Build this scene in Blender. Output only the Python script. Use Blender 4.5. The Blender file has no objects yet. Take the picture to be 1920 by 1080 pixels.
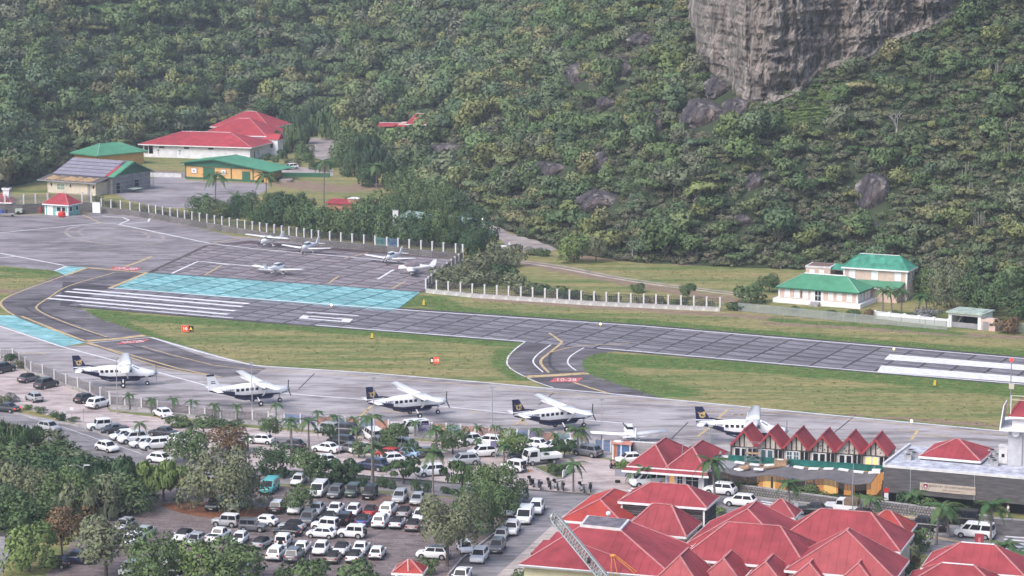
import bpy, bmesh, math, random
import numpy as np
from mathutils import Vector, Matrix, noise

# ------------------------------------------------------------------ camera, sky, sun, exposure
scene = bpy.context.scene
COL = scene.collection
CAM_H, FPX = 75.0, 5000.0
PITCH = math.atan(775.0 / FPX)
camd = bpy.data.cameras.new("camera"); cam = bpy.data.objects.new("camera", camd); COL.objects.link(cam)
camd.sensor_width = 36.0; camd.lens = FPX / 1920 * 36.0
camd.clip_start = 1.0; camd.clip_end = 4000.0
cam.location = (0, 0, CAM_H); cam.rotation_euler = (math.pi / 2 - PITCH, 0, 0)
scene.camera = cam

SUN_ELEV, SUN_AZ = math.radians(48), math.radians(-135)      # azimuth measured from +Y towards +X
world = bpy.data.worlds.new("World"); scene.world = world; world.use_nodes = True
wn = world.node_tree; wn.nodes.clear()
sky = wn.nodes.new("ShaderNodeTexSky"); sky.sky_type = 'NISHITA'; sky.sun_disc = False
sky.sun_elevation = SUN_ELEV; sky.sun_rotation = SUN_AZ
sky.air_density = 1.0; sky.dust_density = 3.5; sky.ozone_density = 1.3
bg = wn.nodes.new("ShaderNodeBackground"); bg.inputs['Strength'].default_value = 0.15
wo = wn.nodes.new("ShaderNodeOutputWorld")
wn.links.new(sky.outputs[0], bg.inputs[0]); wn.links.new(bg.outputs[0], wo.inputs[0])
sund = bpy.data.lights.new("sun", 'SUN'); sun = bpy.data.objects.new("sun", sund); COL.objects.link(sun)
sund.energy = 1.25; sund.angle = math.radians(28); sund.color = (1.0, 0.98, 0.96)
sd = Vector((math.sin(SUN_AZ) * math.cos(SUN_ELEV), math.cos(SUN_AZ) * math.cos(SUN_ELEV), math.sin(SUN_ELEV)))
sun.rotation_euler = sd.to_track_quat('Z', 'Y').to_euler()
sun.location = (0, 300, 200)
scene.view_settings.view_transform = 'Standard'; scene.view_settings.look = 'None'
scene.view_settings.gamma = 1.0; scene.view_settings.use_curve_mapping = False
scene.view_settings.exposure = 0.76
cy = scene.cycles
cy.max_bounces = 5; cy.diffuse_bounces = 2; cy.glossy_bounces = 2; cy.transmission_bounces = 3
cy.volume_bounces = 0; cy.transparent_max_bounces = 6
cy.use_denoising = True

# ------------------------------------------------------------------ geometry of the place
CP, SP = math.cos(PITCH), math.sin(PITCH)
def P(px, py, z=0.0):
    """point at height z seen in photograph pixel (px, py)"""
    x, y = (px - 960) / FPX, (540 - py) / FPX
    d = Vector((x, CP + y * SP, -SP + y * CP))
    t = (z - CAM_H) / d.z
    return Vector((d.x * t, d.y * t, z))
def Q(px, py, Y):
    """point at distance Y seen in photograph pixel (px, py)"""
    x, y = (px - 960) / FPX, (540 - py) / FPX
    d = Vector((x, CP + y * SP, -SP + y * CP))
    t = Y / d.y
    return Vector((d.x * t, Y, CAM_H + d.z * t))
def proj(p):
    X, Y, z = p[0], p[1], p[2] - CAM_H
    D = Y * CP - z * SP
    return 960 + FPX * X / D, 540 - FPX * (z * CP + Y * SP) / D
rad = math.radians
rnd = random.Random(7)

# ------------------------------------------------------------------ materials
MATS = {}
def nd(t, kind, **kw):
    n = t.nodes.new(kind)
    for k, v in kw.items(): setattr(n, k, v)
    return n
def mat(name, col, rough=0.75, var=0.12, scale=1.5, bump=0.0, metal=0.0, objvar=0.0, col2=None, stretch=None, spec=0.3, big=0.0, emit=None, coat=0.0):
    """painted / mineral surface: base colour with fine and broad natural variation"""
    if name in MATS: return MATS[name]
    m = bpy.data.materials.new(name); m.use_nodes = True; t = m.node_tree
    b = t.nodes['Principled BSDF']
    b.inputs['Roughness'].default_value = rough; b.inputs['Metallic'].default_value = metal
    b.inputs['Specular IOR Level'].default_value = spec
    if coat: b.inputs['Coat Weight'].default_value = coat
    tc = nd(t, 'ShaderNodeTexCoord')
    src = tc.outputs['Object']
    if stretch:
        mp = nd(t, 'ShaderNodeMapping'); mp.inputs['Scale'].default_value = stretch
        t.links.new(src, mp.inputs[0]); src = mp.outputs[0]
    n1 = nd(t, 'ShaderNodeTexNoise'); n1.inputs['Scale'].default_value = scale; n1.inputs['Detail'].default_value = 6
    n1.inputs['Roughness'].default_value = 0.65
    t.links.new(src, n1.inputs['Vector'])
    c2 = col2 or tuple(max(0, c * (1 - 2.2 * var)) for c in col)
    hi = tuple(min(1, c * (1 + var)) for c in col)
    r = nd(t, 'ShaderNodeValToRGB'); r.color_ramp.elements[0].position = 0.3; r.color_ramp.elements[1].position = 0.72
    r.color_ramp.elements[0].color = (*c2, 1); r.color_ramp.elements[1].color = (*hi, 1)
    t.links.new(n1.outputs[0], r.inputs[0]); cur = r.outputs[0]
    if big:
        n2 = nd(t, 'ShaderNodeTexNoise'); n2.inputs['Scale'].default_value = scale * 0.12; n2.inputs['Detail'].default_value = 4
        t.links.new(src, n2.inputs['Vector'])
        mr = nd(t, 'ShaderNodeMapRange'); mr.inputs[1].default_value = .35; mr.inputs[2].default_value = .65
        mr.inputs[3].default_value = 1 - big; mr.inputs[4].default_value = 1 + big * .5
        t.links.new(n2.outputs[0], mr.inputs[0])
        mx = nd(t, 'ShaderNodeMix', data_type='RGBA', blend_type='MULTIPLY'); mx.inputs[0].default_value = 1
        t.links.new(cur, mx.inputs[6]); t.links.new(mr.outputs[0], mx.inputs[7]); cur = mx.outputs[2]
    if objvar:
        oi = nd(t, 'ShaderNodeObjectInfo'); mr = nd(t, 'ShaderNodeMapRange')
        mr.inputs[3].default_value = 1 - objvar; mr.inputs[4].default_value = 1 + objvar
        t.links.new(oi.outputs['Random'], mr.inputs[0])
        mx = nd(t, 'ShaderNodeMix', data_type='RGBA', blend_type='MULTIPLY'); mx.inputs[0].default_value = 1
        t.links.new(cur, mx.inputs[6]); t.links.new(mr.outputs[0], mx.inputs[7]); cur = mx.outputs[2]
    t.links.new(cur, b.inputs['Base Color'])
    if bump:
        bp = nd(t, 'ShaderNodeBump'); bp.inputs['Strength'].default_value = min(1, bump); bp.inputs['Distance'].default_value = 0.15
        t.links.new(n1.outputs[0], bp.inputs['Height']); t.links.new(bp.outputs[0], b.inputs['Normal'])
    if emit:
        b.inputs['Emission Color'].default_value = (*emit[0], 1); b.inputs['Emission Strength'].default_value = emit[1]
    MATS[name] = m
    return m
def leafmat(name, cols, tint=0.45):
    """foliage: hue differs per plant, each leaf clump a little lighter or darker"""
    if name in MATS: return MATS[name]
    m = bpy.data.materials.new(name); m.use_nodes = True; t = m.node_tree
    b = t.nodes['Principled BSDF']; out = t.nodes['Material Output']
    b.inputs['Roughness'].default_value = 0.7; b.inputs['Specular IOR Level'].default_value = 0.18
    oi = nd(t, 'ShaderNodeObjectInfo'); r = nd(t, 'ShaderNodeValToRGB')
    els = r.color_ramp.elements
    while len(els) < len(cols): els.new(0.5)
    for i, c in enumerate(cols):
        els[i].position = i / max(1, len(cols) - 1); els[i].color = (*c, 1)
    t.links.new(oi.outputs['Random'], r.inputs[0])
    at = nd(t, 'ShaderNodeAttribute'); at.attribute_name = 'tint'
    mr = nd(t, 'ShaderNodeMapRange'); mr.inputs[3].default_value = 1 - tint; mr.inputs[4].default_value = 1 + tint
    t.links.new(at.outputs['Fac'], mr.inputs[0])
    mx = nd(t, 'ShaderNodeMix', data_type='RGBA', blend_type='MULTIPLY'); mx.inputs[0].default_value = 1
    t.links.new(r.outputs[0], mx.inputs[6]); t.links.new(mr.outputs[0], mx.inputs[7])
    t.links.new(mx.outputs[2], b.inputs['Base Color'])
    tr = nd(t, 'ShaderNodeBsdfTranslucent'); t.links.new(mx.outputs[2], tr.inputs[0])
    ms = nd(t, 'ShaderNodeMixShader'); ms.inputs[0].default_value = 0.18
    t.links.new(b.outputs[0], ms.inputs[1]); t.links.new(tr.outputs[0], ms.inputs[2]); t.links.new(ms.outputs[0], out.inputs[0])
    MATS[name] = m
    return m

WHITE = mat('white_paint', (.78, .78, .80), .5, .04, 2)
OFFWH = mat('weathered_white', (.66, .65, .66), .7, .12, 1.2)
MARK = mat('marking_white', (.74, .73, .76), .7, .12, .9)
MARKY = mat('marking_yellow', (.56, .42, .23), .7, .2, .9)
MARKR = mat('marking_red', (.55, .14, .14), .7, .25, .9)
REDR = mat('red_roof_sheet', (.36, .058, .070), .55, .14, .5, big=.22, spec=.3)
REDR2 = mat('red_roof_bright', (.44, .06, .05), .55, .14, .5, big=.2, spec=.3)
REDF = mat('red_roof_far', (.40, .050, .062), .55, .14, .6, big=.15)
RIDGE = mat('roof_ridge_pink', (.52, .22, .22), .5, .12, 2)
GREENR = mat('green_roof_sheet', (.085, .29, .17), .5, .10, .6, big=.1)
GREENR2 = mat('green_roof_teal', (.07, .30, .21), .45, .25, .7)
GREEND = mat('dark_green_paint', (.035, .14, .085), .6, .1, 1)
PEACH = mat('peach_wall', (.62, .47, .40), .8, .08, 1)
ORANGE = mat('orange_wall', (.68, .40, .16), .8, .08, .8)
CREAM = mat('cream_wall', (.62, .55, .46), .85, .1, 1)
WALLW = mat('white_wall', (.78, .78, .82), .8, .09, .8)
TEALW = mat('teal_wall', (.20, .47, .44), .7, .06, 1)
GREYW = mat('grey_wall', (.30, .30, .32), .8, .14, .8)
CONC = mat('concrete_wall', (.36, .34, .35), .9, .18, 1.2, bump=.3)
WOODD = mat('dark_wood', (.085, .07, .065), .7, .3, 3, stretch=(1, 1, 6))
WOODL = mat('ochre_board', (.50, .33, .17), .7, .2, 2)
WOODG = mat('grey_cladding', (.15, .14, .15), .75, .3, 1.2, stretch=(.4, .4, 5))
DARK = mat('dark_interior', (.012, .012, .016), .6, .1, 2)
GLASS = mat('dark_glass', (.018, .02, .028), .12, .1, 1, spec=.22)
GLASSB = mat('tinted_glass', (.08, .14, .17), .08, .1, 1, spec=.6)
BLACK = mat('black_plastic', (.018, .018, .02), .5, .1, 3)
TYRE = mat('tyre_rubber', (.02, .02, .022), .85, .1, 3)
STEEL = mat('brushed_steel', (.42, .43, .45), .4, .1, 3, metal=.6)
GALV = mat('galvanised_pole', (.34, .36, .37), .5, .12, 2)
STONE = mat('stone', (.22, .205, .20), .9, .22, 2.2, bump=.6, objvar=.35)
MORTAR = mat('stone_mortar', (.13, .125, .13), .95, .3, 2.5, bump=.6)
NAVY = mat('navy_paint', (.012, .014, .06), .3, .05, 1, spec=.5, coat=.3)
PLANEW = mat('aircraft_white', (.80, .80, .83), .3, .02, 1, spec=.5, coat=.3)
GOLD = mat('gold_paint', (.55, .40, .16), .4, .1, 3)
ORNG = mat('orange_paint', (.75, .30, .07), .5, .1, 2)
REDP = mat('red_paint', (.60, .04, .03), .5, .08, 2)
BARK = mat('bark', (.14, .115, .10), .9, .3, 4, bump=.5)
BARKP = mat('palm_bark', (.24, .215, .20), .9, .25, 3, stretch=(1, 1, 5))
BARKW = mat('dead_wood', (.42, .40, .38), .9, .2, 3)
TERRA = mat('terracotta', (.50, .22, .17), .8, .15, 2)
SKIN = mat('skin', (.30, .18, .12), .6, .05, 3)
YELLOW = mat('yellow_marker', (.75, .52, .06), .5, .08, 2)
LAMP = mat('lit_lamp', (.9, .88, .8), .4, .02, 1, emit=((1, .93, .8), 2.2))
LAMPY = mat('lit_yellow_lamp', (.9, .8, .3), .4, .02, 1, emit=((1, .82, .35), 1.3))
REDLIT = mat('lit_red_sign', (.7, .05, .02), .5, .03, 1, emit=((1, .06, .02), .55))
BRAKE = mat('lit_brake_lamp', (.7, .03, .02), .4, .03, 1, emit=((1, .05, .03), 1.2))
WARM = mat('warm_lit_interior', (.55, .28, .10), .6, .3, .7, emit=((1, .46, .16), .34))  # wall and door surfaces glow: the interior lamplight is put into the material
WARMW = mat('warm_lit_window', (.7, .5, .2), .3, .2, 1, emit=((1, .62, .22), .5))

# ------------------------------------------------------------------ mesh building
class MB:
    def __init__(s): s.v, s.f, s.m = [], [], []
    def quad(s, *pts, m=0):
        b = len(s.v); s.v += [tuple(p) for p in pts]; s.f.append(tuple(range(b, b + len(pts)))); s.m.append(m); return s
    def hexa(s, lo, hi, m=0):
        """solid between two rings of equal length (lo and hi counter-clockwise from above)"""
        b, n = len(s.v), len(lo); s.v += [tuple(p) for p in lo] + [tuple(p) for p in hi]
        s.f.append(tuple(b + n - 1 - i for i in range(n))); s.f.append(tuple(b + n + i for i in range(n)))
        for i in range(n):
            j = (i + 1) % n; s.f.append((b + i, b + j, b + n + j, b + n + i))
        s.m += [m] * (n + 2); return s
    def box(s, x0, x1, y0, y1, z0, z1, m=0):
        return s.hexa([(x0, y0, z0), (x1, y0, z0), (x1, y1, z0), (x0, y1, z0)], [(x0, y0, z1), (x1, y0, z1), (x1, y1, z1), (x0, y1, z1)], m)
    def prism(s, poly, z0, z1, m=0):
        a = sum(poly[i][0] * poly[(i + 1) % len(poly)][1] - poly[(i + 1) % len(poly)][0] * poly[i][1] for i in range(len(poly)))
        if a < 0: poly = poly[::-1]
        return s.hexa([(p[0], p[1], z0) for p in poly], [(p[0], p[1], z1) for p in poly], m)
    def sideprism(s, poly, y0, y1, m=0):
        """profile in x-z pushed along y"""
        a = sum(poly[i][0] * poly[(i + 1) % len(poly)][1] - poly[(i + 1) % len(poly)][0] * poly[i][1] for i in range(len(poly)))
        if a < 0: poly = poly[::-1]
        return s.hexa([(p[0], y1, p[1]) for p in poly], [(p[0], y0, p[1]) for p in poly], m)
    def bar(s, a, b, w, h=None, m=0, up=(0, 0, 1)):
        a, b = Vector(a), Vector(b); h = h or w
        d = (b - a); 
        if d.length < 1e-6: return s
        d.normalize(); u = Vector(up)
        if abs(d.dot(u)) > .98: u = Vector((1, 0, 0))
        sx = d.cross(u).normalized(); sz = sx.cross(d).normalized()
        c = [(-w / 2, -h / 2), (w / 2, -h / 2), (w / 2, h / 2), (-w / 2, h / 2)]
        return s.hexa([a + sx * i + sz * j for i, j in c], [b + sx * i + sz * j for i, j in c], m)
    def tube(s, pts, r, n=7, m=0, cap=True):
        pts = [Vector(p) for p in pts]; r = r if isinstance(r, (list, tuple)) else [r] * len(pts)
        b = len(s.v)
        for i, p in enumerate(pts):
            d = (pts[min(i + 1, len(pts) - 1)] - pts[max(i - 1, 0)]).normalized()
            u = Vector((0, 0, 1)) if abs(d.z) < .9 else Vector((1, 0, 0))
            sx = d.cross(u).normalized(); sy = sx.cross(d)
            for k in range(n):
                a = 2 * math.pi * k / n
                s.v.append(tuple(p + (sx * math.cos(a) + sy * math.sin(a)) * r[i]))
        for i in range(len(pts) - 1):
            for k in range(n):
                k2 = (k + 1) % n
                s.f.append((b + i * n + k, b + i * n + k2, b + (i + 1) * n + k2, b + (i + 1) * n + k)); s.m.append(m)
        if cap:
            s.f.append(tuple(b + n - 1 - k for k in range(n))); s.m.append(m)
            e = b + (len(pts) - 1) * n; s.f.append(tuple(e + k for k in range(n))); s.m.append(m)
        return s
    def loft(s, rings, m=0, cap=True, mf=None):
        b, n = len(s.v), len(rings[0])
        for r in rings: s.v += [tuple(p) for p in r]
        for i in range(len(rings) - 1):
            for k in range(n):
                k2 = (k + 1) % n
                s.f.append((b + i * n + k, b + i * n + k2, b + (i + 1) * n + k2, b + (i + 1) * n + k))
                s.m.append(mf((Vector(rings[i][k]) + Vector(rings[i + 1][k2])) / 2) if mf else m)
        if cap:
            s.f.append(tuple(b + n - 1 - k for k in range(n))); s.m.append(m)
            e = b + (len(rings) - 1) * n; s.f.append(tuple(e + k for k in range(n))); s.m.append(m)
        return s
    def ball(s, c, r, n=8, m=0):
        c = Vector(c); r = Vector(r) if not isinstance(r, (int, float)) else Vector((r, r, r))
        rings = []
        for i in range(n // 2 + 1):
            t = -math.pi / 2 + math.pi * min(max(i / (n // 2), .02), .98)
            rings.append([c + Vector((r.x * math.cos(t) * math.cos(2 * math.pi * k / n), r.y * math.cos(t) * math.sin(2 * math.pi * k / n), r.z * math.sin(t))) for k in range(n)])
        return s.loft(rings, m)
    def mesh(s, name, smooth=False):
        me = bpy.data.meshes.new(name); me.from_pydata(s.v, [], s.f)
        if any(s.m): me.polygons.foreach_set('material_index', s.m)
        if smooth: me.polygons.foreach_set('use_smooth', [True] * len(s.f))
        me.update(); return me

def link(name, me, mats=None, parent=None, loc=None, rot=None, scale=None, kind=None):
    """one object on a mesh; the materials sit on the object so alike pieces can share the mesh"""
    if isinstance(me, MB): me = me.mesh(name)
    o = bpy.data.objects.new(name, me); COL.objects.link(o)
    if mats is not None:
        if not isinstance(mats, (list, tuple)): mats = [mats]
        while len(me.materials) < len(mats): me.materials.append(mats[len(me.materials)])
        for i, mm in enumerate(mats):
            if me.materials[i] is not mm:
                o.material_slots[i].link = 'OBJECT'; o.material_slots[i].material = mm
    if parent: o.parent = parent
    if loc is not None: o.location = loc
    if rot is not None: o.rotation_euler = rot if not isinstance(rot, (int, float)) else (0, 0, rot)
    if scale is not None: o.scale = scale if not isinstance(scale, (int, float)) else (scale,) * 3
    if kind: o['kind'] = kind
    return o
def tag(o, label, cat, group=None):
    o['label'] = label; o['category'] = cat
    if group: o['group'] = group
    return o
def thing(name, label, cat, loc=(0, 0, 0), rz=0.0, group=None):
    o = bpy.data.objects.new(name, None); COL.objects.link(o); o.empty_display_size = .3
    o.location = loc; o.rotation_euler = (0, 0, rz)
    return tag(o, label, cat, group)
def copy_tree(o, parent=None, mapm=None):
    c = o.copy(); COL.objects.link(c)
    if parent: c.parent = parent
    for ch in list(o.children): copy_tree(ch, c)
    return c
MESH = {}
def shared(key, fn, smooth=False):
    if key not in MESH:
        r = fn(); MESH[key] = r.mesh(key if isinstance(key, str) else str(key[0]), smooth) if isinstance(r, MB) else r
    return MESH[key]
def text(body, size, m, parent, loc, rot, name='lettering', ext=.01, align='CENTER', sx=1.0):
    """lettering cut as real geometry"""
    c = bpy.data.curves.new(name, 'FONT'); c.body = body; c.size = size; c.extrude = ext; c.align_x = align; c.align_y = 'CENTER'
    c.resolution_u = 2
    tmp = bpy.data.objects.new('tmp', c); COL.objects.link(tmp)
    me = bpy.data.meshes.new_from_object(tmp.evaluated_get(bpy.context.evaluated_depsgraph_get()))
    bpy.data.objects.remove(tmp); bpy.data.curves.remove(c)
    me.name = name; me.materials.clear()
    return link(name, me, m, parent, loc, rot, (sx, 1, 1))
def frame2(a, b, za=0.0):
    """building frame: origin at pixel a, x towards pixel b, y away from the camera"""
    A, B = P(*a, za), P(*b, za); d = B - A
    return Vector((A.x, A.y, 0)), math.atan2(d.y, d.x), d.length
# ------------------------------------------------------------------ hill, ground, water-free terrain
BASE_PX = [(0, 362), (60, 345), (140, 303), (260, 284), (400, 250), (540, 232), (600, 238), (650, 258), (700, 298), (760, 345), (830, 385), (895, 411), (930, 426), (1000, 452),
           (1060, 474), (1200, 494), (1400, 503), (1560, 508), (1750, 528), (1920, 572)]
BASE = [(-420, 610), (-260, 625), (-175, 640)] + [tuple(P(*p))[:2] for p in BASE_PX] + [(120, 440), (170, 405), (300, 360), (440, 330)]
BX = np.array([p[0] for p in BASE]); BY = np.array([p[1] for p in BASE])
_o = np.argsort(BX); BXs, BYs = BX[_o], BY[_o]
def hill_h(X, Y):
    X = np.asarray(X, float); Y = np.asarray(Y, float)
    d = np.full(X.shape, 1e9)
    for i in range(len(BASE) - 1):
        ax, ay = BASE[i]; bx, by = BASE[i + 1]; dx, dy = bx - ax, by - ay
        t = np.clip(((X - ax) * dx + (Y - ay) * dy) / (dx * dx + dy * dy), 0, 1)
        d = np.minimum(d, np.hypot(X - ax - t * dx, Y - ay - t * dy))
    yb = np.interp(X, BXs, BYs)
    d = np.where(Y > yb, d, -d)
    sl = 0.50 + 0.12 / (1 + np.exp(-(X - 5) / 15))
    h = sl * (d - 3 * (1 - np.exp(-np.maximum(d, 0) / 3)))
    h = h + (np.sin(X * .13 + Y * .05) + np.sin(X * .06 - Y * .11 + 1.3) + .6 * np.sin(X * .31 + 2 + Y * .17)) * .9 * np.clip(d / 12, 0, 1)
    h = np.where(d > 0, h, np.maximum(-1.2, d * .3 - .05))
    return np.where(h > 58, 58 + 10 * np.tanh((h - 58) / 14), h)
def hz(x, y): return float(hill_h(np.array([x]), np.array([y]))[0])
def hill_hit(px, py):
    """where the line of sight of a photograph pixel meets the hillside"""
    x, y = (px - 960) / FPX, (540 - py) / FPX
    d = Vector((x, CP + y * SP, -SP + y * CP)); d /= d.y
    Ys = np.arange(400, 1100, 1.0)
    zz = CAM_H + d.z * Ys; hh = np.maximum(hill_h(d.x * Ys, Ys), 0)
    k = int(np.argmax(hh >= zz)) if (hh >= zz).any() else len(Ys) - 1
    return Vector((d.x * Ys[k], Ys[k], float(hh[k])))

def grid_mesh(name, xs, ys, zf, attrs=None):
    X, Y = np.meshgrid(xs, ys); Z = zf(X, Y)
    n, m_ = len(ys), len(xs)
    v = np.stack([X.ravel(), Y.ravel(), Z.ravel()], 1)
    i = np.arange(n * m_).reshape(n, m_)
    f = np.stack([i[:-1, :-1].ravel(), i[:-1, 1:].ravel(), i[1:, 1:].ravel(), i[1:, :-1].ravel()], 1)
    me = bpy.data.meshes.new(name); me.from_pydata(v.tolist(), [], f.tolist())
    me.polygons.foreach_set('use_smooth', [True] * len(f))
    for k, a in (attrs or {}).items():
        at = me.attributes.new(k, 'FLOAT', 'POINT'); at.data.foreach_set('value', a(X, Y).ravel().astype(np.float32))
    me.update(); return me
def seg_dist(X, Y, pts):
    d = np.full(X.shape, 1e9)
    for (ax, ay), (bx, by) in zip(pts[:-1], pts[1:]):
        dx, dy = bx - ax, by - ay
        t = np.clip(((X - ax) * dx + (Y - ay) * dy) / (dx * dx + dy * dy + 1e-9), 0, 1)
        d = np.minimum(d, np.hypot(X - ax - t * dx, Y - ay - t * dy))
    return d
W = lambda pl: [tuple(P(*p))[:2] for p in pl]
GREEN_LINES = [([(165, 586), (300, 600), (440, 606), (590, 617), (700, 624), (850, 637), (985, 646)], 3.6),
               ([(170, 590), (240, 615), (330, 650), (400, 676)], 2.6),
               ([(955, 658), (945, 685), (985, 710)], 2.5),
               ([(1105, 668), (1250, 680), (1400, 688), (1640, 706), (1920, 734)], 5.5),
               ([(1098, 690), (1140, 710), (1260, 735)], 5.5),
               ([(760, 570), (800, 560), (850, 582), (1000, 594), (1200, 605), (1400, 624), (1600, 640), (1920, 664)], 4.0),
               ([(0, 505), (60, 508), (110, 512)], 3.0), ([(1500, 775), (1700, 792), (1920, 815)], 1.6),
               ([(1450, 600), (1650, 612), (1800, 625)], 2.0)]
GREEN_W = [(W(l), w) for l, w in GREEN_LINES]
DIRT_W = [(W([(985, 492), (1100, 515), (1200, 535), (1330, 556), (1400, 566)]), 3.2), (W([(905, 560), (1100, 575), (1350, 590), (1500, 602)]), 2.4),
          (W([(1440, 606), (1650, 618), (1920, 634)]), 2.2), (W([(550, 345), (640, 355), (690, 350)]), 9.0), (W([(0, 545), (50, 548)]), 3),
          (W([(260, 318), (345, 325)]), 3), (W([(1060, 480), (1300, 495), (1500, 500)]), 3.5), (W([(1380, 770), (1600, 780), (1900, 800)]), 1.5)]
def a_green(X, Y):
    g = np.zeros(X.shape)
    for l, w in GREEN_W: g = np.maximum(g, np.clip(1.35 - seg_dist(X, Y, l) / w, 0, 1))
    return g
def a_dirt(X, Y):
    g = np.zeros(X.shape)
    for l, w in DIRT_W: g = np.maximum(g, np.clip(1.3 - seg_dist(X, Y, l) / w, 0, 1))
    return g
def ground_mat():
    m = bpy.data.materials.new('dry_grass_ground'); m.use_nodes = True; t = m.node_tree; b = t.nodes['Principled BSDF']
    b.inputs['Roughness'].default_value = .95; b.inputs['Specular IOR Level'].default_value = .1
    tc = nd(t, 'ShaderNodeTexCoord')
    mp = nd(t, 'ShaderNodeMapping'); mp.inputs['Rotation'].default_value = (0, 0, rad(25)); mp.inputs['Scale'].default_value = (.45, 1.0, 1)
    t.links.new(tc.outputs['Object'], mp.inputs[0])
    def noi(s, d=6, v=mp.outputs[0]):
        n = nd(t, 'ShaderNodeTexNoise'); n.inputs['Scale'].default_value = s; n.inputs['Detail'].default_value = d; n.inputs['Roughness'].default_value = .7
        t.links.new(v, n.inputs['Vector']); return n.outputs[0]
    def ramp(src, cols):
        r = nd(t, 'ShaderNodeValToRGB'); e = r.color_ramp.elements
        while len(e) < len(cols): e.new(.5)
        for i, (p, c) in enumerate(cols): e[i].position = p; e[i].color = (*c, 1)
        t.links.new(src, r.inputs[0]); return r.outputs[0]
    def mix(f, a, c):
        x = nd(t, 'ShaderNodeMix', data_type='RGBA'); t.links.new(f, x.inputs[0]); t.links.new(a, x.inputs[6]); t.links.new(c, x.inputs[7]); return x.outputs[2]
    def attr(n):
        a = nd(t, 'ShaderNodeAttribute'); a.attribute_name = n; return a.outputs['Fac']
    def math_(op, a, c):
        x = nd(t, 'ShaderNodeMath', operation=op)
        for i, q in enumerate((a, c)):
            if isinstance(q, float): x.inputs[i].default_value = q
            else: t.links.new(q, x.inputs[i])
        return x.outputs[0]
    mp3 = nd(t, 'ShaderNodeMapping'); mp3.inputs['Rotation'].default_value = (0, 0, rad(25)); mp3.inputs['Scale'].default_value = (.10, 1, 1)
    t.links.new(tc.outputs['Object'], mp3.inputs[0])
    fine = noi(1.1); mid = noi(.28, 5); broad = noi(.22, 6, mp3.outputs[0])
    dry = ramp(fine, [(.30, (.15, .132, .058)), (.5, (.28, .245, .11)), (.70, (.39, .325, .17))])
    grn = ramp(fine, [(.30, (.035, .08, .02)), (.5, (.095, .16, .045)), (.70, (.185, .235, .085))])
    dirt = ramp(fine, [(.3, (.17, .115, .08)), (.7, (.33, .25, .185))])
    def mask(a, lo, hi):
        s = math_('ADD', a, math_('MULTIPLY', math_('SUBTRACT', mid, .5), 1.7))
        r = nd(t, 'ShaderNodeMapRange', interpolation_type='SMOOTHSTEP'); r.inputs[1].default_value = lo; r.inputs[2].default_value = hi
        t.links.new(s, r.inputs[0]); return r.outputs[0]
    patch = nd(t, 'ShaderNodeMapRange'); patch.inputs[1].default_value = .45; patch.inputs[2].default_value = .60; patch.inputs[4].default_value = .85
    t.links.new(broad, patch.inputs[0])
    c = mix(patch.outputs[0], dry, grn)
    c = mix(mask(attr('dirt'), .35, .75), c, dirt)
    c = mix(mask(attr('green'), .3, .7), c, grn)
    t.links.new(c, b.inputs['Base Color'])
    bp = nd(t, 'ShaderNodeBump'); bp.inputs['Strength'].default_value = .9; bp.inputs['Distance'].default_value = .35
    t.links.new(fine, bp.inputs['Height']); t.links.new(bp.outputs[0], b.inputs['Normal'])
    return m
xs = np.concatenate([[-700, -450, -300, -200], np.arange(-130, 131, 1.6), [200, 300, 450, 700]])
ys = np.concatenate([[-120, 0, 150, 230], np.arange(270, 720, 1.8), [760, 820, 950, 1150, 1350]])
ground = link('ground', grid_mesh('ground', xs, ys, lambda X, Y: X * 0, {'green': a_green, 'dirt': a_dirt}), ground_mat(), kind='structure')

hx = np.arange(-340, 341, 2.6); hy = np.arange(400, 1110, 2.6)
HILLG = mat('hill_soil', (.04, .055, .025), .95, .35, .35, bump=.5, col2=(.02, .03, .014))
hillside = link('hillside', grid_mesh('hillside', hx, hy, hill_h), HILLG, kind='structure')

# ------------------------------------------------------------------ pavements, one sheet above the other
def sheet(name, pl, z, m, parent=None, th=0.0, kind='structure'):
    """a paved or painted area traced on the ground"""
    w = [P(*p) for p in pl]
    b = MB()
    pts = [(p.x, p.y) for p in w]
    a = sum(pts[i][0] * pts[(i + 1) % len(pts)][1] - pts[(i + 1) % len(pts)][0] * pts[i][1] for i in range(len(pts)))
    if a < 0: pts = pts[::-1]
    if th: b.prism(pts, z - th, z)
    else: b.quad(*[(x, y, z) for x, y in pts])
    me = b.mesh(name)
    bm = bmesh.new(); bm.from_mesh(me); bmesh.ops.triangulate(bm, faces=[f for f in bm.faces if len(f.verts) > 4]); bm.to_mesh(me); bm.free()
    o = link(name, me, m, parent)
    if kind and not parent: o['kind'] = kind
    return o
def stripe(name, pl, w, z, m, parent, closed=False):
    """painted line of real width along a traced path"""
    pts = [Vector((P(*p).x, P(*p).y)) for p in pl]
    if closed: pts.append(pts[0])
    b = MB(); L, R = [], []
    for i, p in enumerate(pts):
        d = (pts[min(i + 1, len(pts) - 1)] - pts[max(i - 1, 0)]).normalized(); n = Vector((-d.y, d.x)) * w / 2
        L.append((*(p + n), z)); R.append((*(p - n), z))
    for i in range(len(pts) - 1): b.quad(R[i], R[i + 1], L[i + 1], L[i])
    return link(name, b, m, parent)
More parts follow.
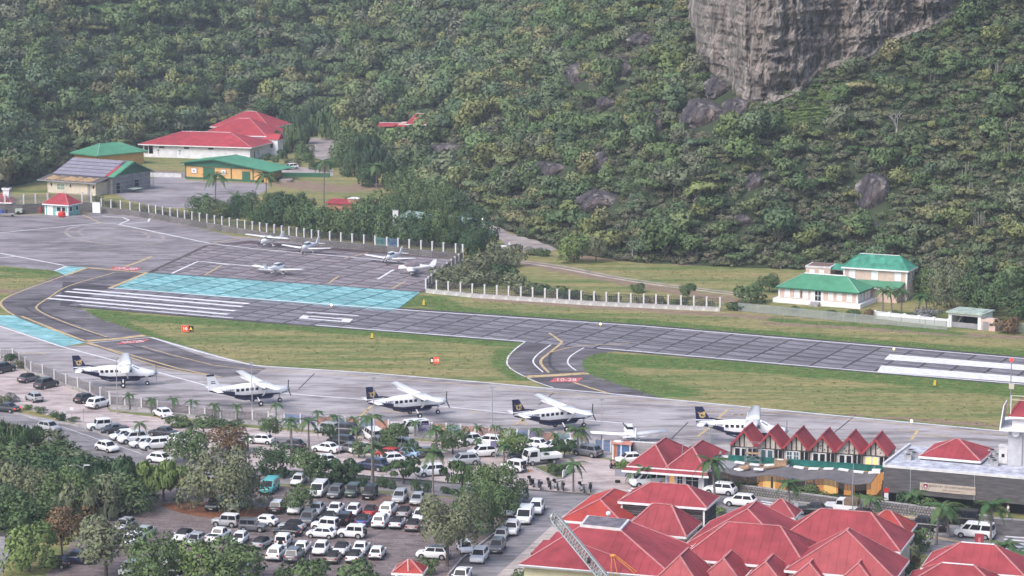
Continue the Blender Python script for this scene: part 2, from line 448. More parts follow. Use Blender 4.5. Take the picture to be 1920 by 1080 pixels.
def smooth(pl, n=6):
    """round a traced path (Catmull-Rom)"""
    out = []
    q = [pl[0]] + list(pl) + [pl[-1]]
    for i in range(1, len(q) - 2):
        for k in range(n):
            t = k / n
            out.append(tuple(.5 * (2 * q[i][c] + (q[i + 1][c] - q[i - 1][c]) * t + (2 * q[i - 1][c] - 5 * q[i][c] + 4 * q[i + 1][c] - q[i + 2][c]) * t * t
                             + (-q[i - 1][c] + 3 * q[i][c] - 3 * q[i + 1][c] + q[i + 2][c]) * t ** 3) for c in (0, 1)))
    return out + [pl[-1]]
def pave_mat(name, lo, mid_, hi, joint=None, sc=.22):
    """concrete / asphalt: broad stains, streaks along the rolling direction, fine grain"""
    m = bpy.data.materials.new(name); m.use_nodes = True; t = m.node_tree; b = t.nodes['Principled BSDF']
    b.inputs['Roughness'].default_value = .8; b.inputs['Specular IOR Level'].default_value = .25
    tc = nd(t, 'ShaderNodeTexCoord'); mp = nd(t, 'ShaderNodeMapping'); mp.inputs['Rotation'].default_value = (0, 0, rad(24)); mp.inputs['Scale'].default_value = (.35, 1, 1)
    t.links.new(tc.outputs['Object'], mp.inputs[0])
    n1 = nd(t, 'ShaderNodeTexNoise'); n1.inputs['Scale'].default_value = sc * 2.2; n1.inputs['Detail'].default_value = 9; n1.inputs['Roughness'].default_value = .72
    t.links.new(mp.outputs[0], n1.inputs['Vector'])
    n2 = nd(t, 'ShaderNodeTexNoise'); n2.inputs['Scale'].default_value = sc * .35; n2.inputs['Detail'].default_value = 5
    t.links.new(tc.outputs['Object'], n2.inputs['Vector'])
    ad = nd(t, 'ShaderNodeMix', data_type='FLOAT'); ad.inputs[0].default_value = .38
    t.links.new(n1.outputs[0], ad.inputs[2]); t.links.new(n2.outputs[0], ad.inputs[3])
    r = nd(t, 'ShaderNodeValToRGB'); e = r.color_ramp.elements; e.new(.5)
    for i, (p, c) in enumerate(zip((.36, .5, .63), (lo, mid_, hi))): e[i].position = p; e[i].color = (*c, 1)
    t.links.new(ad.outputs[0], r.inputs[0]); cur = r.outputs[0]
    oi = nd(t, 'ShaderNodeObjectInfo'); mr = nd(t, 'ShaderNodeMapRange'); mr.inputs[3].default_value = .85; mr.inputs[4].default_value = 1.2
    t.links.new(oi.outputs['Random'], mr.inputs[0])
    mx = nd(t, 'ShaderNodeMix', data_type='RGBA', blend_type='MULTIPLY'); mx.inputs[0].default_value = 1
    t.links.new(cur, mx.inputs[6]); t.links.new(mr.outputs[0], mx.inputs[7]); cur = mx.outputs[2]
    mp2 = nd(t, 'ShaderNodeMapping'); mp2.inputs['Rotation'].default_value = (0, 0, rad(22)); mp2.inputs['Scale'].default_value = (.22, 1, 1)
    t.links.new(tc.outputs['Object'], mp2.inputs[0])
    n3 = nd(t, 'ShaderNodeTexNoise'); n3.inputs['Scale'].default_value = sc * 1.5; n3.inputs['Detail'].default_value = 7; n3.inputs['Roughness'].default_value = .68; n3.inputs['Distortion'].default_value = .8
    t.links.new(mp2.outputs[0], n3.inputs['Vector'])
    st = nd(t, 'ShaderNodeMapRange', interpolation_type='SMOOTHSTEP'); st.inputs[1].default_value = .50; st.inputs[2].default_value = .58; st.inputs[3].default_value = 1; st.inputs[4].default_value = .66
    t.links.new(n3.outputs[0], st.inputs[0])
    mx = nd(t, 'ShaderNodeMix', data_type='RGBA', blend_type='MULTIPLY'); mx.inputs[0].default_value = 1
    t.links.new(cur, mx.inputs[6]); t.links.new(st.outputs[0], mx.inputs[7]); cur = mx.outputs[2]
    t.links.new(cur, b.inputs['Base Color'])
    bp = nd(t, 'ShaderNodeBump'); bp.inputs['Strength'].default_value = .25; bp.inputs['Distance'].default_value = .05
    t.links.new(n1.outputs[0], bp.inputs['Height']); t.links.new(bp.outputs[0], b.inputs['Normal'])
    return m
PV_LIGHT = pave_mat('apron_concrete', (.18, .155, .158), (.33, .30, .307), (.43, .40, .41))
PV_HELI = pave_mat('helipad_concrete', (.13, .108, .115), (.25, .225, .24), (.335, .305, .325))
PV_DARK = pave_mat('taxiway_asphalt', (.065, .052, .058), (.15, .135, .148), (.26, .235, .26))
PV_SLAB = pave_mat('runway_slab', (.10, .092, .108), (.19, .178, .20), (.275, .26, .29), sc=.4)
PV_GA = pave_mat('apron_slab', (.13, .105, .115), (.23, .20, .22), (.30, .27, .30), sc=.4)
PV_TEAL = pave_mat('turquoise_slab', (.06, .21, .22), (.20, .42, .44), (.37, .56, .60), sc=.8)
PV_TEALJ = pave_mat('turquoise_base', (.02, .12, .125), (.035, .18, .185), (.05, .24, .25), sc=.5)
PV_JOINT = pave_mat('slab_joint', (.05, .042, .05), (.075, .063, .075), (.11, .095, .115), sc=.3)
PV_JOINTB = pave_mat('stained_joint', (.06, .042, .042), (.085, .062, .064), (.12, .095, .10), sc=.3)
PV_ROAD = pave_mat('road_concrete', (.20, .18, .185), (.28, .26, .27), (.36, .335, .345), sc=.4)
PV_ROADD = pave_mat('road_worn', (.13, .12, .13), (.22, .205, .215), (.30, .28, .295), sc=.5)
PV_PINK = pave_mat('carpark_pale', (.27, .215, .205), (.39, .325, .315), (.48, .41, .395), sc=.45)
PV_GRAV = pave_mat('gravel', (.12, .09, .088), (.185, .147, .146), (.27, .225, .222), sc=1.0)
PV_RUST = pave_mat('leaf_litter', (.16, .06, .03), (.22, .085, .04), (.27, .13, .075), sc=.9)
PV_PATH = pave_mat('path_concrete', (.25, .21, .20), (.38, .33, .31), (.50, .44, .42), sc=.5)

apron = sheet('terminal_apron', [(-120, 590), (0, 600), (118, 649), (160, 648), (290, 633), (470, 684), (880, 714), (1140, 738), (1500, 772), (1960, 816), (2050, 824), (2050, 905), (1690, 890), (1380, 872), (1185, 866),
                                  (1000, 838), (640, 812), (420, 792), (207, 768), (190, 744), (60, 700), (20, 670), (-120, 655)], .012, PV_LIGHT)
heli = sheet('helipad_apron', [(-120, 425), (0, 404), (165, 400), (215, 396), (300, 410), (440, 443), (640, 461), (870, 478), (872, 490), (806, 541), (790, 549), (272, 512), (165, 502), (105, 508), (0, 498), (-120, 486)], .012, PV_HELI)
taxi = sheet('west_taxiway', [(158, 502), (278, 511), (215, 541), (130, 574), (160, 581), (175, 592), (240, 616), (300, 639), (390, 672), (500, 690), (480, 702), (410, 707), (300, 690), (163, 646), (40, 602), (10, 584), (3, 574), (5, 562), (25, 549), (120, 513)], .018, PV_DARK)
taxib = sheet('middle_taxiway', smooth([(988, 636), (965, 654), (951, 668), (950, 680), (955, 690), (972, 702), (1000, 715), (1037, 728), (1110, 738)], 4) + [(1240, 746), (1180, 727), (1140, 714)] + smooth([(1105, 702), (1093, 688), (1097, 672), (1128, 662), (1180, 657), (1200, 650)], 4), .018, PV_DARK)
runway = sheet('runway', [(118, 528), (212, 537), (790, 580), (1200, 608), (1980, 674), (1980, 728), (1640, 700), (1180, 661), (985, 643), (690, 620), (440, 601), (112, 574)], .024, PV_JOINT)
tq = sheet('turquoise_pavement', [(274, 511), (789, 548), (741, 584), (213, 541)], .03, PV_TEALJ)
tql = sheet('turquoise_corner', [(-90, 588), (28, 592), (160, 643), (118, 650), (-20, 602), (-90, 596)], .03, PV_TEAL)
tqs = sheet('turquoise_patch', [(103, 508), (126, 499), (163, 502), (122, 516)], .03, PV_TEAL)
lotu = sheet('upper_car_park', [(-120, 668), (20, 674), (60, 704), (190, 748), (206, 772), (420, 798), (640, 816), (1000, 842), (1195, 870), (1195, 930), (1000, 919), (800, 902), (640, 889), (480, 881), (300, 846), (160, 800), (0, 752), (-120, 738)], .02, PV_PINK)
road = sheet('road', [(-120, 735), (37, 778), (157, 802), (280, 846), (480, 882), (640, 890), (800, 903), (1000, 920), (1180, 934), (1195, 912), (1330, 922), (1400, 932), (1680, 966), (1960, 1012), (2060, 1030), (2060, 1130), (1700, 1030), (1480, 985), (1200, 960), (1100, 955), (1000, 948), (800, 928), (640, 914), (480, 905), (262, 884), (110, 836), (-120, 800)], .026, PV_ROAD)
street = sheet('side_street', [(975, 943), (1110, 955), (1040, 1000), (955, 1110), (830, 1110)], .03, PV_ROADD)
pave = sheet('side_pavement', [(1056, 968), (1100, 940), (1110, 955), (1060, 1000), (1000, 1060), (985, 1110), (900, 1110)], .12, PV_PATH, th=.13)
lotg = sheet('gravel_car_park', [(180, 940), (330, 915), (480, 908), (800, 930), (965, 945), (840, 1110), (60, 1110), (150, 1000)], .02, PV_GRAV)
rust = sheet('leaf_litter', smooth([(300, 948), (350, 940), (480, 950), (520, 960), (470, 972), (400, 972), (340, 962), (300, 948)], 4), .028, PV_RUST)
rust2 = sheet('leaf_litter', smooth([(660, 925), (800, 938), (835, 948), (800, 956), (700, 945), (660, 925)], 4), .028, mat('reddish_soil', (.22, .13, .11), .95, .25, .8))
lowrd = sheet('lower_road', [(-120, 995), (20, 992), (85, 982), (62, 1002), (20, 1030), (0, 1080), (-120, 1100)], .02, PV_ROAD)
yard = sheet('fire_station_yard', [(262, 338), (345, 322), (350, 338), (500, 345), (505, 352), (480, 368), (430, 388), (380, 392), (290, 388), (235, 374), (215, 362)], .02, PV_HELI)
yardd = sheet('fire_station_drive', [(525, 310), (625, 318), (625, 330), (520, 326)], .02, PV_PATH)
hroad = sheet('hill_road', [(900, 408), (925, 412), (955, 438), (1045, 460), (1040, 470), (960, 470), (928, 440), (905, 425)], .02, PV_PATH)
stripe('wheel_track', smooth([(978, 489), (1060, 500), (1150, 518), (1250, 533), (1330, 543), (1400, 552)]), .9, .02, PV_PATH, None)['kind'] = 'structure'
stripe('wheel_track', smooth([(975, 492), (1055, 504), (1150, 522), (1250, 537), (1330, 547), (1400, 556)]), .9, .02, PV_PATH, None)['kind'] = 'structure'
sheet('house_drive', [(590, 258), (640, 262), (640, 300), (600, 300), (560, 275), (540, 268)], .02, PV_PATH)

# concrete slabs: every slab of runway, apron and turquoise strip stands in its dark joint grid
def clip(poly, x0, x1, y0, y1):
    for ax, lim, sg in ((0, x0, 1), (0, x1, -1), (1, y0, 1), (1, y1, -1)):
        out = []
        for i in range(len(poly)):
            a, b = poly[i - 1], poly[i]; da, db = sg * (a[ax] - lim), sg * (b[ax] - lim)
            if (da >= 0) != (db >= 0):
                t = da / (da - db); out.append((a[0] + (b[0] - a[0]) * t, a[1] + (b[1] - a[1]) * t))
            if db >= 0: out.append(b)
        poly = out
        if len(poly) < 3: return []
    return poly
def slabs(parent, pl, org, ang, cw, cd, z, m, gap=.32, off=(0, 0), seed=1):
    r = random.Random(seed); O = P(*org); ca, sa = math.cos(ang), math.sin(ang)
    loc = []
    for p in pl:
        q = P(*p); dx, dy = q.x - O.x, q.y - O.y; loc.append((dx * ca + dy * sa - off[0], -dx * sa + dy * ca - off[1]))
    xs_, ys_ = [p[0] for p in loc], [p[1] for p in loc]; n = 0
    full = None
    for i in range(math.floor(min(xs_) / cw), math.ceil(max(xs_) / cw)):
        for j in range(math.floor(min(ys_) / cd), math.ceil(max(ys_) / cd)):
            c = clip(loc, i * cw + gap / 2, (i + 1) * cw - gap / 2, j * cd + gap / 2, (j + 1) * cd - gap / 2)
            if len(c) < 3: continue
            ar = abs(sum(c[k - 1][0] * c[k][1] - c[k][0] * c[k - 1][1] for k in range(len(c)))) / 2
            if ar < 1.0: continue
            cx, cy_ = (i + .5) * cw, (j + .5) * cd
            px_, py_ = proj((O.x + (cx + off[0]) * ca - (cy_ + off[1]) * sa, O.y + (cx + off[0]) * sa + (cy_ + off[1]) * ca, 0))
            if px_ < -60 or px_ > 1980: continue
            key = ('slab', cw, cd) if ar > (cw - gap) * (cd - gap) * .995 else None
            if key and key in MESH: me = MESH[key]
            else:
                rel = [(x - cx, y - cy_) for x, y in c]
                me = MB().prism(rel, -.02, .0).mesh('slab')
                if key: MESH[key] = me
            o = link('slab', me, m, parent, (O.x + (cx + off[0]) * ca - (cy_ + off[1]) * sa, O.y + (cx + off[0]) * sa + (cy_ + off[1]) * ca, z + r.uniform(0, .006)), ang); n += 1
    return n
RA = math.atan2(411.8 - 483.9, 80.3 + 73.9)
nsl = slabs(runway, [(205, 541), (790, 583.5), (1200, 611.5), (1980, 678), (1980, 727), (1640, 699), (1180, 660), (985, 642), (690, 619), (440, 600), (128, 573)], (205, 541), RA, 5.2, 3.35, .05, PV_SLAB, gap=.42, off=(1.2, 0))
ntq = slabs(tq, [(273, 512), (788, 548), (740, 583.5), (215, 541)], (205, 541), RA, 5.2, 3.35, .055, PV_TEAL, gap=.30, off=(1.2, 0))
nga = slabs(heli, [(392, 461), (470, 457), (640, 471), (866, 487), (805, 541), (790, 547), (284, 511)], (205, 541), RA, 5.2, 3.35, .036, PV_GA, gap=.45, off=(1.2, 0))
sheet('stained_concrete', [(384, 460), (470, 451), (640, 466), (872, 484), (806, 543), (790, 549), (274, 511.5)], .016, PV_JOINTB)

# markings ---------------------------------------------------------------------------------
mz = .066
stripe('edge_line', [(205, 540.5), (786, 583.5), (1200, 611.5), (1500, 637), (1980, 678)], .55, mz, MARK, runway)
stripe('edge_line', [(150, 571.5), (300, 585), (437, 597)], .6, mz, MARK, runway)
stripe('edge_line', [(592, 610), (690, 618), (985, 641)], .5, mz, MARK, runway)
stripe('edge_line', [(1120, 653), (1400, 677), (1640, 698), (1980, 726)], .5, mz, MARK, runway)
for a, b in (((138, 542.5), (467, 570)), ((123, 547), (455, 575.5)), ((105, 554.5), (441, 583.5)), ((90, 560), (428, 590))):
    stripe('threshold_bar', [a, b], 1.25, mz, MARK, runway)
# number 10 as painted for pilots coming from the left
stripe('runway_digit', [(575, 586), (672, 592.5)], .75, mz, MARK, runway)
dg = MB()
for q in ([(568, 591), (582, 592), (575, 598), (560, 596.8)], [(580, 592), (645, 597), (643, 598.6), (578, 593.4)], [(645, 596.5), (662, 598), (655, 604.6), (638, 603)], [(578, 596.6), (640, 601.4), (638, 603.2), (576, 598.2)]):
    w = [P(*p, mz + .004) for p in q]; dg.quad(*w[::-1])
link('runway_digit', dg, MARK, runway)
for q in ([(1668, 664), (1980, 689), (1980, 699), (1658, 674)], [(1652, 685), (1980, 711), (1980, 722), (1645, 697)]):
    b = MB(); b.quad(*[P(*p, mz) for p in q][::-1]); link('aiming_point_bar', b, MARK, runway)
tz = .03
RUB = mat('tyre_rubber_mark', (.075, .068, .08), .85, .3, .6)
for i in range(9):
    q = random.Random(i + 60); x = 520 + i * 130 + q.uniform(-50, 50); L = q.uniform(120, 260); o = q.uniform(8, 24)
    yl = lambda xx: 540.5 + (xx - 205) * .0805 + o
    stripe('tyre_mark', [(x, yl(x)), (x + L, yl(x + L) + q.uniform(-1, 1))], q.uniform(.22, .5), mz - .004, RUB, runway)
for pl in ([(120, 560), (60, 572), (52, 580), (110, 604), (220, 640), (330, 672)], [(200, 522), (120, 545), (78, 566), (84, 586), (160, 612)], [(1060, 640), (1040, 655), (1030, 672), (1038, 692), (1075, 706)]):
    stripe('tyre_mark', smooth(pl), .5, .028, RUB, taxi)
for pl, w in (([(163, 502.5), (275, 512), (205, 541)], .9), ([(163, 502.5), (122, 517.5)], .8), ):
    stripe('holding_line', pl, w, .062, MARKY, taxi)
stripe('guide_line', smooth([(215, 511), (130, 536), (95, 556), (70, 573), (72, 582), (100, 596), (150, 615), (200, 632)], 5), .35, tz, MARKY, taxi)
stripe('edge_line', smooth([(118, 518), (40, 546), (5, 563), (6, 577), (40, 597), (163, 641), (300, 688), (415, 707)], 5), .4, tz, MARKY, taxi)
stripe('holding_line', [(40, 593), (100, 617), (165, 642)], .5, .034, MARKY, taxi)
stripe('holding_line', [(160, 640), (225, 635), (272, 629)], 1.6, .034, MARKY, taxi)
stripe('edge_line', [(170, 643), (283, 633)], .3, .036, MARK, taxi)
stripe('edge_line', [(283, 633), (368, 658), (420, 672), (480, 686), (530, 689), (700, 700), (880, 715), (1140, 738), (1500, 773), (1980, 818)], .45, .034, MARK, apron)
stripe('guide_line', [(265, 649), (320, 665), (400, 685), (460, 692), (600, 700), (880, 722), (1100, 742), (1500, 778), (1700, 797), (1980, 826)], .3, .034, MARKY, apron)
stripe('guide_line', [(160, 643), (250, 667), (330, 690), (412, 707)], .45, .034, MARKY, apron)
stripe('stand_line', [(-40, 598), (0, 612), (115, 650), (210, 675), (390, 724), (560, 740), (690, 750), (830, 762), (1000, 780), (1185, 795), (1172, 812)], .42, .034, MARK, apron)
def red_mark(parent, quad, z, txt):
    a, b, c, d = [P(*p, z) for p in quad]
    q = MB().quad(a, b, c, d); link('mandatory_marking', q, MARKR, parent)
    ctr = (a + b + c + d) / 4; u = b - a
    L = (d - a).length
    text(txt, L * .9, MARK, parent, ctr + Vector((0, 0, .006)), (0, 0, math.atan2(u.y, u.x)), name='marking_text', ext=0, sx=min(1.8, u.length / max(.1, L * .9 * .62 * len(txt))))
red_mark(taxi, [(205, 505.5), (258, 508), (264, 502), (212, 499.5)], .05, '10-28')
red_mark(taxi, [(216, 646), (268, 641.5), (282, 636), (230, 640)], .05, '10-28')
red_mark(taxib, [(1030, 716), (1083, 716.5), (1093, 708), (1040, 708)], .05, '10-28')
stripe('guide_line', [(235, 500), (258, 492), (284, 481)], .7, .034, MARKY, heli)
stripe('guide_line', smooth([(1030, 625), (1048, 638), (1052, 644), (1030, 662), (1015, 675), (1016, 685), (1029, 699)], 4), .45, .06, MARKY, taxib)
stripe('guide_line', smooth([(1180, 645), (1100, 648), (1060, 654), (1030, 662)], 4), .35, .06, MARKY, taxib)
stripe('guide_line', [(1075, 717), (1105, 727), (1142, 738)], .5, .036, MARKY, taxib)
stripe('holding_line', [(985, 707), (1040, 704), (1102, 700)], 1.7, .034, MARKY, taxib)
stripe('edge_line', smooth([(985, 641), (966, 655), (952, 672), (956, 690), (1000, 714), (1037, 727)], 4), .25, .034, MARK, taxib)
stripe('shoulder_line', smooth([(1035, 645), (1008, 665), (1000, 680), (1018, 698)], 4), .25, .034, MARK, taxib)
stripe('shoulder_line', smooth([(1095, 652), (1070, 668), (1065, 682), (1080, 695)], 4), .25, .034, MARK, taxib)
for pl in ([(-40, 440), (0, 437), (100, 427), (190, 418), (225, 421), (278, 416), (281, 409), (262, 403), (225, 399)], [(222, 421), (300, 437), (395, 457), (470, 466), (640, 481), (790, 495)], [(225, 420), (242, 413), (230, 408), (190, 405)],
           [(-40, 470), (0, 475), (120, 498)], [(0, 484), (28, 481)], [(322, 513), (372, 490), (430, 497)], [(372, 490), (480, 500)], [(125, 499), (103, 508)], [(708, 524), (738, 506)]):
    stripe('painted_line', pl, .5, .046, MARK, heli)
for pl in ([(384, 516), (415, 498)], [(395, 457), (430, 450), (470, 444)], [(615, 532), (635, 518)], [(735, 541), (760, 528)], [(155, 403), (190, 419)], [(645, 485), (690, 474)]):
    stripe('guide_line', pl, .4, .046, MARKY, heli)
hc = [(120 + 5, 0)]
el = [(215 + 92 * math.cos(a), 441 + 18 * math.sin(a) + 6 * math.cos(a)) for a in np.linspace(0, 2 * math.pi, 40)]
stripe('helipad_ring', [tuple(p) for p in el], .8, .03, PV_PATH, heli)
el = [(213 + 66 * math.cos(a), 439 + 11 * math.sin(a) + 4 * math.cos(a)) for a in np.linspace(0, 2 * math.pi, 40)]
stripe('helipad_ring', [tuple(p) for p in el], .7, .03, PV_PATH, heli)
# stand crosses, stand numbers, shoulder figures on the terminal apron
for pl in ([(675, 782), (697, 761)], [(680, 769), (700, 769)], [(965, 797), (982, 787)], [(978, 783), (985, 797)], [(1308, 819), (1330, 802)], [(1345, 787), (1363, 769)], [(1708, 826), (1722, 806)], [(20, 664), (60, 662), (85, 664)], [(715, 770), (760, 774), (800, 774)], [(880, 771), (895, 773)]):
    stripe('stand_mark', pl, .42, .036, MARKY, apron)
for c, s in (((1330, 771), '15'), ((1382, 777), '10'), ((1698, 807), '12'), ((1755, 817), '700')):
    p = P(*c, .04); text(s, 1.7, MARKY, apron, p, (0, 0, rad(-18)), name='stand_number', ext=0, sx=1.6)
for pl in ([(1575, 803), (1605, 778)], [(1010, 760), (1040, 735)], [(1260, 822), (1290, 792)], [(1540, 829), (1575, 803)], [(560, 730), (590, 700)]):
    stripe('expansion_joint', pl, .18, .03, PV_JOINT, apron)
# zebra crossings and road paint
for i in range(8):
    t = i / 7
    stripe('crossing_bar', [(1427 + t * -14, 940 + t * 26), (1460 + t * -18, 945 + t * 26)], .5, .034, MARK, road)
for i in range(6):
    t = i / 5
    stripe('crossing_bar', [(1187 - 22 * t, 911 + 23 * t), (1203 - 18 * t, 913.5 + 24 * t)], .5, .034, MARK, road)
for i in range(10):
    t = i / 9
    stripe('crossing_bar', [(1885 - 24 * t, 1006 + 50 * t), (1960 - 24 * t, 1012 + 54 * t)], .5, .034, MARK, road)
stripe('kerb_paint', [(1540, 951), (1600, 958), (1690, 967), (1740, 975)], .9, .034, MARKY, road)
stripe('kerb_paint', [(1700, 1001), (1760, 1009), (1818, 1020)], .6, .034, MARKY, road)
stripe('lane_line', [(60, 792), (160, 822), (262, 858)], .3, .034, PV_ROADD, road)
stripe('lane_line', [(20, 772), (120, 802), (265, 851)], .12, .034, MARK, road)
def kerb(name, pl, w=.25, h=.14, m=CONC):
    b = MB(); pts = [P(*p) for p in pl]
    for a, c in zip(pts[:-1], pts[1:]): b.bar(a + Vector((0, 0, h / 2)), c + Vector((0, 0, h / 2)), w, h)
    return link(name, b, m, None, kind='structure')
kerb('kerb', [(20, 773), (37, 778), (157, 802), (280, 846), (330, 856)], .4, .22, CONC)
kerb('kerb', [(480, 882), (640, 890), (800, 903), (1000, 920), (1150, 932)], .3, .16, MORTAR)
kerb('kerb', [(925, 1003), (865, 1050), (840, 1080)], .25, .2, CONC)
kerb('kerb', [(1330, 915), (1400, 931), (1680, 964), (1960, 1010)], .3, .15, CONC)
# ------------------------------------------------------------------ rock: cliff, boulders
def rock_mat(name, dark, mid_, light, sc=.12):
    m = bpy.data.materials.new(name); m.use_nodes = True; t = m.node_tree; b = t.nodes['Principled BSDF']
    b.inputs['Roughness'].default_value = .95; b.inputs['Specular IOR Level'].default_value = .1
    tc = nd(t, 'ShaderNodeTexCoord'); mp = nd(t, 'ShaderNodeMapping'); mp.inputs['Scale'].default_value = (1, 1, .35)
    t.links.new(tc.outputs['Object'], mp.inputs[0])
    n1 = nd(t, 'ShaderNodeTexNoise'); n1.inputs['Scale'].default_value = sc * 3; n1.inputs['Detail'].default_value = 10; n1.inputs['Roughness'].default_value = .75
    t.links.new(mp.outputs[0], n1.inputs['Vector'])
    r = nd(t, 'ShaderNodeValToRGB'); e = r.color_ramp.elements; e.new(.5)
    for i, (p, c) in enumerate(zip((.36, .5, .64), (dark, mid_, light))): e[i].position = p; e[i].color = (*c, 1)
    t.links.new(n1.outputs[0], r.inputs[0])
    n2 = nd(t, 'ShaderNodeTexNoise'); n2.inputs['Scale'].default_value = sc; n2.inputs['Detail'].default_value = 5
    t.links.new(mp.outputs[0], n2.inputs['Vector'])
    mr = nd(t, 'ShaderNodeMapRange'); mr.inputs[1].default_value = .56; mr.inputs[2].default_value = .72; mr.inputs[4].default_value = .6
    t.links.new(n2.outputs[0], mr.inputs[0])
    mx = nd(t, 'ShaderNodeMix', data_type='RGBA'); mx.inputs[7].default_value = (.20, .13, .095, 1)
    t.links.new(mr.outputs[0], mx.inputs[0]); t.links.new(r.outputs[0], mx.inputs[6])
    vo = nd(t, 'ShaderNodeTexVoronoi', feature='DISTANCE_TO_EDGE'); vo.inputs['Scale'].default_value = sc * 4.5
    nx = nd(t, 'ShaderNodeMix', data_type='VECTOR'); nx.inputs[0].default_value = .35; t.links.new(mp.outputs[0], nx.inputs[4]); t.links.new(n1.outputs['Color'], nx.inputs[5]); t.links.new(nx.outputs[1], vo.inputs['Vector'])
    cr_ = nd(t, 'ShaderNodeMapRange'); cr_.inputs[1].default_value = .0; cr_.inputs[2].default_value = .06; cr_.inputs[3].default_value = .38; cr_.inputs[4].default_value = 1
    t.links.new(vo.outputs['Distance'], cr_.inputs[0])
    m2 = nd(t, 'ShaderNodeMix', data_type='RGBA', blend_type='MULTIPLY'); m2.inputs[0].default_value = 1
    t.links.new(mx.outputs[2], m2.inputs[6]); t.links.new(cr_.outputs[0], m2.inputs[7]); t.links.new(m2.outputs[2], b.inputs['Base Color'])
    bp = nd(t, 'ShaderNodeBump'); bp.inputs['Strength'].default_value = 1; bp.inputs['Distance'].default_value = .8
    t.links.new(n1.outputs[0], bp.inputs['Height']); t.links.new(bp.outputs[0], b.inputs['Normal'])
    return m
ROCK = rock_mat('cliff_rock', (.085, .074, .070), (.215, .188, .172), (.39, .345, .31))
ROCKD = rock_mat('dark_boulder', (.04, .036, .042), (.10, .09, .10), (.34, .32, .31), sc=.32)
ROCKL = rock_mat('pale_ledge_rock', (.17, .15, .14), (.28, .25, .225), (.38, .345, .31), sc=.3)

CL_LOW = [(1296, 60), (1303, 112), (1312, 140), (1340, 147), (1363, 152), (1385, 178), (1407, 196), (1430, 197), (1467, 187), (1500, 172), (1514, 160), (1533, 135), (1570, 124), (1613, 116), (1645, 98), (1673, 80), (1723, 60), (1760, 44), (1787, 28), (1804, 2), (1830, -40)]
lowx = np.array([p[0] for p in CL_LOW]); lowy = np.array([p[1] for p in CL_LOW])
def fbm(x, y, z, o=5):
    return noise.fractal(Vector((x, y, z)), 1.0, 2.1, o)
def build_cliff():
    b_v, idx = [], {}
    pxs = list(np.arange(1290, 1832, 3.0)); rows = 84
    base = {}
    Bs = [hill_hit(px, float(np.interp(px, lowx, lowy))) for px in pxs]
    ys_ = np.array([p.y for p in Bs]); k = np.ones(15) / 15
    ys_ = np.convolve(np.pad(ys_, 7, mode='edge'), k, 'valid')
    n = len(pxs)
    for i, px in enumerate(pxs):
        y0 = float(np.interp(px, lowx, lowy)); B = Bs[i]; Yb = min(ys_[i], B.y + 1)
        edge = min(1, max(0, (px - 1298) / 22)) * min(1, max(0, (1826 - px) / 60))
        for j in range(rows):
            t = j / (rows - 1); py = y0 + 12 - t * (y0 + 12 + 260)
            p = Q(px, py, Yb)
            up = p.z - B.z
            lean = .22 * max(up, 0) + (0 if up > 0 else -.9 * up)
            # buttresses, clefts and small breaks (metres)
            bx = p.x
            rib = 1.6 * math.sin(bx * .42 + .8 * math.sin(p.z * .2)) + 1.0 * math.sin(bx * 1.05 + 1.1 + .5 * math.sin(p.z * .33))
            cleft = -2.6 * max(0, 1 - abs(((bx + .05 * p.z) % 9.5) - 4.7) / .55) - 1.7 * max(0, 1 - abs(((bx * 1.3 + 3 + .08 * p.z) % 7.1) - 3) / .4)
            f = 1.7 * fbm(bx * .30, p.z * .09, 3.1) + .9 * fbm(bx * .8, p.z * .35, 9.2) + .45 * fbm(bx * 1.9, p.z * 1.2, 1.7, 4)
            hor = .7 * fbm(bx * .12, p.z * .9, 5.5, 3)
            und = -1.6 * math.exp(-((up - 2.2) / 1.3) ** 2) + 1.0 * math.exp(-((up - 5.0) / 1.6) ** 2)
            out = (rib * .5 + cleft * .6 + f * 1.5 + hor * 2.4 + .5 * fbm(bx * 3.1, p.z * 2.4, 4.4, 4) + und + 1.5) * (edge if up > -1 else .2)
            Y = Yb + lean - out + (1 - edge) ** 2 * 16
            q = Q(px, py, Y)
            b_v.append((q.x + .5 * fbm(bx * .5, p.z * .5, 7.7, 3), q.y, q.z))
    f_ = [(i * rows + j, (i + 1) * rows + j, (i + 1) * rows + j + 1, i * rows + j + 1) for i in range(n - 1) for j in range(rows - 1)]
    # back of the rock, far up inside the slope
    m0 = len(b_v)
    for i in range(n):
        x, y, z = b_v[i * rows + rows - 1]; b_v.append((x, y + 40, z - 6))
    f_ += [(i * rows + rows - 1, (i + 1) * rows + rows - 1, m0 + i + 1, m0 + i) for i in range(n - 1)]
    me = bpy.data.meshes.new('cliff'); me.from_pydata(b_v, [], f_); me.update()
    return me
cliff = link('cliff', build_cliff(), ROCK, None)
tag(cliff, 'tall grey rock cliff standing out of the wooded hillside', 'cliff')
# pale ledge along the foot of the overhang
lb = MB(); rings = []
for px in np.arange(1428, 1790, 7.0):
    y0 = float(np.interp(px, lowx, lowy)) - 3; B = hill_hit(px, y0); t_ = (px - 1428) / 362
    w = .5 + 1.0 * abs(fbm(px * .03, 2, 1)) + .5 * math.sin(math.pi * t_)
    c = Q(px, y0, B.y - 1.6)
    rings.append([c + Vector((0, math.cos(a) * w * 1.6, math.sin(a) * w * .8 + .5 * fbm(px * .05, a, 3))) for a in np.linspace(0, 2 * math.pi, 9)[:-1]])
lb.loft(rings); link('rock_ledge', lb, ROCKL, cliff)

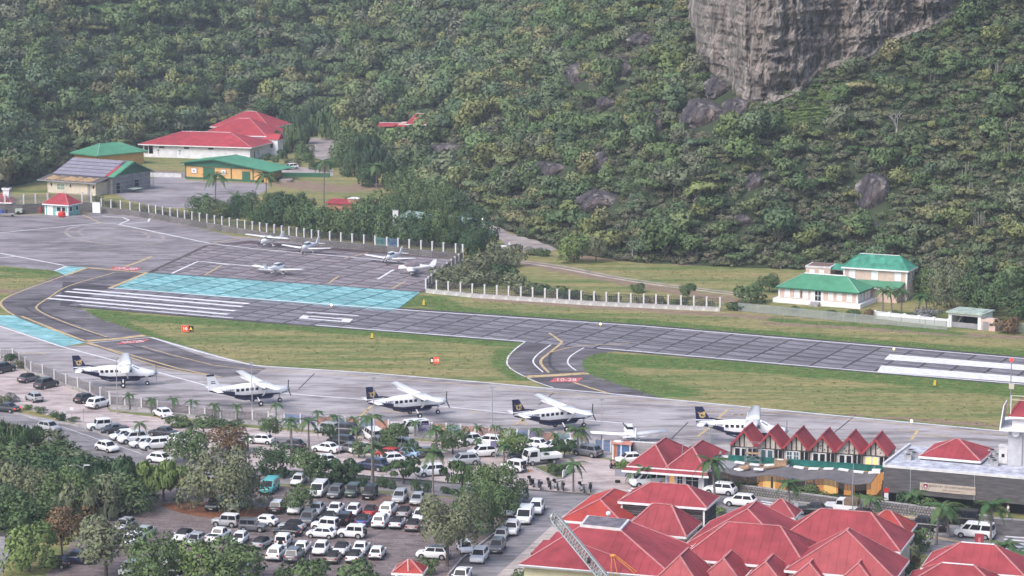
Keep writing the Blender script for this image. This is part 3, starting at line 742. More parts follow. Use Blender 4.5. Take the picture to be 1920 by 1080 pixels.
def boulder(px, py, wpx, hpx, label, seed, m=ROCKD, tilt=0.0, sink=.3):
    B = hill_hit(px, py); D = B.y
    s = FPX / D; rx, rz_ = wpx / s / 2, hpx / s / 2
    bm = bmesh.new(); bmesh.ops.create_icosphere(bm, subdivisions=5, radius=1)
    for v in bm.verts:
        p = v.co.copy(); k = 1 + .28 * fbm(p.x * 1.1 + seed, p.y * 1.1, p.z * 1.1) + .16 * fbm(p.x * 2.6 + seed, p.y * 2.6, p.z * 2.6, 4) + .07 * fbm(p.x * 8 + seed, p.y * 8, p.z * 8, 4)
        # flatten some faces as broken rock
        for dr in ((.8, -.5, .3), (-.7, -.6, .4), (.1, -.9, -.4), (.2, -.3, .93)):
            d = Vector(dr).normalized().dot(p) * k
            if d > .74: k *= 1 - (d - .74) * .75
        v.co = p * k
    me = bpy.data.meshes.new('boulder'); bm.to_mesh(me); bm.free()
    me.polygons.foreach_set('use_smooth', [False] * len(me.polygons))
    o = link('boulder', me, m, None, Q(px, py, D - rx * .35), (0, rad(tilt), rnd.uniform(0, 1)), (rx * 1.08, max(rx, rz_) * .8, rz_ * 1.08))
    return tag(o, label, 'boulder', 'boulders on the hillside')
BOULDERS = [(1640, 366, 66, 82, 'tall dark rounded boulder with pale veins above the green roofed houses', 0),
 (1415, 345, 36, 42, 'small dark boulder with pale patches left of the tall veined boulder', 20), (1195, 375, 34, 28, 'small grey boulder just right of the low broad dark boulder', 10),
 (1128, 382, 84, 44, 'low broad dark boulder nearest the bright green tree by the field', 8), (1036, 322, 88, 38, 'long flat dark boulder in the middle of the slope', 5),
 (1122, 318, 34, 66, 'narrow slanting boulder with a pale tip beside the long flat boulder', 35), (836, 285, 72, 32, 'dark boulder with pale rim right of the small red roofs', -5),
 (1164, 142, 46, 72, 'dark right limb of the arched rock below the cliff edge', 10), (1084, 150, 56, 62, 'dark left limb of the arched rock on the upper slope', -25),
 (1140, 196, 46, 26, 'low dark rock just under the arched rock', 15), (1226, 240, 52, 66, 'dark ribbed outcrop on the ridge right of the slope centre', 25),
 (1322, 222, 84, 66, 'broad dark rock pile directly below the cliff foot', 10), (1385, 212, 60, 58, 'dark rock pile with a bush beside the cliff foot', -8),
 (1088, 225, 50, 24, 'small dark rock on the slope under a round tree', 20), (1395, 415, 38, 26, 'half hidden dark rock low on the slope', 12),
 (792, 252, 30, 28, 'small dark rock touching the small red roofs', 0), (1210, 80, 70, 34, 'brown sloping rock shelf near the top of the hill', 15),
 (1640, 430, 18, 30, 'thin pale rock pillar under the tall veined boulder', 4), (1350, 170, 60, 50, 'grey rock block leaning on the cliff base', 12)]
for i, (px, py, w, h, lb_, tl) in enumerate(BOULDERS): boulder(px, py, w, h, lb_, i * 7.3 + 1, tilt=tl)

# ------------------------------------------------------------------ foliage
def crown_mesh(name, seed, n=1200, leaf=.11, flat=.75, lobes=9, spread=.62, lr=(.32, .5), up=.25, droop=0.0):
    """unit crown (radius about 1): leaf clumps laid over uneven lobes, gaps between them"""
    r = np.random.default_rng(seed)
    C = []
    for i in range(lobes):
        a = i * 2.399 + r.uniform(-.4, .4); q = math.sqrt((i + .5) / lobes) * spread * r.uniform(.75, 1.25)
        C.append((math.cos(a) * q, math.sin(a) * q, r.uniform(-.35, .55) * flat * (1 - .4 * q), r.uniform(*lr)))
    V, F, N, T = [], [], [], []
    lt = r.uniform(0, 1, len(C))
    for k in range(n):
        ci = int(r.integers(len(C))); c = C[ci]
        th = r.uniform(0, 2 * math.pi); cz = r.uniform(-.55, 1) ; sz = math.sqrt(1 - cz * cz)
        d = np.array([sz * math.cos(th), sz * math.sin(th), cz])
        rr = c[3] * (1 - .35 * r.uniform() ** 2.2) * r.uniform(.92, 1.16)
        p = np.array(c[:3]) + d * rr * np.array([1, 1, flat]); 
        if any(np.linalg.norm((p - np.array(e[:3])) / np.array([1, 1, flat])) < e[3] * .62 for e in C if e is not c): continue
        nn = d + r.normal(0, .55, 3) + np.array([0, 0, up]); nn /= np.linalg.norm(nn)
        t = np.cross(nn, r.normal(0, 1, 3)); t /= np.linalg.norm(t); s = np.cross(nn, t)
        L = leaf * r.uniform(.6, 1.35); Wd = L * r.uniform(.55, .85)
        p = p + np.array([0, 0, -droop * r.uniform() * (p[0] ** 2 + p[1] ** 2)])
        b = len(V)
        V += [p - t * L * .5, p + s * Wd * .5 - nn * L * .12, p + t * L * .5 - nn * L * .1, p - s * Wd * .5 - nn * L * .12]
        F.append((b + 3, b + 2, b + 1, b))
        cd = p / np.array([1, 1, flat]) + np.array([0, 0, .25]); cd /= np.linalg.norm(cd) + 1e-6
        on = d * .55 + cd * .6 + nn * .4 + np.array([0, 0, .05]); on /= np.linalg.norm(on); N += [on] * 4
        T.append(np.clip(.5 + .33 * (lt[ci] - .5) + r.normal(0, .17), 0, 1))
    me = bpy.data.meshes.new(name); me.from_pydata([tuple(v) for v in V], [], F)
    me.polygons.foreach_set('use_smooth', [True] * len(F))
    at = me.attributes.new('tint', 'FLOAT', 'FACE'); at.data.foreach_set('value', np.array(T, dtype=np.float32))
    me.update(); me.normals_split_custom_set_from_vertices([tuple(x) for x in N])
    return me
LEAFH = leafmat('hill_leaf', [(.085, .136, .070), (.130, .186, .075), (.102, .153, .096), (.226, .243, .096), (.096, .164, .066), (.175, .186, .127), (.141, .209, .090), (.249, .232, .119)], .5)
LEAFB = leafmat('scrub_leaf', [(.10, .125, .075), (.16, .165, .11), (.13, .17, .075), (.18, .165, .115), (.095, .14, .075)], .5)
LEAFD = leafmat('dark_leaf', [(.056, .104, .054), (.085, .141, .062)], .5)
LEAFM = leafmat('mid_leaf', [(.096, .153, .066), (.124, .181, .075)], .5)
LEAFY = leafmat('bright_leaf', [(.141, .220, .070), (.181, .243, .085)], .5)
LEAFO = leafmat('olive_leaf', [(.169, .190, .111), (.198, .215, .130)], .5)
LEAFR = leafmat('rusty_leaf', [(.210, .150, .090), (.225, .143, .083)], .5)
LEAFG = leafmat('grey_leaf', [(.240, .240, .240), (.240, .240, .240)], .4)
PALMM = leafmat('palm_frond', [(.060, .128, .053), (.090, .165, .068), (.128, .180, .075)], .35)

HC = [crown_mesh('crown', 11 + i, n=760, leaf=.2, flat=f, lobes=l, spread=s, lr=lr) for i, (f, l, s, lr) in enumerate(
    [(.85, 7, .6, (.34, .5)), (.75, 9, .66, (.28, .44)), (.95, 6, .5, (.38, .52)), (.45, 10, .75, (.24, .36)), (.6, 9, .7, (.26, .4)), (1.05, 8, .5, (.3, .46)), (.38, 12, .85, (.18, .3))])]
BC = [crown_mesh('bush_crown', 41 + i, n=330, leaf=.26, flat=f, lobes=l, spread=.6, lr=(.32, .5)) for i, (f, l) in enumerate([(.8, 5), (.6, 6), (.9, 4), (.5, 7)])]
FC = {k: [crown_mesh('crown', s + i, **kw) for i in range(3)] for k, s, kw in (
    ('round', 60, dict(n=2600, leaf=.105, flat=1.0, lobes=13, spread=.66, lr=(.26, .42))),
    ('big', 70, dict(n=6800, leaf=.064, flat=1.0, lobes=22, spread=.74, lr=(.2, .34), droop=.12)),
    ('umbrella', 80, dict(n=2300, leaf=.095, flat=.36, lobes=16, spread=.85, lr=(.18, .3))),
    ('shrub', 90, dict(n=900, leaf=.16, flat=.8, lobes=7, spread=.58, lr=(.34, .5))),
    ('tall', 100, dict(n=2600, leaf=.10, flat=1.45, lobes=14, spread=.55, lr=(.24, .38))))}
def trunk_mesh(seed, limbs=4):
    r = random.Random(seed); b = MB()
    b.tube([(0, 0, -.15), (.02, .01, .22), (.05, -.03, .45)], [.075, .06, .045], 7)
    for i in range(limbs):
        a = i * 2 * math.pi / limbs + r.uniform(-.4, .4); q = r.uniform(.25, .5)
        b.tube([(.03, 0, .30 + .03 * i), (.6 * q * math.cos(a), .6 * q * math.sin(a), .55), (q * math.cos(a), q * math.sin(a), .85)], [.042, .03, .012], 5)
    return b
TRUNKS = [trunk_mesh(i, 3 + i % 3).mesh('trunk') for i in range(4)]
EXT = {}
def tree(px, py, w, h, kind, m, label, group=None, name='tree', trunk=.38, z=0.0, cat='tree', pos=None, barkm=None, crown=None, trunkm=None):
    """w, h: crown width and total height in metres"""
    p = pos or P(px, py, z)
    if not pos and py < 620: p.z = max(0, hz(p.x, p.y))
    t = thing(name, label, cat, p, rnd.uniform(0, 6.28), group)
    cm = crown or rnd.choice(FC[kind])
    if cm not in EXT:
        c = np.empty(len(cm.vertices) * 3, dtype=np.float32); cm.vertices.foreach_get('co', c); c = c.reshape(-1, 3); q0, q1 = np.percentile(c, 1, 0), np.percentile(c, 99, 0); EXT[cm] = ((q1[0] - q0[0] + q1[1] - q0[1]) / 2, q0[2], q1[2])
    e, z0, z1 = EXT[cm]; sz = h * (1 - trunk) / (z1 - z0)
    link('crown', cm, m, t, (0, 0, h - z1 * sz), rnd.uniform(0, 6.28), (w / e, w / e, sz))
    if trunk > 0: link('trunk', trunkm or rnd.choice(TRUNKS), barkm or BARK, t, (0, 0, 0), rnd.uniform(0, 6.28), (w / 2 * .8, w / 2 * .8, h * .95))
    return t

# the wood on the slope: trees and bushes spread over everything the camera can see
HR = np.random.default_rng(5)
def masked(px, py, ext=0):
    if 1290 < px < 1815 and py < float(np.interp(px, lowx, lowy)) + ext - 2: return True
    for (bx, by, w, h, *_r) in BOULDERS:
        if abs(px - bx) < w * .46 and by - h * .4 < py < by + h * (.5 if h > 40 else .38) + ext * .8: return True
    if 1430 < px < 1560 and 160 < py < 255 and (py - 160) > -(px - 1545) * .4 - 5 and (ext or HR.uniform() < .8): return True     # bright creeper slope
    if 715 < px < 784 and 232 < py < 272 + ext: return True
    return False
def scatter(step, jit, minh=.4, ext=0):
    out = []
    for y in np.arange(430, 1000, step):
        for x in np.arange(-190, 190, step):
            X, Y = x + HR.uniform(-jit, jit), y + HR.uniform(-jit, jit)
            if abs(X) > Y * .192 + 16: continue
            out.append((X, Y))
    A = np.array(out); H = hill_h(A[:, 0], A[:, 1])
    keep = []
    for (X, Y), h in zip(A, H):
        if h < minh: continue
        px, py = proj((X, Y, h))
        if py < -130 or masked(px, py, ext): continue
        keep.append((X, Y, float(h), px, py))
    return keep
trees = scatter(3.7, 1.8, .1, 26)
bushes = scatter(1.75, .9, .02)
def size_of(t):
    X, Y, h, px, py = t
    s = (1.7 + 3.4 * HR.uniform() ** 1.8) * (1.15 if px < 900 else .95)
    if px > 1500: s *= .78
    return s
rows = [(t, size_of(t), int(HR.integers(7))) for t in trees]
vis = [r for r in rows if -10 < r[0][3] < 1930 and r[0][4] > 5]
vis.sort(key=lambda r: -r[1] / r[0][1] - (0.0005 if r[0][4] > 200 else 0))
IND = 285
chosen = set(id(r) for r in vis[:IND])
KL = {0: 'round leafy green tree in the wood on the hillside', 1: 'spreading flat topped green tree in the wood on the hillside', 2: 'tall narrow leafed green tree in the wood on the hillside'}
for r in vis[:IND]:
    (X, Y, h, px, py), s, k = r
    if k in (3, 4, 6): kl, ht = 1, s * 1.15
    elif k == 5: kl, ht = 2, s * 1.9
    else: kl, ht = 0, s * 1.5
    t = thing('hillside_tree', KL[kl], 'tree', (X, Y, h), HR.uniform(0, 6.28), 'trees in the wood on the hillside')
    fl = (.85, .75, .95, .45, .6, 1.05, .38)[k]
    link('crown', HC[k], LEAFH, t, (0, 0, ht * .62), 0, (s, s, s))
    link('trunk', TRUNKS[k % 4], BARK, t, (0, 0, -.2), HR.uniform(0, 6), (s * .7, s * .7, ht * .75))
rest = [r for r in rows if id(r) not in chosen]

def gn_stuff(name, pts, crowns, m, label_kind='stuff'):
    """one mass of plants: points carrying size, turn and kind, instanced by geometry nodes"""
    src = bpy.data.collections.new(name + '_sources')
    for i, c in enumerate(crowns):
        o = bpy.data.objects.new(f'{name}_source_{chr(97 + i)}', c); src.objects.link(o)
        if len(c.materials) == 0: c.materials.append(m)
        if c.materials[0] is not m:
            o.material_slots[0].link = 'OBJECT'; o.material_slots[0].material = m
    me = bpy.data.meshes.new(name); me.from_pydata([p[0] for p in pts], [], [])
    def at(n, t, vals, f='value'):
        a = me.attributes.new(n, t, 'POINT'); a.data.foreach_set(f, np.array(vals, dtype=np.float32 if t != 'INT' else np.int32).ravel())
    at('size', 'FLOAT_VECTOR', [p[1] for p in pts], 'vector'); at('turn', 'FLOAT_VECTOR', [p[2] for p in pts], 'vector'); at('pick', 'INT', [p[3] for p in pts])
    o = bpy.data.objects.new(name, me); COL.objects.link(o); o['kind'] = 'stuff'
    g = bpy.data.node_groups.new(name + '_nodes', 'GeometryNodeTree')
    g.interface.new_socket('Geometry', in_out='INPUT', socket_type='NodeSocketGeometry'); g.interface.new_socket('Geometry', in_out='OUTPUT', socket_type='NodeSocketGeometry')
    gi, go = g.nodes.new('NodeGroupInput'), g.nodes.new('NodeGroupOutput')
    m2p = g.nodes.new('GeometryNodeMeshToPoints'); iop = g.nodes.new('GeometryNodeInstanceOnPoints'); ci = g.nodes.new('GeometryNodeCollectionInfo')
    ci.inputs['Collection'].default_value = src; ci.inputs['Separate Children'].default_value = True; ci.inputs['Reset Children'].default_value = True
    def na(n, t):
        a = g.nodes.new('GeometryNodeInputNamedAttribute'); a.data_type = t; a.inputs['Name'].default_value = n; return a.outputs['Attribute']
    L = g.links.new
    L(gi.outputs[0], m2p.inputs[0]); L(m2p.outputs[0], iop.inputs['Points']); L(ci.outputs[0], iop.inputs['Instance'])
    iop.inputs['Pick Instance'].default_value = True
    L(na('pick', 'INT'), iop.inputs['Instance Index']); L(na('size', 'FLOAT_VECTOR'), iop.inputs['Scale'])
    e2r = g.nodes.new('FunctionNodeEulerToRotation'); L(na('turn', 'FLOAT_VECTOR'), e2r.inputs[0]); L(e2r.outputs[0], iop.inputs['Rotation'])
    L(iop.outputs[0], go.inputs[0])
    md = o.modifiers.new('plants', 'NODES'); md.node_group = g
    return o
gn_stuff('hillside_wood', [((X, Y, h + s * (.72 if k != 5 else 1.05)), (s, s, s), (0, 0, HR.uniform(0, 6.28)), k) for (X, Y, h, px, py), s, k in rest], HC, LEAFH)
gn_stuff('hillside_scrub', [((X, Y, h + .45), (s, s, s * .9), (0, 0, HR.uniform(0, 6.28)), int(HR.integers(4))) for (X, Y, h, px, py) in bushes for s in (HR.uniform(1.0, 1.9),)], BC, LEAFB)
# bright creeper under the cliff
cr = []
for i in range(420):
    px, py = HR.uniform(1430, 1575), HR.uniform(158, 250)
    if py < float(np.interp(px, lowx, lowy)) + 2 or py > 262 - (px - 1430) * .25: continue
    h = hill_hit(px, py); s = HR.uniform(.6, 1.2); cr.append((tuple(h + Vector((0, 0, .2))), (s, s, s * .7), (0, 0, HR.uniform(0, 6.28)), int(HR.integers(4))))
gn_stuff('bright_creeper', cr, BC, LEAFY)
cf = []
for i in range(110):
    px = HR.uniform(1302, 1800); py = float(np.interp(px, lowx, lowy)) + HR.uniform(2, 18); h = hill_hit(px, py); s = HR.uniform(.5, 1.2)
    cf.append((tuple(h + Vector((0, -1.0, .3))), (s, s, s), (0, 0, HR.uniform(0, 6.28)), int(HR.integers(4))))
gn_stuff('cliff_foot_scrub', cf, BC, LEAFH)

# bare pale trees and candelabra cacti on the right of the slope
def bare_tree(px, py, h, label, seed, name='bare_tree', group=None):
    r = random.Random(seed); b = MB(); B = hill_hit(px, py)
    def grow(p, d, L, rr, n):
        q = p + d * L; b.tube([p, q], [rr, rr * .7], 5)
        if n: 
            for k in range(3 if n > 1 else 2):
                dd = (d + Vector((r.uniform(-.9, .9), r.uniform(-.6, .6), r.uniform(-.1, .5)))).normalized(); grow(q, dd, L * r.uniform(.6, .8), rr * .62, n - 1)
    grow(Vector((0, 0, 0)), Vector((.05, 0, 1)), h * .36, h * .035, 3)
    o = link(name, b, BARKW, None, B); return tag(o, label, 'tree', group)
bare_tree(1680, 268, 6.5, 'pale leafless tree with bent branches right of the creeper slope', 4)
bare_tree(1185, 498 - 10, 4.5, 'grey bare branched tree at the foot of the slope by the field', 8)
bare_tree(1590, 262, 3.5, 'small pale leafless tree left of the larger leafless tree', 12)
bare_tree(1300, 395, 4, 'thin leafless tree low on the left of the tall veined boulder', 15)
def cactus(px, py, h, n, seed, label):
    r = random.Random(seed); b = MB(); B = hill_hit(px, py)
    for i in range(n):
        a = r.uniform(0, 6.28); q = r.uniform(.2, 1.3); hh = h * r.uniform(.55, 1)
        b.tube([(q * .3 * math.cos(a), q * .3 * math.sin(a), 0), (q * math.cos(a), q * math.sin(a), hh * .35), (q * 1.1 * math.cos(a), q * 1.1 * math.sin(a), hh)], [.13, .14, .09], 6)
    o = link('cactus', b, mat('cactus_skin', (.19, .20, .16), .8, .15, 2), None, B); return tag(o, label, 'cactus', 'column cacti on the slope')
for i, (px, py, h, n, l) in enumerate([(1835, 432, 3.6, 12, 'broad clump of grey column cacti above the big yellow green tree'), (1885, 262, 4.5, 7, 'tall column cacti near the right edge below the cliff top'), (1860, 155, 4.2, 8, 'column cacti highest up the slope at the right'),
        (1740, 345, 4, 6, 'column cacti right of the tall veined boulder'), (1815, 345, 4.2, 7, 'column cacti in the middle of the right hand scrub'), (1890, 300, 3.6, 6, 'short column cacti at the right edge of the picture'), (1610, 320, 3.2, 5, 'column cacti right above the tall veined boulder'),
        (1820, 375, 3, 8, 'low thicket of column cacti above the broad clump'), (1290, 380, 3.6, 6, 'single clump of column cacti left of the small dark boulder'), (1750, 160, 4, 7, 'column cacti under the right end of the cliff')]):
    cactus(px, py, h, n, i + 3, l)
# ------------------------------------------------------------------ buildings
def face_ribs(mb, pts, spacing, w=.04, h=.03, inset=.0):
    """standing seams down a roof slope (first two points are its eave)"""
    pts = [Vector(p) for p in pts]
    e = (pts[1] - pts[0]).normalized(); nrm = None
    for i in range(2, len(pts)):
        c = e.cross(pts[i] - pts[0])
        if c.length > 1e-4: nrm = c.normalized(); break
    if nrm.z < 0: nrm = -nrm
    ts = [(p - pts[0]).dot(e) for p in pts]; lo, hi = min(ts), max(ts)
    t = lo + spacing * .5
    while t < hi:
        hit = []
        for i in range(len(pts)):
            a, b = ts[i - 1], ts[i]
            if (a - t) * (b - t) < 0: hit.append(pts[i - 1] + (pts[i] - pts[i - 1]) * ((t - a) / (b - a)))
        if len(hit) == 2 and (hit[0] - hit[1]).length > .3:
            mb.bar(hit[0] + nrm * h * .4, hit[1] + nrm * h * .4, w, h, up=nrm)
        t += spacing
def roof_piece(parent, faces, m, caps=(), capm=None, seams=.0, name='roof', th=.16, fascia=None, eaves=()):
    """solid sheet-metal roof: slopes with thickness, seams, ridge caps and white fascia boards"""
    b = MB()
    for f in faces:
        f = [Vector(p) for p in f]
        nrm = (f[1] - f[0]).cross(f[2] - f[0]).normalized()
        if nrm.z < 0: f = f[::-1]
        b.hexa([p - Vector((0, 0, th)) for p in f], f)
    r = link(name, b, m, parent)
    if seams:
        s = MB()
        for f in faces: face_ribs(s, f, seams)
        if s.v: link('roof_seams', s, m, r)['kind'] = 'stuff'
    for ci, (a, c) in enumerate(caps):
        link('ridge_cap', MB().bar(Vector(a) + Vector((0, 0, .04)), Vector(c) + Vector((0, 0, .04)), .2, .08), capm or RIDGE if ci == 0 or capm is not WHITE else (m if 'green' in m.name else RIDGE), r)
    for a, c in eaves:
        a, c = Vector(a), Vector(c); d = (c - a).normalized(); n = Vector((d.y, -d.x, 0)) * .04
        link('fascia', MB().bar(a + n - Vector((0, 0, .12)), c + n - Vector((0, 0, .12)), .05, .26), fascia or WHITE, r)
    return r
def hip(parent, w, d, hw, rise, m, oh=.6, along='u', ridge=None, seams=.9, capm=None, fascia=WHITE, name='roof', x0=0, y0=0, off=0.0):
    a, b_, c, e = (x0 - oh, y0 - oh, hw), (x0 + w + oh, y0 - oh, hw), (x0 + w + oh, y0 + d + oh, hw), (x0 - oh, y0 + d + oh, hw)
    W_, D_ = w + 2 * oh, d + 2 * oh
    if along == 'u':
        L = ridge if ridge is not None else max(.3, W_ - D_); cx = x0 + w / 2 + off
        p, q = (cx - L / 2, y0 + d / 2, hw + rise), (cx + L / 2, y0 + d / 2, hw + rise)
        faces = [[a, b_, q, p], [b_, c, q], [c, e, p, q], [e, a, p]]; caps = [(p, q), (a, p), (e, p), (b_, q), (c, q)]
    else:
        L = ridge if ridge is not None else max(.3, D_ - W_); cy_ = y0 + d / 2 + off
        p, q = (x0 + w / 2, cy_ - L / 2, hw + rise), (x0 + w / 2, cy_ + L / 2, hw + rise)
        faces = [[a, b_, p], [b_, c, q, p], [c, e, q], [e, a, p, q]]; caps = [(p, q), (a, p), (b_, p), (c, q), (e, q)]
    return roof_piece(parent, faces, m, caps, capm, seams, name, eaves=[(a, b_), (b_, c), (c, e), (e, a)], fascia=fascia)
def wallbox(parent, x0, x1, y0, y1, z0, z1, m, name='wall'):
    return link(name, MB().box(x0, x1, y0, y1, z0, z1), m, parent)
def window(parent, x, y, z, w=1.0, h=1.2, rz=0.0, fm=WHITE, gm=GLASS, name='window', bars=True, dp=.06):
    """frame proud of the wall with its pane set back, glazing bar"""
    def fr():
        b = MB(); t = .09
        b.box(-w / 2 - t, w / 2 + t, -dp, .02, h, h + t).box(-w / 2 - t, w / 2 + t, -dp - .03, .02, -t, 0).box(-w / 2 - t, -w / 2, -dp, .02, 0, h).box(w / 2, w / 2 + t, -dp, .02, 0, h)
        if bars: b.box(-.025, .025, -dp * .7, .01, 0, h).box(-w / 2, -.03, -dp * .7, .01, h * .5 - .025, h * .5 + .025).box(.03, w / 2, -dp * .7, .01, h * .5 - .025, h * .5 + .025)
        return b
    f = link(name, shared(('win', round(w, 2), round(h, 2), bars, dp), fr), fm, parent, (x, y, z), rz)
    link('pane', shared(('pane', round(w, 2), round(h, 2)), lambda: MB().box(-w / 2 + .005, w / 2 - .005, -.018, .005, .005, h - .005)), gm, f)
    return f
def door(parent, x, y, z, w, h, m, rz=0.0, fm=WHITE, name='door'):
    def fr():
        b = MB(); t = .1
        b.box(-w / 2 - t, w / 2 + t, -.07, .02, h, h + t).box(-w / 2 - t, -w / 2, -.07, .02, 0, h).box(w / 2, w / 2 + t, -.07, .02, 0, h)
        return b
    f = link('door_frame', shared(('df', w, h), fr), fm, parent, (x, y, z), rz)
    def leaf():
        b = MB().box(-w / 2 + .01, w / 2 - .01, -.04, .01, .01, h - .01)
        k = max(1, round(h / .45))
        for i in range(1, k): b.box(-w / 2 + .03, w / 2 - .03, -.052, -.041, h * i / k - .02, h * i / k + .02)
        return b
    link(name, shared(('dl', w, h), leaf), m, f); return f
def shutters(parent, x, y, z, w, h, m, rz=0.0):
    def sh():
        b = MB().box(-w / 2, w / 2, -.05, .01, 0, h)
        for i in range(6): b.box(-w / 2 + .05, w / 2 - .05, -.065, -.051, h * (i + .25) / 6, h * (i + .75) / 6)
        return b
    return link('shutter', shared(('shut', round(w, 2), round(h, 2)), sh), m, parent, (x, y, z), rz)
HR_ = math.pi / 2

# --- white hillside building with three red hip roofs
O, a, w = frame2((268, 294), (481, 301)); w = 31
t = thing('community_building', 'long white building under red hip roofs with white ridge caps on the far rise', 'building', O, a)
wallbox(t, 3, w, 0, 14.5, 0, 3.5, WALLW)
wallbox(t, 0, .4, 0, .4, 0, 3.5, WALLW, 'porch_post'); wallbox(t, 0, 3, -.05, .2, 0, .9, WALLW, 'porch_wall'); wallbox(t, 1.5, 1.7, .1, .3, .9, 3.5, WALLW, 'porch_post')
wallbox(t, .2, 2.9, 3.2, 3.4, 0, 3.5, DARK, 'porch_back')
hip(t, w, 14.5, 3.5, 3.0, REDF, oh=.9, along='u', ridge=14, seams=1.1, capm=WHITE)
for x in (5.6, 12.8, 19.8): window(t, x, 0, 2.5, 1.5, .5, gm=DARK, bars=False)
for x in (9.5, 15.8): link('wall_lamp', MB().box(-.35, .35, -.25, 0, .5, .62).box(-.06, .06, -.1, 0, -.6, .5), mat('sage_metal', (.16, .25, .2), .6, .1, 2), t, (x - 5, 0, 1.5))
for x in (9.6, 23.5): link('downpipe', MB().tube([(x, -.08, 0), (x, -.08, 3.4)], .06, 6), WHITE, t)
door(t, w, 3.0, 0, 1.0, 2.1, mat('brown_door', (.2, .12, .1), .6, .1, 2), HR_); window(t, w, 6, 1, .9, 1.2, HR_)
O2 = O + Matrix.Rotation(a, 3, 'Z') @ Vector((11, 15.6, 0))
t2 = thing('community_hall', 'middle red roofed hall standing behind the long white building', 'building', O2, a)
wallbox(t2, 0, 18, 0, 15, 0, 5.0, WALLW); hip(t2, 18, 15, 5.0, 3.9, REDF, oh=.8, ridge=3.2, seams=1.1, capm=WHITE)
g = MB().hexa([(17.6, -1.5, 4.2), (22.5, -1.5, 4.2), (22.5, 3, 4.2), (17.6, 3, 4.2)], [(17.6, .7, 5.6), (22.5, .7, 5.6), (22.5, .8, 5.6), (17.6, .8, 5.6)])
link('porch_roof', g, REDF, t2); wallbox(t2, 18.02, 22.2, -1.2, 2.6, 0, 4.2, WALLW, 'porch'); window(t2, 20, -1.2, 2.0, 1.6, 1.4, gm=DARK)
O3, a3, _ = frame2((398, 258), (505, 263.5))
t3 = thing('community_wing', 'rearmost red roofed white pavilion at the top right of the white complex', 'building', P(505, 263.5) + Matrix.Rotation(a, 3, 'Z') @ Vector((-17, 0, 0)), a)
wallbox(t3, 0, 17, 0, 14, 0, 3.6, WALLW); hip(t3, 17, 14, 3.6, 4.0, REDF, oh=.9, ridge=3.0, seams=1.1, capm=WHITE)
for y in (2.5, 6, 9.5): window(t3, 17, y, 1.1, 1.1, 1.5, HR_, gm=GREYW)
link('downpipe', MB().tube([(17.1, 13.4, 0), (17.6, 14.6, 3.4)], .07, 6), WHITE, t3)

# --- fire station, orange walls, wide green gable
O, a, w = frame2((347, 334.5), (486, 342)); w = 22
t = thing('fire_station', 'orange walled fire station with a wide low green gable roof', 'building', O, a)
wallbox(t, 0, w, 0, 10, .5, 3.2, ORANGE); wallbox(t, -.04, w + .04, -.05, 10.05, 0, .5, GREEND, 'plinth')
pk = (8.6, 5.3); el, er = (-.7, 4.1), (w + 3.2, 2.9)
link('gable', MB().sideprism([(0, 3.2), (w, 3.2), (w, er[1] + .25), (pk[0], pk[1] - .1), (0, el[1] - .05)], -.25, 0.0), GREEND, t)
link('gable', MB().sideprism([(0, 3.2), (w, 3.2), (w, er[1] + .25), (pk[0], pk[1] - .1), (0, el[1] - .05)], 9.98, 10.2), GREEND, t)
def xz(p, y): return (p[0], y, p[1])
roof_piece(t, [[xz(el, 11), xz(el, -1), xz(pk, -1), xz(pk, 11)], [xz(er, -1), xz(er, 11), xz(pk, 11), xz(pk, -1)]], GREENR, [(xz(pk, -1), xz(pk, 11))], GREENR, 1.0, eaves=[(xz(el, -1), xz(pk, -1)), (xz(pk, -1), xz(er, -1))], fascia=GREEND)
door(t, 7.0, 0, .02, 3.0, 2.9, GREEND, fm=GREEND, name='roller_door'); door(t, 17.6, 0, .02, 2.1, 2.4, GREEND, fm=GREEND)
for x in (0.1, 5.3, 13.2, 19.4): wallbox(t, x, x + .3, -.09, -.001, .5, 3.2, GREEND, 'trim')
for x, wd in ((2.7, 1.7), (11.2, 1.5)):
    s = link('wall_sign', MB().box(-wd / 2, wd / 2, -.14, -.001, 0, 1.4), TERRA, t, (x, 0, 1.4))
    link('sign_face', MB().box(-wd / 2 + .12, wd / 2 - .12, -.155, -.141, .12, 1.28), WHITE, s)
    link('sign_emblem', MB().box(-.35, .35, -.165, -.156, .5, .62).box(-.2, .2, -.165, -.156, .7, .9), NAVY, s)
wallbox(t, 22.3, 23.5, .5, 4, 0, 2.0, ORANGE, 'annex')

# --- workshop with lilac sheet roof and timber lean-to
a = rad(-29); Rm = Matrix.Rotation(a, 3, 'Z'); B0 = P(211, 364); O = B0 + Rm @ Vector((-17, 0, 0))
t = thing('workshop', 'workshop with purple grey panel roof, green gable end and boarded lean to', 'building', O, a)
wallbox(t, 0, 17, 0, 15, 0, 4.2, GREYW)
link('gable', MB().hexa([(16.9, -.3, 4.2), (17.15, -.3, 4.2), (17.15, 15.3, 4.2), (16.9, 15.3, 4.2)], [(16.9, 7.4, 7.0), (17.15, 7.4, 7.0), (17.15, 7.6, 7.0), (16.9, 7.6, 7.0)]), GREEND, t)
LILAC = mat('lilac_sheet', (.25, .235, .29), .55, .12, .7); LILACD = mat('dark_lap', (.07, .065, .085), .6, .2, 1)
base = roof_piece(t, [[(-.5, -.6, 4.0), (17.9, -.6, 4.0), (17.9, 7.5, 7.1), (-.5, 7.5, 7.1)], [(17.9, 15.6, 4.0), (-.5, 15.6, 4.0), (-.5, 7.5, 7.1), (17.9, 7.5, 7.1)]], LILACD, [((-.5, 7.5, 7.1), (17.9, 7.5, 7.1))], GREYW, 0, eaves=[((17.9, -.6, 4.0), (17.9, 7.5, 7.1)), ((17.9, 7.5, 7.1), (17.9, 15.6, 4.0))], fascia=GREENR)
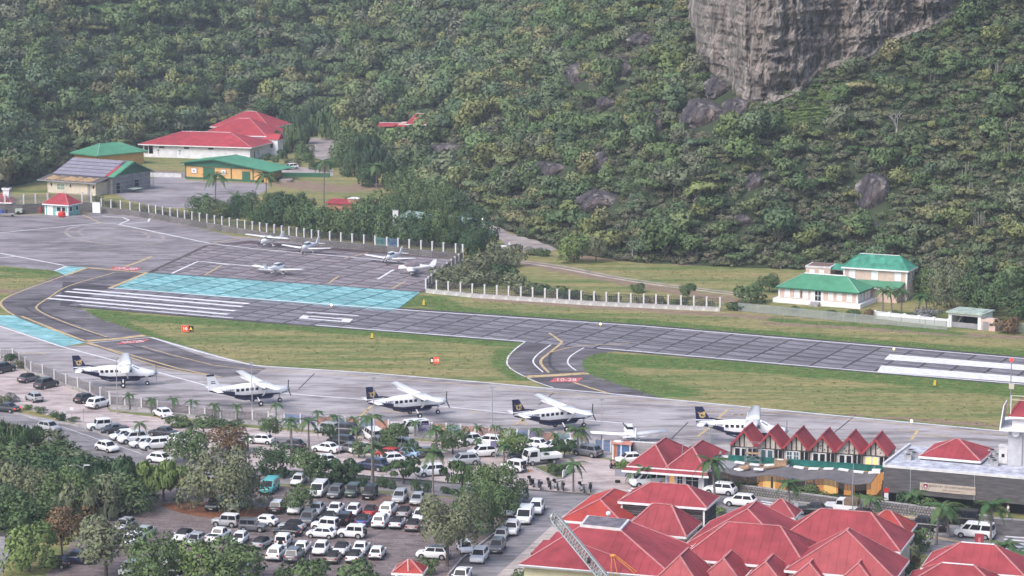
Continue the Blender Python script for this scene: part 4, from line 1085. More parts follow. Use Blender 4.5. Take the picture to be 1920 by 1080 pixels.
for i in range(5):
    for k in range(5):
        x0, x1 = -.45 + k * 3.1, -.45 + k * 3.1 + 3.06; v0, v1 = .02 + i * .2, .02 + i * .2 + .165
        f = lambda x, v: (x, -.6 + 8.1 * v, 4.0 + 3.1 * v + .03)
        link('roof_panel', MB().hexa([f(x0, v0), f(x1, v0), f(x1, v1), f(x0, v1)], [tuple(np.add(f(q, v), (0, 0, .05))) for q, v in ((x0, v0), (x1, v0), (x1, v1), (x0, v1))]), LILAC, t)
f = lambda x, v: (x, -.6 + 8.1 * v, 4.0 + 3.1 * v + .04)
link('roof_panel', MB().hexa([f(15.1, .05), f(16.0, .05), f(16.0, .72), f(15.1, .72)], [tuple(np.add(f(q, v), (0, 0, .05))) for q, v in ((15.1, .05), (16.0, .05), (16.0, .72), (15.1, .72))]), REDF, t)
link('roof_panel', MB().hexa([f(16.1, .01), f(17.85, .01), f(17.85, .99), f(16.1, .99)], [tuple(np.add(f(q, v), (0, 0, .05))) for q, v in ((16.1, .01), (17.85, .01), (17.85, .99), (16.1, .99))]), GREENR, t)
wallbox(t, 1.2, 15.6, -4.6, -.02, 0, 3.0, CREAM, 'lean_to_wall')
roof_piece(t, [[(-1.2, -5.4, 3.05), (16.4, -5.4, 3.05), (16.4, -.65, 3.9), (-1.2, -.65, 3.9)]], mat('lean_to_felt', (.12, .11, .115), .8, .2, 1), name='lean_to_roof', eaves=[((-1.2, -5.4, 3.05), (16.4, -5.4, 3.05))], fascia=GREYW)
for i in range(21):
    x = .6 + i * .66; wd = .56 if i not in (4, 5, 6, 14) else .3
    g = lambda xx, v: (xx, -5.2 + 4.2 * v, 3.1 + .76 * v)
    v0 = .05 + .05 * (i % 3); v1 = .9 - .07 * (i % 4)
    link('roof_board', MB().hexa([g(x, v0), g(x + wd, v0), g(x + wd, v1), g(x, v1)], [tuple(np.add(g(q, v), (0, 0, .06))) for q, v in ((x, v0), (x + wd, v0), (x + wd, v1), (x, v1))]), WOODL, t)
window(t, 5.2, -4.6, .9, 2.3, 1.4, gm=mat('sage_shutter', (.24, .31, .24), .6, .1, 2)); wallbox(t, 13.3, 13.9, -4.75, -4.61, 0, 3.0, GREYW, 'pilaster')
for x in (2.5, 8.2, 15): link('wall_lamp', MB().box(x - .12, x + .12, -4.85, -4.61, 1.7, 2.3), BLACK, t)
for y, wd in ((2.2, 1.2), (9.5, 1.6)): door(t, 17, y, 0, wd, 2.4, DARK, HR_, fm=GREYW)
for z in (1.0, 2.0, 3.0): link('scaffold_rail', MB().bar((17.8, 0, z), (17.8, 15, z), .08).bar((17.85, 0, 0), (17.85, 0, 4), .08).bar((17.85, 7, 0), (17.85, 7, 4), .08).bar((17.85, 15, 0), (17.85, 15, 4), .08), STEEL, t)
link('canopy', MB().box(18.2, 21, 4, 7, .9, 1.0), mat('pale_tarp', (.35, .42, .38), .7, .1, 2), t)
# small green hip roof behind
O, a, w = frame2((140, 309), (202, 316.5))
t = thing('store_building', 'small orange building with a green hip roof behind the workshop', 'building', O, a)
wallbox(t, 0, 10, 0, 15, 0, 3.2, ORANGE); hip(t, 10, 15, 3.2, 2.4, GREENR, oh=.8, along='v', ridge=6, seams=.9, capm=mat('pale_green_cap', (.25, .45, .34), .6, .1, 2), fascia=GREENR)

# --- kiosks by the helipad
def kiosk(A, B, dp, hw, rise, label, w):
    O, a, _ = frame2(A, B); t = thing('kiosk', label, 'kiosk', O, a)
    wallbox(t, 0, w, 0, dp, 0, hw, TEALW); hip(t, w, dp, hw, rise, REDF, oh=.4, along='u', ridge=max(.2, w - dp), seams=.7)
    for x in (0, w - .22): wallbox(t, x - .03, x + .25, -.05, .2, 0, hw, WHITE, 'corner_post')
    return t
t = kiosk((84.5, 402.5), (132, 405.5), 4.6, 2.5, 2.2, 'teal and white kiosk with a red pyramid roof by the helipad wall', 6.2)
door(t, 1.4, 0, 0, 1.3, 2.1, WHITE); window(t, 3.7, 0, 1.0, 1.1, .9, gm=DARK, bars=False); window(t, 5.0, 0, 1.0, .9, .9, gm=DARK, bars=False)
wallbox(t, 2.9, 6.0, -.06, -.001, .05, .8, WHITE, 'white_panel')
for y in (1.0, 3.4): window(t, 6.2, y, 1.0, 1.0, .9, HR_, gm=DARK, bars=False)
t = kiosk((-38, 400), (22, 401), 4.0, 2.6, 1.6, 'teal hut with a white chimney cut by the left edge of the picture', 7.2)
link('chimney', MB().box(5.0, 6.4, 1.5, 2.7, 2.6, 5.6).box(4.8, 6.6, 1.3, 2.9, 5.2, 5.6), WHITE, t)
for x in (4.4, 6.0): window(t, x, 0, .9, .8, 1.2, gm=TEALW)
b = MB().tube([(0, 0, .1), (0, 0, .9), (0, 0, 1.25)], [.8, .85, .55], 10).box(-.75, .75, -.9, -.75, .35, .5)
tag(link('red_tank', b, REDP, None, P(116, 407)), 'round bright red tank in front of the red roofed kiosk', 'tank')
tag(link('red_drum', MB().tube([(0, 0, 0), (0, 0, 1.5)], .45, 10).box(-.5, .5, -.5, -.4, .6, .8), mat('maroon', (.4, .06, .08), .6, .1, 2), None, P(75.5, 399.5)), 'tall dark red drum by the stone wall left of the kiosk', 'drum')
t = thing('generator_cart', 'small grey green generator cart beside the teal hut', 'cart', P(36, 402), rad(-10))
link('housing', MB().box(-.8, .8, -.5, .5, .45, 1.3), mat('pale_sage', (.4, .45, .4), .6, .1, 2), t); link('wheel', MB().tube([(0, -.62, .4), (0, -.5, .4)], .4, 12), TYRE, t)
t = thing('equipment_trolley', 'blue and grey equipment trolley at the left edge by the teal hut', 'trolley', P(8, 406), rad(-5))
link('deck', MB().box(-1.4, 2.4, -.6, .6, .5, .75), GREYW, t); link('blue_case', MB().box(-1.3, -.2, -.5, .5, .75, 1.5), mat('blue_case', (.05, .1, .35), .5, .1, 2), t); link('seat', MB().box(.4, .9, -.3, .3, .75, 1.6), NAVY, t)
for x in (-1.1, 2.0): link('wheel', MB().tube([(x, -.65, .28), (x, -.5, .28)], .28, 10), TYRE, t)
t = thing('notice_board', 'large white square board standing by the fence right of the kiosk', 'board', P(181, 401), rad(-20))
link('panel', MB().box(-1.0, 1.0, -.08, .08, .2, 2.6), WHITE, t); link('post', MB().box(-1.1, -.95, -.1, .1, 0, 2.6), GREYW, t); link('post', MB().box(.95, 1.1, -.1, .1, 0, 2.6), GREYW, t)

# --- small buildings in the trees behind the far fence
O, a, w = frame2((614, 392), (682, 396)); t = thing('gatehouse', 'low red roofed hut hidden in trees behind the far fence', 'hut', O, a)
wallbox(t, 0, 6.2, 0, 3, 0, 1.5, TERRA); roof_piece(t, [[(-.4, -.4, 1.5), (6.6, -.4, 1.5), (6.6, 3.4, 2.1), (-.4, 3.4, 2.1)]], REDF, seams=.7); wallbox(t, 5.0, 7.6, .5, 2.8, 0, 2.6, TERRA, 'block'); wallbox(t, 4.9, 7.7, .4, 2.9, 2.6, 2.72, WHITE, 'coping')
O, a, w = frame2((782, 425), (884, 446)); a = rad(-42); t = thing('green_shed', 'long shed with pale green roof behind the trees of the far fence', 'shed', P(868, 446) + Matrix.Rotation(a, 3, 'Z') @ Vector((-20, 0, 0)), a)
wallbox(t, 0, 20, 0, 5, 0, 3.0, GREYW); roof_piece(t, [[(-.5, -.5, 3.0), (20.5, -.5, 3.0), (20.5, 2.5, 4.0), (-.5, 2.5, 4.0)], [(20.5, 5.5, 3.0), (-.5, 5.5, 3.0), (-.5, 2.5, 4.0), (20.5, 2.5, 4.0)]], mat('pale_green_sheet', (.26, .36, .33), .5, .1, .8), seams=.8)
for x in (2, 4, 6): wallbox(t, x + 12, x + 12.1, -.03, -.001, 0, 3, STEEL, 'seam')
t = thing('white_sail', 'narrow white gable wall showing between trees behind the far fence', 'wall', P(742, 448), rad(-15))
link('wall', MB().box(-.6, .6, -.15, .15, 0, 6.0), WHITE, t); link('coping', MB().box(-.7, .7, -.2, .2, 6.0, 6.1), GREYW, t)
h = hill_hit(748, 264) + Vector((0, -3, 2.6)); t = thing('hillside_house', 'small red roofed house almost hidden in trees low on the slope', 'house', h, rad(-8))
wallbox(t, 0, 9, 0, 6, -5, 2.2, PEACH); roof_piece(t, [[(-5.5, -1, 1.6), (2.2, -1, 1.6), (2.2, 1.5, 2.3), (-5.5, 1.5, 2.3)]], REDF, [((-5.5, 1.5, 2.3), (2.2, 1.5, 2.3))], WHITE)
hip(t, 6, 5, 2.2, 2.6, REDF, oh=.5, ridge=1.8, seams=.8, capm=WHITE, x0=2.5)

# --- green roofed houses on the right
O, a, w = frame2((1461, 566), (1602.5, 577)); w = 14.6
t = thing('cottage', 'single storey peach cottage with white shutters and green hip roof by the runway fence', 'house', O, a)
wallbox(t, -.9, w + .9, -.9, 7.9, 0, .75, WHITE, 'terrace'); wallbox(t, 0, w, 0, 7, .75, 2.75, PEACH)
hip(t, w, 7, 2.75, 2.15, GREENR, oh=.45, ridge=8.0, seams=.6, capm=mat('pale_green_cap', (.25, .45, .34), .6, .1, 2), fascia=GREEND)
link('ridge_cap', MB().box(3.4, 11.2, 3.35, 3.65, 4.9, 5.06), WHITE, t)
fx = lambda z_: (z_ - 105) / (1222 - 105) * w
for q in (220, 360, 485, 845, 970, 1112):
    x = fx(q); window(t, x, 0, 1.05, .85, 1.25, gm=WHITE)
    for s in (-1, 1): shutters(t, x + s * .78, 0, 1.05, .38, 1.25, PEACH)
wallbox(t, fx(560), fx(745), -.14, -.001, .75, 2.7, WHITE, 'door_surround'); dd = door(t, fx(668), -.15, .76, 1.1, 1.8, GLASS)
link('door_glazing', MB().box(-.04, .04, -.07, -.042, .1, 1.75).box(-.5, -.05, -.07, -.042, .85, .93).box(.05, .5, -.07, -.042, .85, .93), WHITE, dd)
for x in (0, w): wallbox(t, x - .16, x + .16, -.08, .2, .75, 2.75, WHITE, 'corner_post')
for y in (1.2, 2.6, 4.4, 5.8): window(t, w, y, 1.05, .7, 1.25, HR_, gm=WHITE)
link('steps', MB().box(fx(600), fx(720), -2.2, -.92, 0, .4).box(fx(600), fx(720), -1.6, -.92, .4, .7), CONC, t)
g1 = P(1700, 507.5, 5.4); g0 = P(1583, 500, 5.4); d = g1 - g0; a = math.atan2(d.y, d.x); O = Vector((g0.x, g0.y, 0)); w = d.length
t = thing('villa', 'two storey peach house with glossy green hip roof behind the cottage', 'house', O, a)
wallbox(t, 0, w, 0, 5.2, 0, 5.4, PEACH); hip(t, w, 5.2, 5.4, 2.2, GREENR2, oh=.4, ridge=7.4, seams=.6, capm=WHITE, fascia=WHITE)
for x in (1.5, 5.7, 10.0): 
    window(t, x, 0, 3.5, 1.05, 1.4, gm=WHITE)
    wallbox(t, x - .75, x + .75, -.14, -.001, 3.28, 3.38, GREYW, 'sill')
for x in (0, w): wallbox(t, x - .15, x + .15, -.07, .2, 0, 5.4, WHITE, 'corner_post')
for y in (1.3, 3.6): window(t, w, y, 3.4, .8, 1.4, HR_, gm=GLASS)
wallbox(t, 3.0, w - .6, -3.6, -.02, 0, 2.6, PEACH, 'ground_floor'); roof_piece(t, [[(2.6, -4.1, 2.6), (w - .2, -4.1, 2.6), (w - .2, -.02, 3.3), (2.6, -.02, 3.3)]], GREENR, seams=.6, name='porch_roof', eaves=[((2.6, -4.1, 2.6), (w - .2, -4.1, 2.6))])
window(t, 5.0, -3.6, .8, 1.3, 1.4, gm=WHITE)
g0 = P(1511, 498, 5.0); g1 = P(1557, 500.5, 5.0); O = Vector((g0.x, g0.y, 0)); d = g1 - g0
t = thing('annex', 'flat roofed peach annex with two white doors left of the two storey house', 'house', O, math.atan2(d.y, d.x)); w = d.length
wallbox(t, 0, w, 0, 4.6, 0, 4.7, PEACH); wallbox(t, -.1, w + .1, -.1, 4.7, 4.7, 5.0, OFFWH, 'parapet'); wallbox(t, .25, w - .25, .25, 4.3, 5.0, 5.04, mat('brown_flat_roof', (.2, .13, .11), .9, .2, 1), 'roof_sheet')
for x in (1.15, 2.95): 
    window(t, x, 0, 2.8, .8, 1.5, gm=WHITE); shutters(t, x - .75, 0, 2.8, .38, 1.5, PEACH); shutters(t, x + .75, 0, 2.8, .38, 1.5, PEACH)
wallbox(t, w + .02, w + 2.6, .4, .6, 4.4, 4.65, WHITE, 'porch_beam'); roof_piece(t, [[(w + .1, .3, 4.66), (w + 2.9, .3, 4.66), (w + 2.9, 3.5, 5.2), (w + .1, 3.5, 5.2)]], GREENR2, name='porch_roof'); wallbox(t, w + .05, w + 2.5, 3.5, 3.6, 2.2, 4.6, mat('brown_door', (.2, .12, .1), .6, .1, 2), 'porch_back')
O, a, w = frame2((1778, 613), (1840, 619)); w = 5.8
t = thing('garage', 'white garage with a flat green roof and dark open front by the fence', 'garage', O, a)
wallbox(t, 0, .55, 0, 5, 0, 2.5, WHITE, 'pier'); wallbox(t, w - .55, w, 0, 5, 0, 2.5, WHITE, 'pier'); wallbox(t, .551, w - .551, 0, .3, 2.1, 2.5, WHITE, 'lintel'); wallbox(t, .551, w - .551, 4.7, 5, 0, 2.5, DARK, 'back_wall'); wallbox(t, .551, w - .551, .31, 4.69, 2.3, 2.45, DARK, 'ceiling')
link('roof', MB().box(-.35, w + .35, -.45, 5.3, 2.5, 2.72).box(.2, w - .2, .1, 4.8, 2.72, 2.8), mat('pale_garage_roof', (.42, .50, .44), .6, .25, .8), t); link('gate', MB().box(.6, w - .6, .1, .14, .05, .95), GREYW, t); link('bar', MB().bar((1.0, .9, .3), (2.0, .9, 1.9), .08), CREAM, t)
wallbox(t, w + .1, w + 2.6, -.1, 2, 0, 1.9, PEACH, 'bin_store'); wallbox(t, w + .4, w + 1.4, -.2, -.101, .1, 1.5, GREYW, 'store_door'); wallbox(t, w + 1.6, w + 2.3, -.16, -.101, .9, 1.3, WOODD, 'letter_box')
h0 = P(1846, 590); t = thing('red_roof_shed', 'low red roof corner showing behind the garage', 'shed', h0 + Vector((-2, 6, 0)), rad(-15)); wallbox(t, 0, 5, 0, 4, 0, 2.4, PEACH); hip(t, 5, 4, 2.4, 1.2, TERRA, oh=.4, seams=0)
t = thing('garden_wall', 'low white garden wall left of the white garage', 'wall', P(1640, 597), math.atan2((P(1778, 613) - P(1640, 597)).y, (P(1778, 613) - P(1640, 597)).x)); L = (P(1778, 613) - P(1640, 597)).length
wallbox(t, 0, L, 0, .3, 0, 1.15, WHITE); link('coping', MB().box(-.05, L + .05, -.06, .36, 1.15, 1.25), WALLW, t)
for i in range(6): link('pier', MB().box(-.2, .2, -.12, .42, 0, 1.4), WHITE, t, (L * i / 5, 0, 0))

# --- pavilion pair next to the terminal
TA = rad(-18.5)
O = P(1184, 911); t = thing('police_pavilion', 'white pavilion with twin red hip roofs and a lit doorway beside the planter', 'pavilion', O, TA)
wallbox(t, .3, 9.2, 2.2, 11, 0, 2.6, WALLW); wallbox(t, 4.6, 9.2, .25, 2.19, 0, 2.6, WALLW, 'front_room')
for x in (0, 4.35, 9.0): wallbox(t, x, x + .24, 0, .24, 0, 2.6, WHITE, 'post')
wallbox(t, -.1, 9.3, -.02, .2, 2.4, 2.62, WHITE, 'beam')
for x, s in ((.24, 1), (9.0, -1)): link('brace', MB().bar((x, .1, 1.8), (x + s * .6, .1, 2.4), .12), WHITE, t)
hip(t, 4.4, 10.6, 2.62, 2.1, REDR, oh=.45, along='v', ridge=4.6, seams=.75, x0=0, y0=0); hip(t, 4.4, 10.6, 2.62, 2.1, REDR, oh=.44, along='v', ridge=4.6, seams=.75, x0=4.8, y0=0)
roof_piece(t, [[(-.95, -1.15, 2.2), (10.15, -1.15, 2.2), (9.6, -.42, 2.52), (-.4, -.42, 2.52)]], REDR, name='skirt_roof', seams=.75, eaves=[((-.95, -1.15, 2.2), (10.15, -1.15, 2.2))])
window(t, 2.6, 2.2, .4, 1.5, 1.9, gm=GREYW); window(t, 1.2, 2.2, .9, .9, 1.2, gm=GLASS); door(t, 4.0, 2.2, 0, .8, 2.1, GREYW)
door(t, 5.15, .25, 0, .55, 2.0, WARM); link('door_lamp', MB().box(4.95, 5.35, .05, .2, 2.12, 2.22), WARMW, t)
window(t, 6.15, .25, .25, .65, 1.9, gm=GLASS); window(t, 7.7, .25, .25, 1.6, 1.9, gm=GLASS)
wallbox(t, 4.7, 9.3, -.1, .24, 0, .18, OFFWH, 'step')
O = P(1316, 916); t = thing('shutter_booth', 'grey roller shutter bay between the pavilion and the terminal', 'shop', O, TA)
wallbox(t, .4, 3.6, .3, 5, 0, 2.7, GREYW); door(t, 1.9, .3, 0, 2.5, 2.4, mat('grey_shutter', (.24, .26, .29), .6, .1, 2), name='roller_shutter'); wallbox(t, .2, 3.8, .1, 5.1, 2.7, 2.85, GREYW, 'flat_roof'); wallbox(t, 3.5, 3.75, .1, .4, 0, 2.7, WHITE, 'post')

# --- terminal: six gables, wavy canopy
g0 = P(1371.5, 829, 5.0); g1 = P(1667, 849, 5.0); d = g1 - g0; TA2 = math.atan2(d.y, d.x); w = d.length; O = Vector((g0.x, g0.y, 0))
t = thing('terminal', 'terminal hall with a row of six red gables over half timbered walls', 'building', O, TA2)
BEIGE = mat('beige_panel', (.60, .53, .48), .8, .15, 1.5)
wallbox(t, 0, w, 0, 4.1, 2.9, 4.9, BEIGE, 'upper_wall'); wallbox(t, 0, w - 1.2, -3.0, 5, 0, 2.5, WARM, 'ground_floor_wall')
gw = w / 6
for i in range(6):
    x0, x1, xc = i * gw, (i + 1) * gw, (i + .5) * gw; pz, ez = 6.75, 4.85
    link('gable_wall', MB().sideprism([(x0 + .02, 4.9), (x1 - .02, 4.9), (xc, pz - .12)], -.04, 4.1), BEIGE, t)
    r = roof_piece(t, [[(x0 - .06, 4.4, ez), (x0 - .06, -.55, ez), (xc, -.55, pz), (xc, 4.4, pz)], [(x1 + .06, -.55, ez), (x1 + .06, 4.4, ez), (xc, 4.4, pz), (xc, -.55, pz)]], REDR, [((xc, -.55, pz), (xc, 4.4, pz))], REDR, .6, th=.18)
    for q in (x0 + .04, x1 - .04): link('barge_board', MB().bar((q, -.6, ez - .1), (xc, -.6, pz - .1), .08, .26), REDR, r)
    for fx_, hh in ((.12, 5.05), (.32, 5.7), (.5, 6.55), (.7, 5.7), (.88, 5.05)):
        if (i * 7 + int(fx_ * 100)) % 5 != 0 or fx_ == .5: wallbox(t, x0 + gw * fx_ - .08, x0 + gw * fx_ + .08, -.1, -.041, 4.55, hh, WOODD, 'timber_stud')
    wallbox(t, x0 + .1, x1 - .1, -.1, -.041, 4.42, 4.54, WOODD, 'timber_rail'); wallbox(t, x0 - .1, x0 + .1, -.1, -.001, 2.95, 4.9, WOODD, 'timber_stud')
    lit = WARMW if i == 5 else (GLASSB if i in (1, 2) else GLASS)
    window(t, x0 + gw * .24, -.02, 3.3, .62, 1.0, gm=lit, bars=i == 2); window(t, x0 + gw * .5, -.02, 3.3, .62, 1.0, gm=lit, bars=i == 2)
    wallbox(t, x0 + gw * .66, x1 - .16, -.03, -.001, 3.0, 4.4, DARK, 'dark_opening'); wallbox(t, x0 + gw * .8, x0 + gw * .82, -.06, -.031, 3.0, 4.4, WHITE, 'mullion')
    if i > 2:
        q = random.Random(i)
        b = MB()
        for k in range(7): xx, zz = xc + q.uniform(-.7, .7), q.uniform(4.7, 5.6); b.box(xx, xx + .12, -.06, -.041, zz, zz + .16)
        link('wall_relief', b, WOODD, t)
link('balcony_net', MB().box(-.1, w + .1, -1.05, -.95, 2.75, 3.5).box(-.1, w + .1, -1.1, -.9, 3.5, 3.58), mat('teal_net', (.02, .16, .14), .7, .3, 1.2), t); wallbox(t, -.1, w + .1, -.94, -.02, 2.74, 2.88, GREYW, 'balcony_floor')
# canopy, a rippling sheet
can = MB(); NX = 64; CW = w + 1.6; X0 = -2.6
def cz(x, v): return 2.75 - .25 * v + .26 * math.sin((x + 1.2) * 2 * math.pi / 6.6) * (.35 + .65 * v)
top = [[(X0 + CW * i / NX, -1.2 - 5.2 * v - .5 * v * math.sin((X0 + CW * i / NX) * .95), cz(X0 + CW * i / NX, v)) for v in (0, .33, .66, 1)] for i in range(NX + 1)]
for i in range(NX):
    for k in range(3):
        q = [top[i][k + 1], top[i + 1][k + 1], top[i + 1][k], top[i][k]]; can.hexa([(x, y, z - .12) for x, y, z in q], q)
CANOPY = mat('grey_canopy_felt', (.16, .15, .16), .85, .15, 1)
canopy = link('canopy', can, CANOPY, t)
for i in range(11):
    x = .9 + i * 1.86; pts = []
    for xx, v in ((x, .17), (x + 1.25, .17), (x + 1.25, .02), (x, .02)): pts.append((xx, -1.2 - 5.2 * v - .5 * v * math.sin(xx * .95), cz(xx, v) + .05))
    link('skylight', MB().hexa(pts, [(p[0], p[1], p[2] + .1) for p in pts]), WHITE, t)
for i in range(NX * 2):
    x = X0 + CW * (i + .3) / (NX * 2); y = -6.35 - .5 * math.sin(x * .95); z = cz(x, 1) - .12
    link('canopy_slat', shared('canopy_slat', lambda: MB().box(-.05, .05, -.03, .03, -.75, 0)), WOODD, t, (x, y, z))
for x in (1.0, 6.4, 11.6, 16.4, 20): wallbox(t, x, x + .25, -5.9, -5.65, 0, 2.3, WOODD, 'canopy_post')
wallbox(t, -2.2, w, -6.2, -3.01, 0, .04, mat('tan_floor', (.35, .24, .16), .6, .1, 1), 'concourse_floor')
for x in (.6, 4.8, 8.6, 12.4, 16.2, 19.6): wallbox(t, x, x + 1.5, -3.1, -3.001, .1, 2.2, WARMW if x in (4.8, 12.4) else GLASS, 'shopfront')
for x in (3.4, 8.0, 14.3): wallbox(t, x, x + .6, -3.7, -3.1, .05, 2.45, WOODD, 'column')
# two canopy lift baskets / tarpaulins lying on the roof, scaffold
s = thing('scaffold_tower', 'steel scaffold tower against the left end of the terminal front', 'scaffold', O + Matrix.Rotation(TA2, 3, 'Z') @ Vector((2.2, -1.9, 2.6)), TA2)
for x in (0, 1.9):
    for y in (0, .7): link('upright', MB().tube([(x, y, 0), (x, y, 2.9)], .04, 5), STEEL, s)
for z in (.7, 1.5, 2.2, 2.9): link('rail', MB().bar((0, 0, z), (1.9, 0, z), .05).bar((0, .7, z), (1.9, .7, z), .05), STEEL, s)
link('brace', MB().bar((0, 0, .7), (1.9, 0, 1.5), .04).bar((1.9, 0, .7), (0, 0, 1.5), .04), STEEL, s); link('platform', MB().box(0, 1.9, .05, .65, 1.52, 1.58), WOODL, s)
def on_canopy(x, v): return O + Matrix.Rotation(TA2, 3, 'Z') @ Vector((x, -1.2 - 5.2 * v - .5 * v * math.sin(x * .95), cz(x, v)))
tn = mat('tan_tarpaulin', (.42, .28, .18), .8, .2, 2)
s = thing('tarpaulin_bundle', 'tan and white tarpaulin bundle lying on the left part of the canopy', 'bundle', on_canopy(2.6, .55), TA2 + .3)
link('tarpaulin', MB().ball((0, 0, .25), (.75, .45, .3), 10).ball((.5, .3, .4), (.4, .35, .25), 8), tn, s); link('sack', MB().ball((-.8, -.3, .15), (.5, .3, .18), 8).ball((-.5, -.6, .12), (.5, .25, .15), 8), WHITE, s)
s = thing('tan_crate', 'tan crate with a white cloth at the back of the canopy', 'crate', on_canopy(6.9, .12), TA2); link('box', MB().box(-.9, .6, -.4, .5, .05, .75).box(-.95, .65, -.45, .55, .75, .82), tn, s); link('cloth', MB().box(-.6, .2, -.46, -.1, .83, .9), WHITE, s)
s = thing('rolled_awning', 'rolled brown awning lying across the canopy near the tan crate', 'awning', on_canopy(5.9, .45), TA2)
link('roll', MB().tube([(-1.2, -1.1, .22), (.9, .8, .22)], .18, 8), tn, s); link('foot_sheet', MB().box(-1.9, -.7, -1.5, -1.0, .06, .25), WHITE, s)
s = thing('roof_lamp_box', 'small white box lamp near the right end of the canopy', 'lamp', on_canopy(18.6, .1), TA2); link('housing', MB().box(-.5, .5, -.35, .35, .05, .5), WHITE, s); link('stay', MB().bar((-.4, 0, .5), (-.1, .1, 1.1), .06), STEEL, s)
# flat roofed link left of the canopy with clutter
s = thing('link_roof', 'flat grey felt roof with white hatches between the pavilion and the terminal', 'roof', O + Matrix.Rotation(TA2, 3, 'Z') @ Vector((-6.2, -2.0, 0)), TA2)
link('slab', MB().box(0, 5.8, 0, 6.5, 0, 2.6).box(-.1, 5.9, -.1, 6.6, 2.6, 2.72), CANOPY, s)
for x, y in ((.8, 4.6), (2.0, 5.4), (3.0, 4.4), (.9, 1.4), (4.4, 3.0)): link('hatch', MB().box(x, x + 1.1, y, y + .6, 2.722, 2.9), WHITE, s)
link('duct', MB().tube([(3.8, 1.2, 2.95), (4.6, 2.2, 2.95), (4.6, 3, 3.4)], .16, 7), STEEL, s)

# --- flat terminal wing with the name board
g0 = P(1657, 871, 4.9); g1 = P(1828, 886, 4.9); d = g1 - g0; a = math.atan2(d.y, d.x); O = Vector((g0.x, g0.y, 0)); w = d.length
t = thing('terminal_wing', 'flat roofed terminal wing clad in grey slats with the airport name board', 'building', O, a); W2 = w + 9
wallbox(t, 0, W2, .2, 12, 1.7, 4.6, GREYW, 'core'); wallbox(t, .3, W2, 1.6, 11.9, 0, 1.699, DARK, 'dark_ground_floor')
for i in range(24):
    z0 = 1.55 + i * .136
    for k, (xa, xb) in enumerate(((0, w * .30), (w * .302, w), (w + .05, W2))): wallbox(t, xa, xb, -.03 - .02 * (k == 1), .195, z0, z0 + .105, WOODG, 'cladding_slat')
for x in (w * .3, w): wallbox(t, x - .03, x + .04, -.1, -.051, 1.5, 4.85, GALV, 'downpipe')
for x in (3, 8, 12.5): wallbox(t, x, x + 1.8, 1.5, 1.599, .1, 1.5, GLASS, 'shopfront')
wallbox(t, -.1, W2, -.1, 12.1, 4.6, 4.86, OFFWH, 'roof_edge'); wallbox(t, .35, W2 - .3, .35, 11.6, 4.861, 4.9, mat('mottled_felt', (.52, .54, .62), .8, .3, .8, col2=(.2, .2, .24)), 'roof_deck')
wallbox(t, -.1, .2, -.1, 12.1, 4.861, 5.15, OFFWH, 'parapet')
ra = P(1723, 856, 5.3); rb = P(1836, 868, 5.3); inv = Matrix.Rotation(-a, 3, 'Z'); la = inv @ (ra - O); lb_ = inv @ (rb - O)
wallbox(t, la.x + .5, lb_.x - .5, la.y + .5, la.y + 7.0, 4.9, 5.35, WALLW, 'roof_lantern'); hip(t, lb_.x - la.x - .8, 6.6, 5.35, 1.7, REDR, oh=.4, ridge=.4, seams=.8, x0=la.x + .4, y0=la.y + .4)
AC = mat('ac_grey', (.4, .4, .42), .6, .2, 2)
for x, y in ((1.6, 6.5), (2.4, 5.2), (2.0, 3.8), (11.8, 6.0), (12.4, 4.6), (12.0, 8.2), (10.8, 10.2)):
    u = link('roof_unit', MB().box(-.45, .45, -.4, .4, 0, .6).box(-.5, .5, -.45, .45, .6, .66), AC, t, (x, y, 4.9), rnd.uniform(0, .5)); link('fan', MB().tube([(0, 0, .661), (0, 0, .7)], .3, 10), BLACK, u)
sa = P(1715, 899, 3.9); sl = inv @ (sa - O); sx = sl.x + .15; sw = 6.75
sg = link('name_board', MB().box(0, sw, -.14, -.06, 2.15, 3.15), mat('sand_board', (.50, .42, .36), .7, .1, 1), t, (sx, 0, 0))
text('AEROPORT DE SAINT-BARTHELEMY', .36, WOODD, sg, (sw / 2 + .55, -.145, 2.83), (HR_, 0, 0)); text('REMY DE HAENEN', .26, mat('brown_letter', (.2, .14, .11), .7, .1, 2), sg, (sw / 2 + .5, -.145, 2.42), (HR_, 0, 0))
link('crest', MB().sideprism([(.45, 3.02), (.95, 3.02), (.97, 2.62), (.7, 2.32), (.43, 2.62)], -.17, -.141), mat('crest_maroon', (.22, .03, .05), .6, .1, 2), sg)
link('crest_charge', MB().box(.62, .78, -.185, -.171, 2.68, 2.8).box(.5, .9, -.185, -.171, 2.62, 2.67).box(.66, .74, -.185, -.171, 2.42, 2.55), WHITE, sg)
link('crest_crown', MB().box(.5, .9, -.17, -.141, 3.03, 3.12).box(.66, .74, -.17, -.141, 3.12, 3.24), OFFWH, sg)
link('crest_supporter', MB().tube([(.34, -.15, 2.4), (.22, -.15, 2.6), (.28, -.15, 2.85)], .05, 5), GREYW, sg); link('crest_supporter', MB().tube([(1.06, -.15, 2.4), (1.18, -.15, 2.6), (1.12, -.15, 2.85)], .05, 5), GREYW, sg)

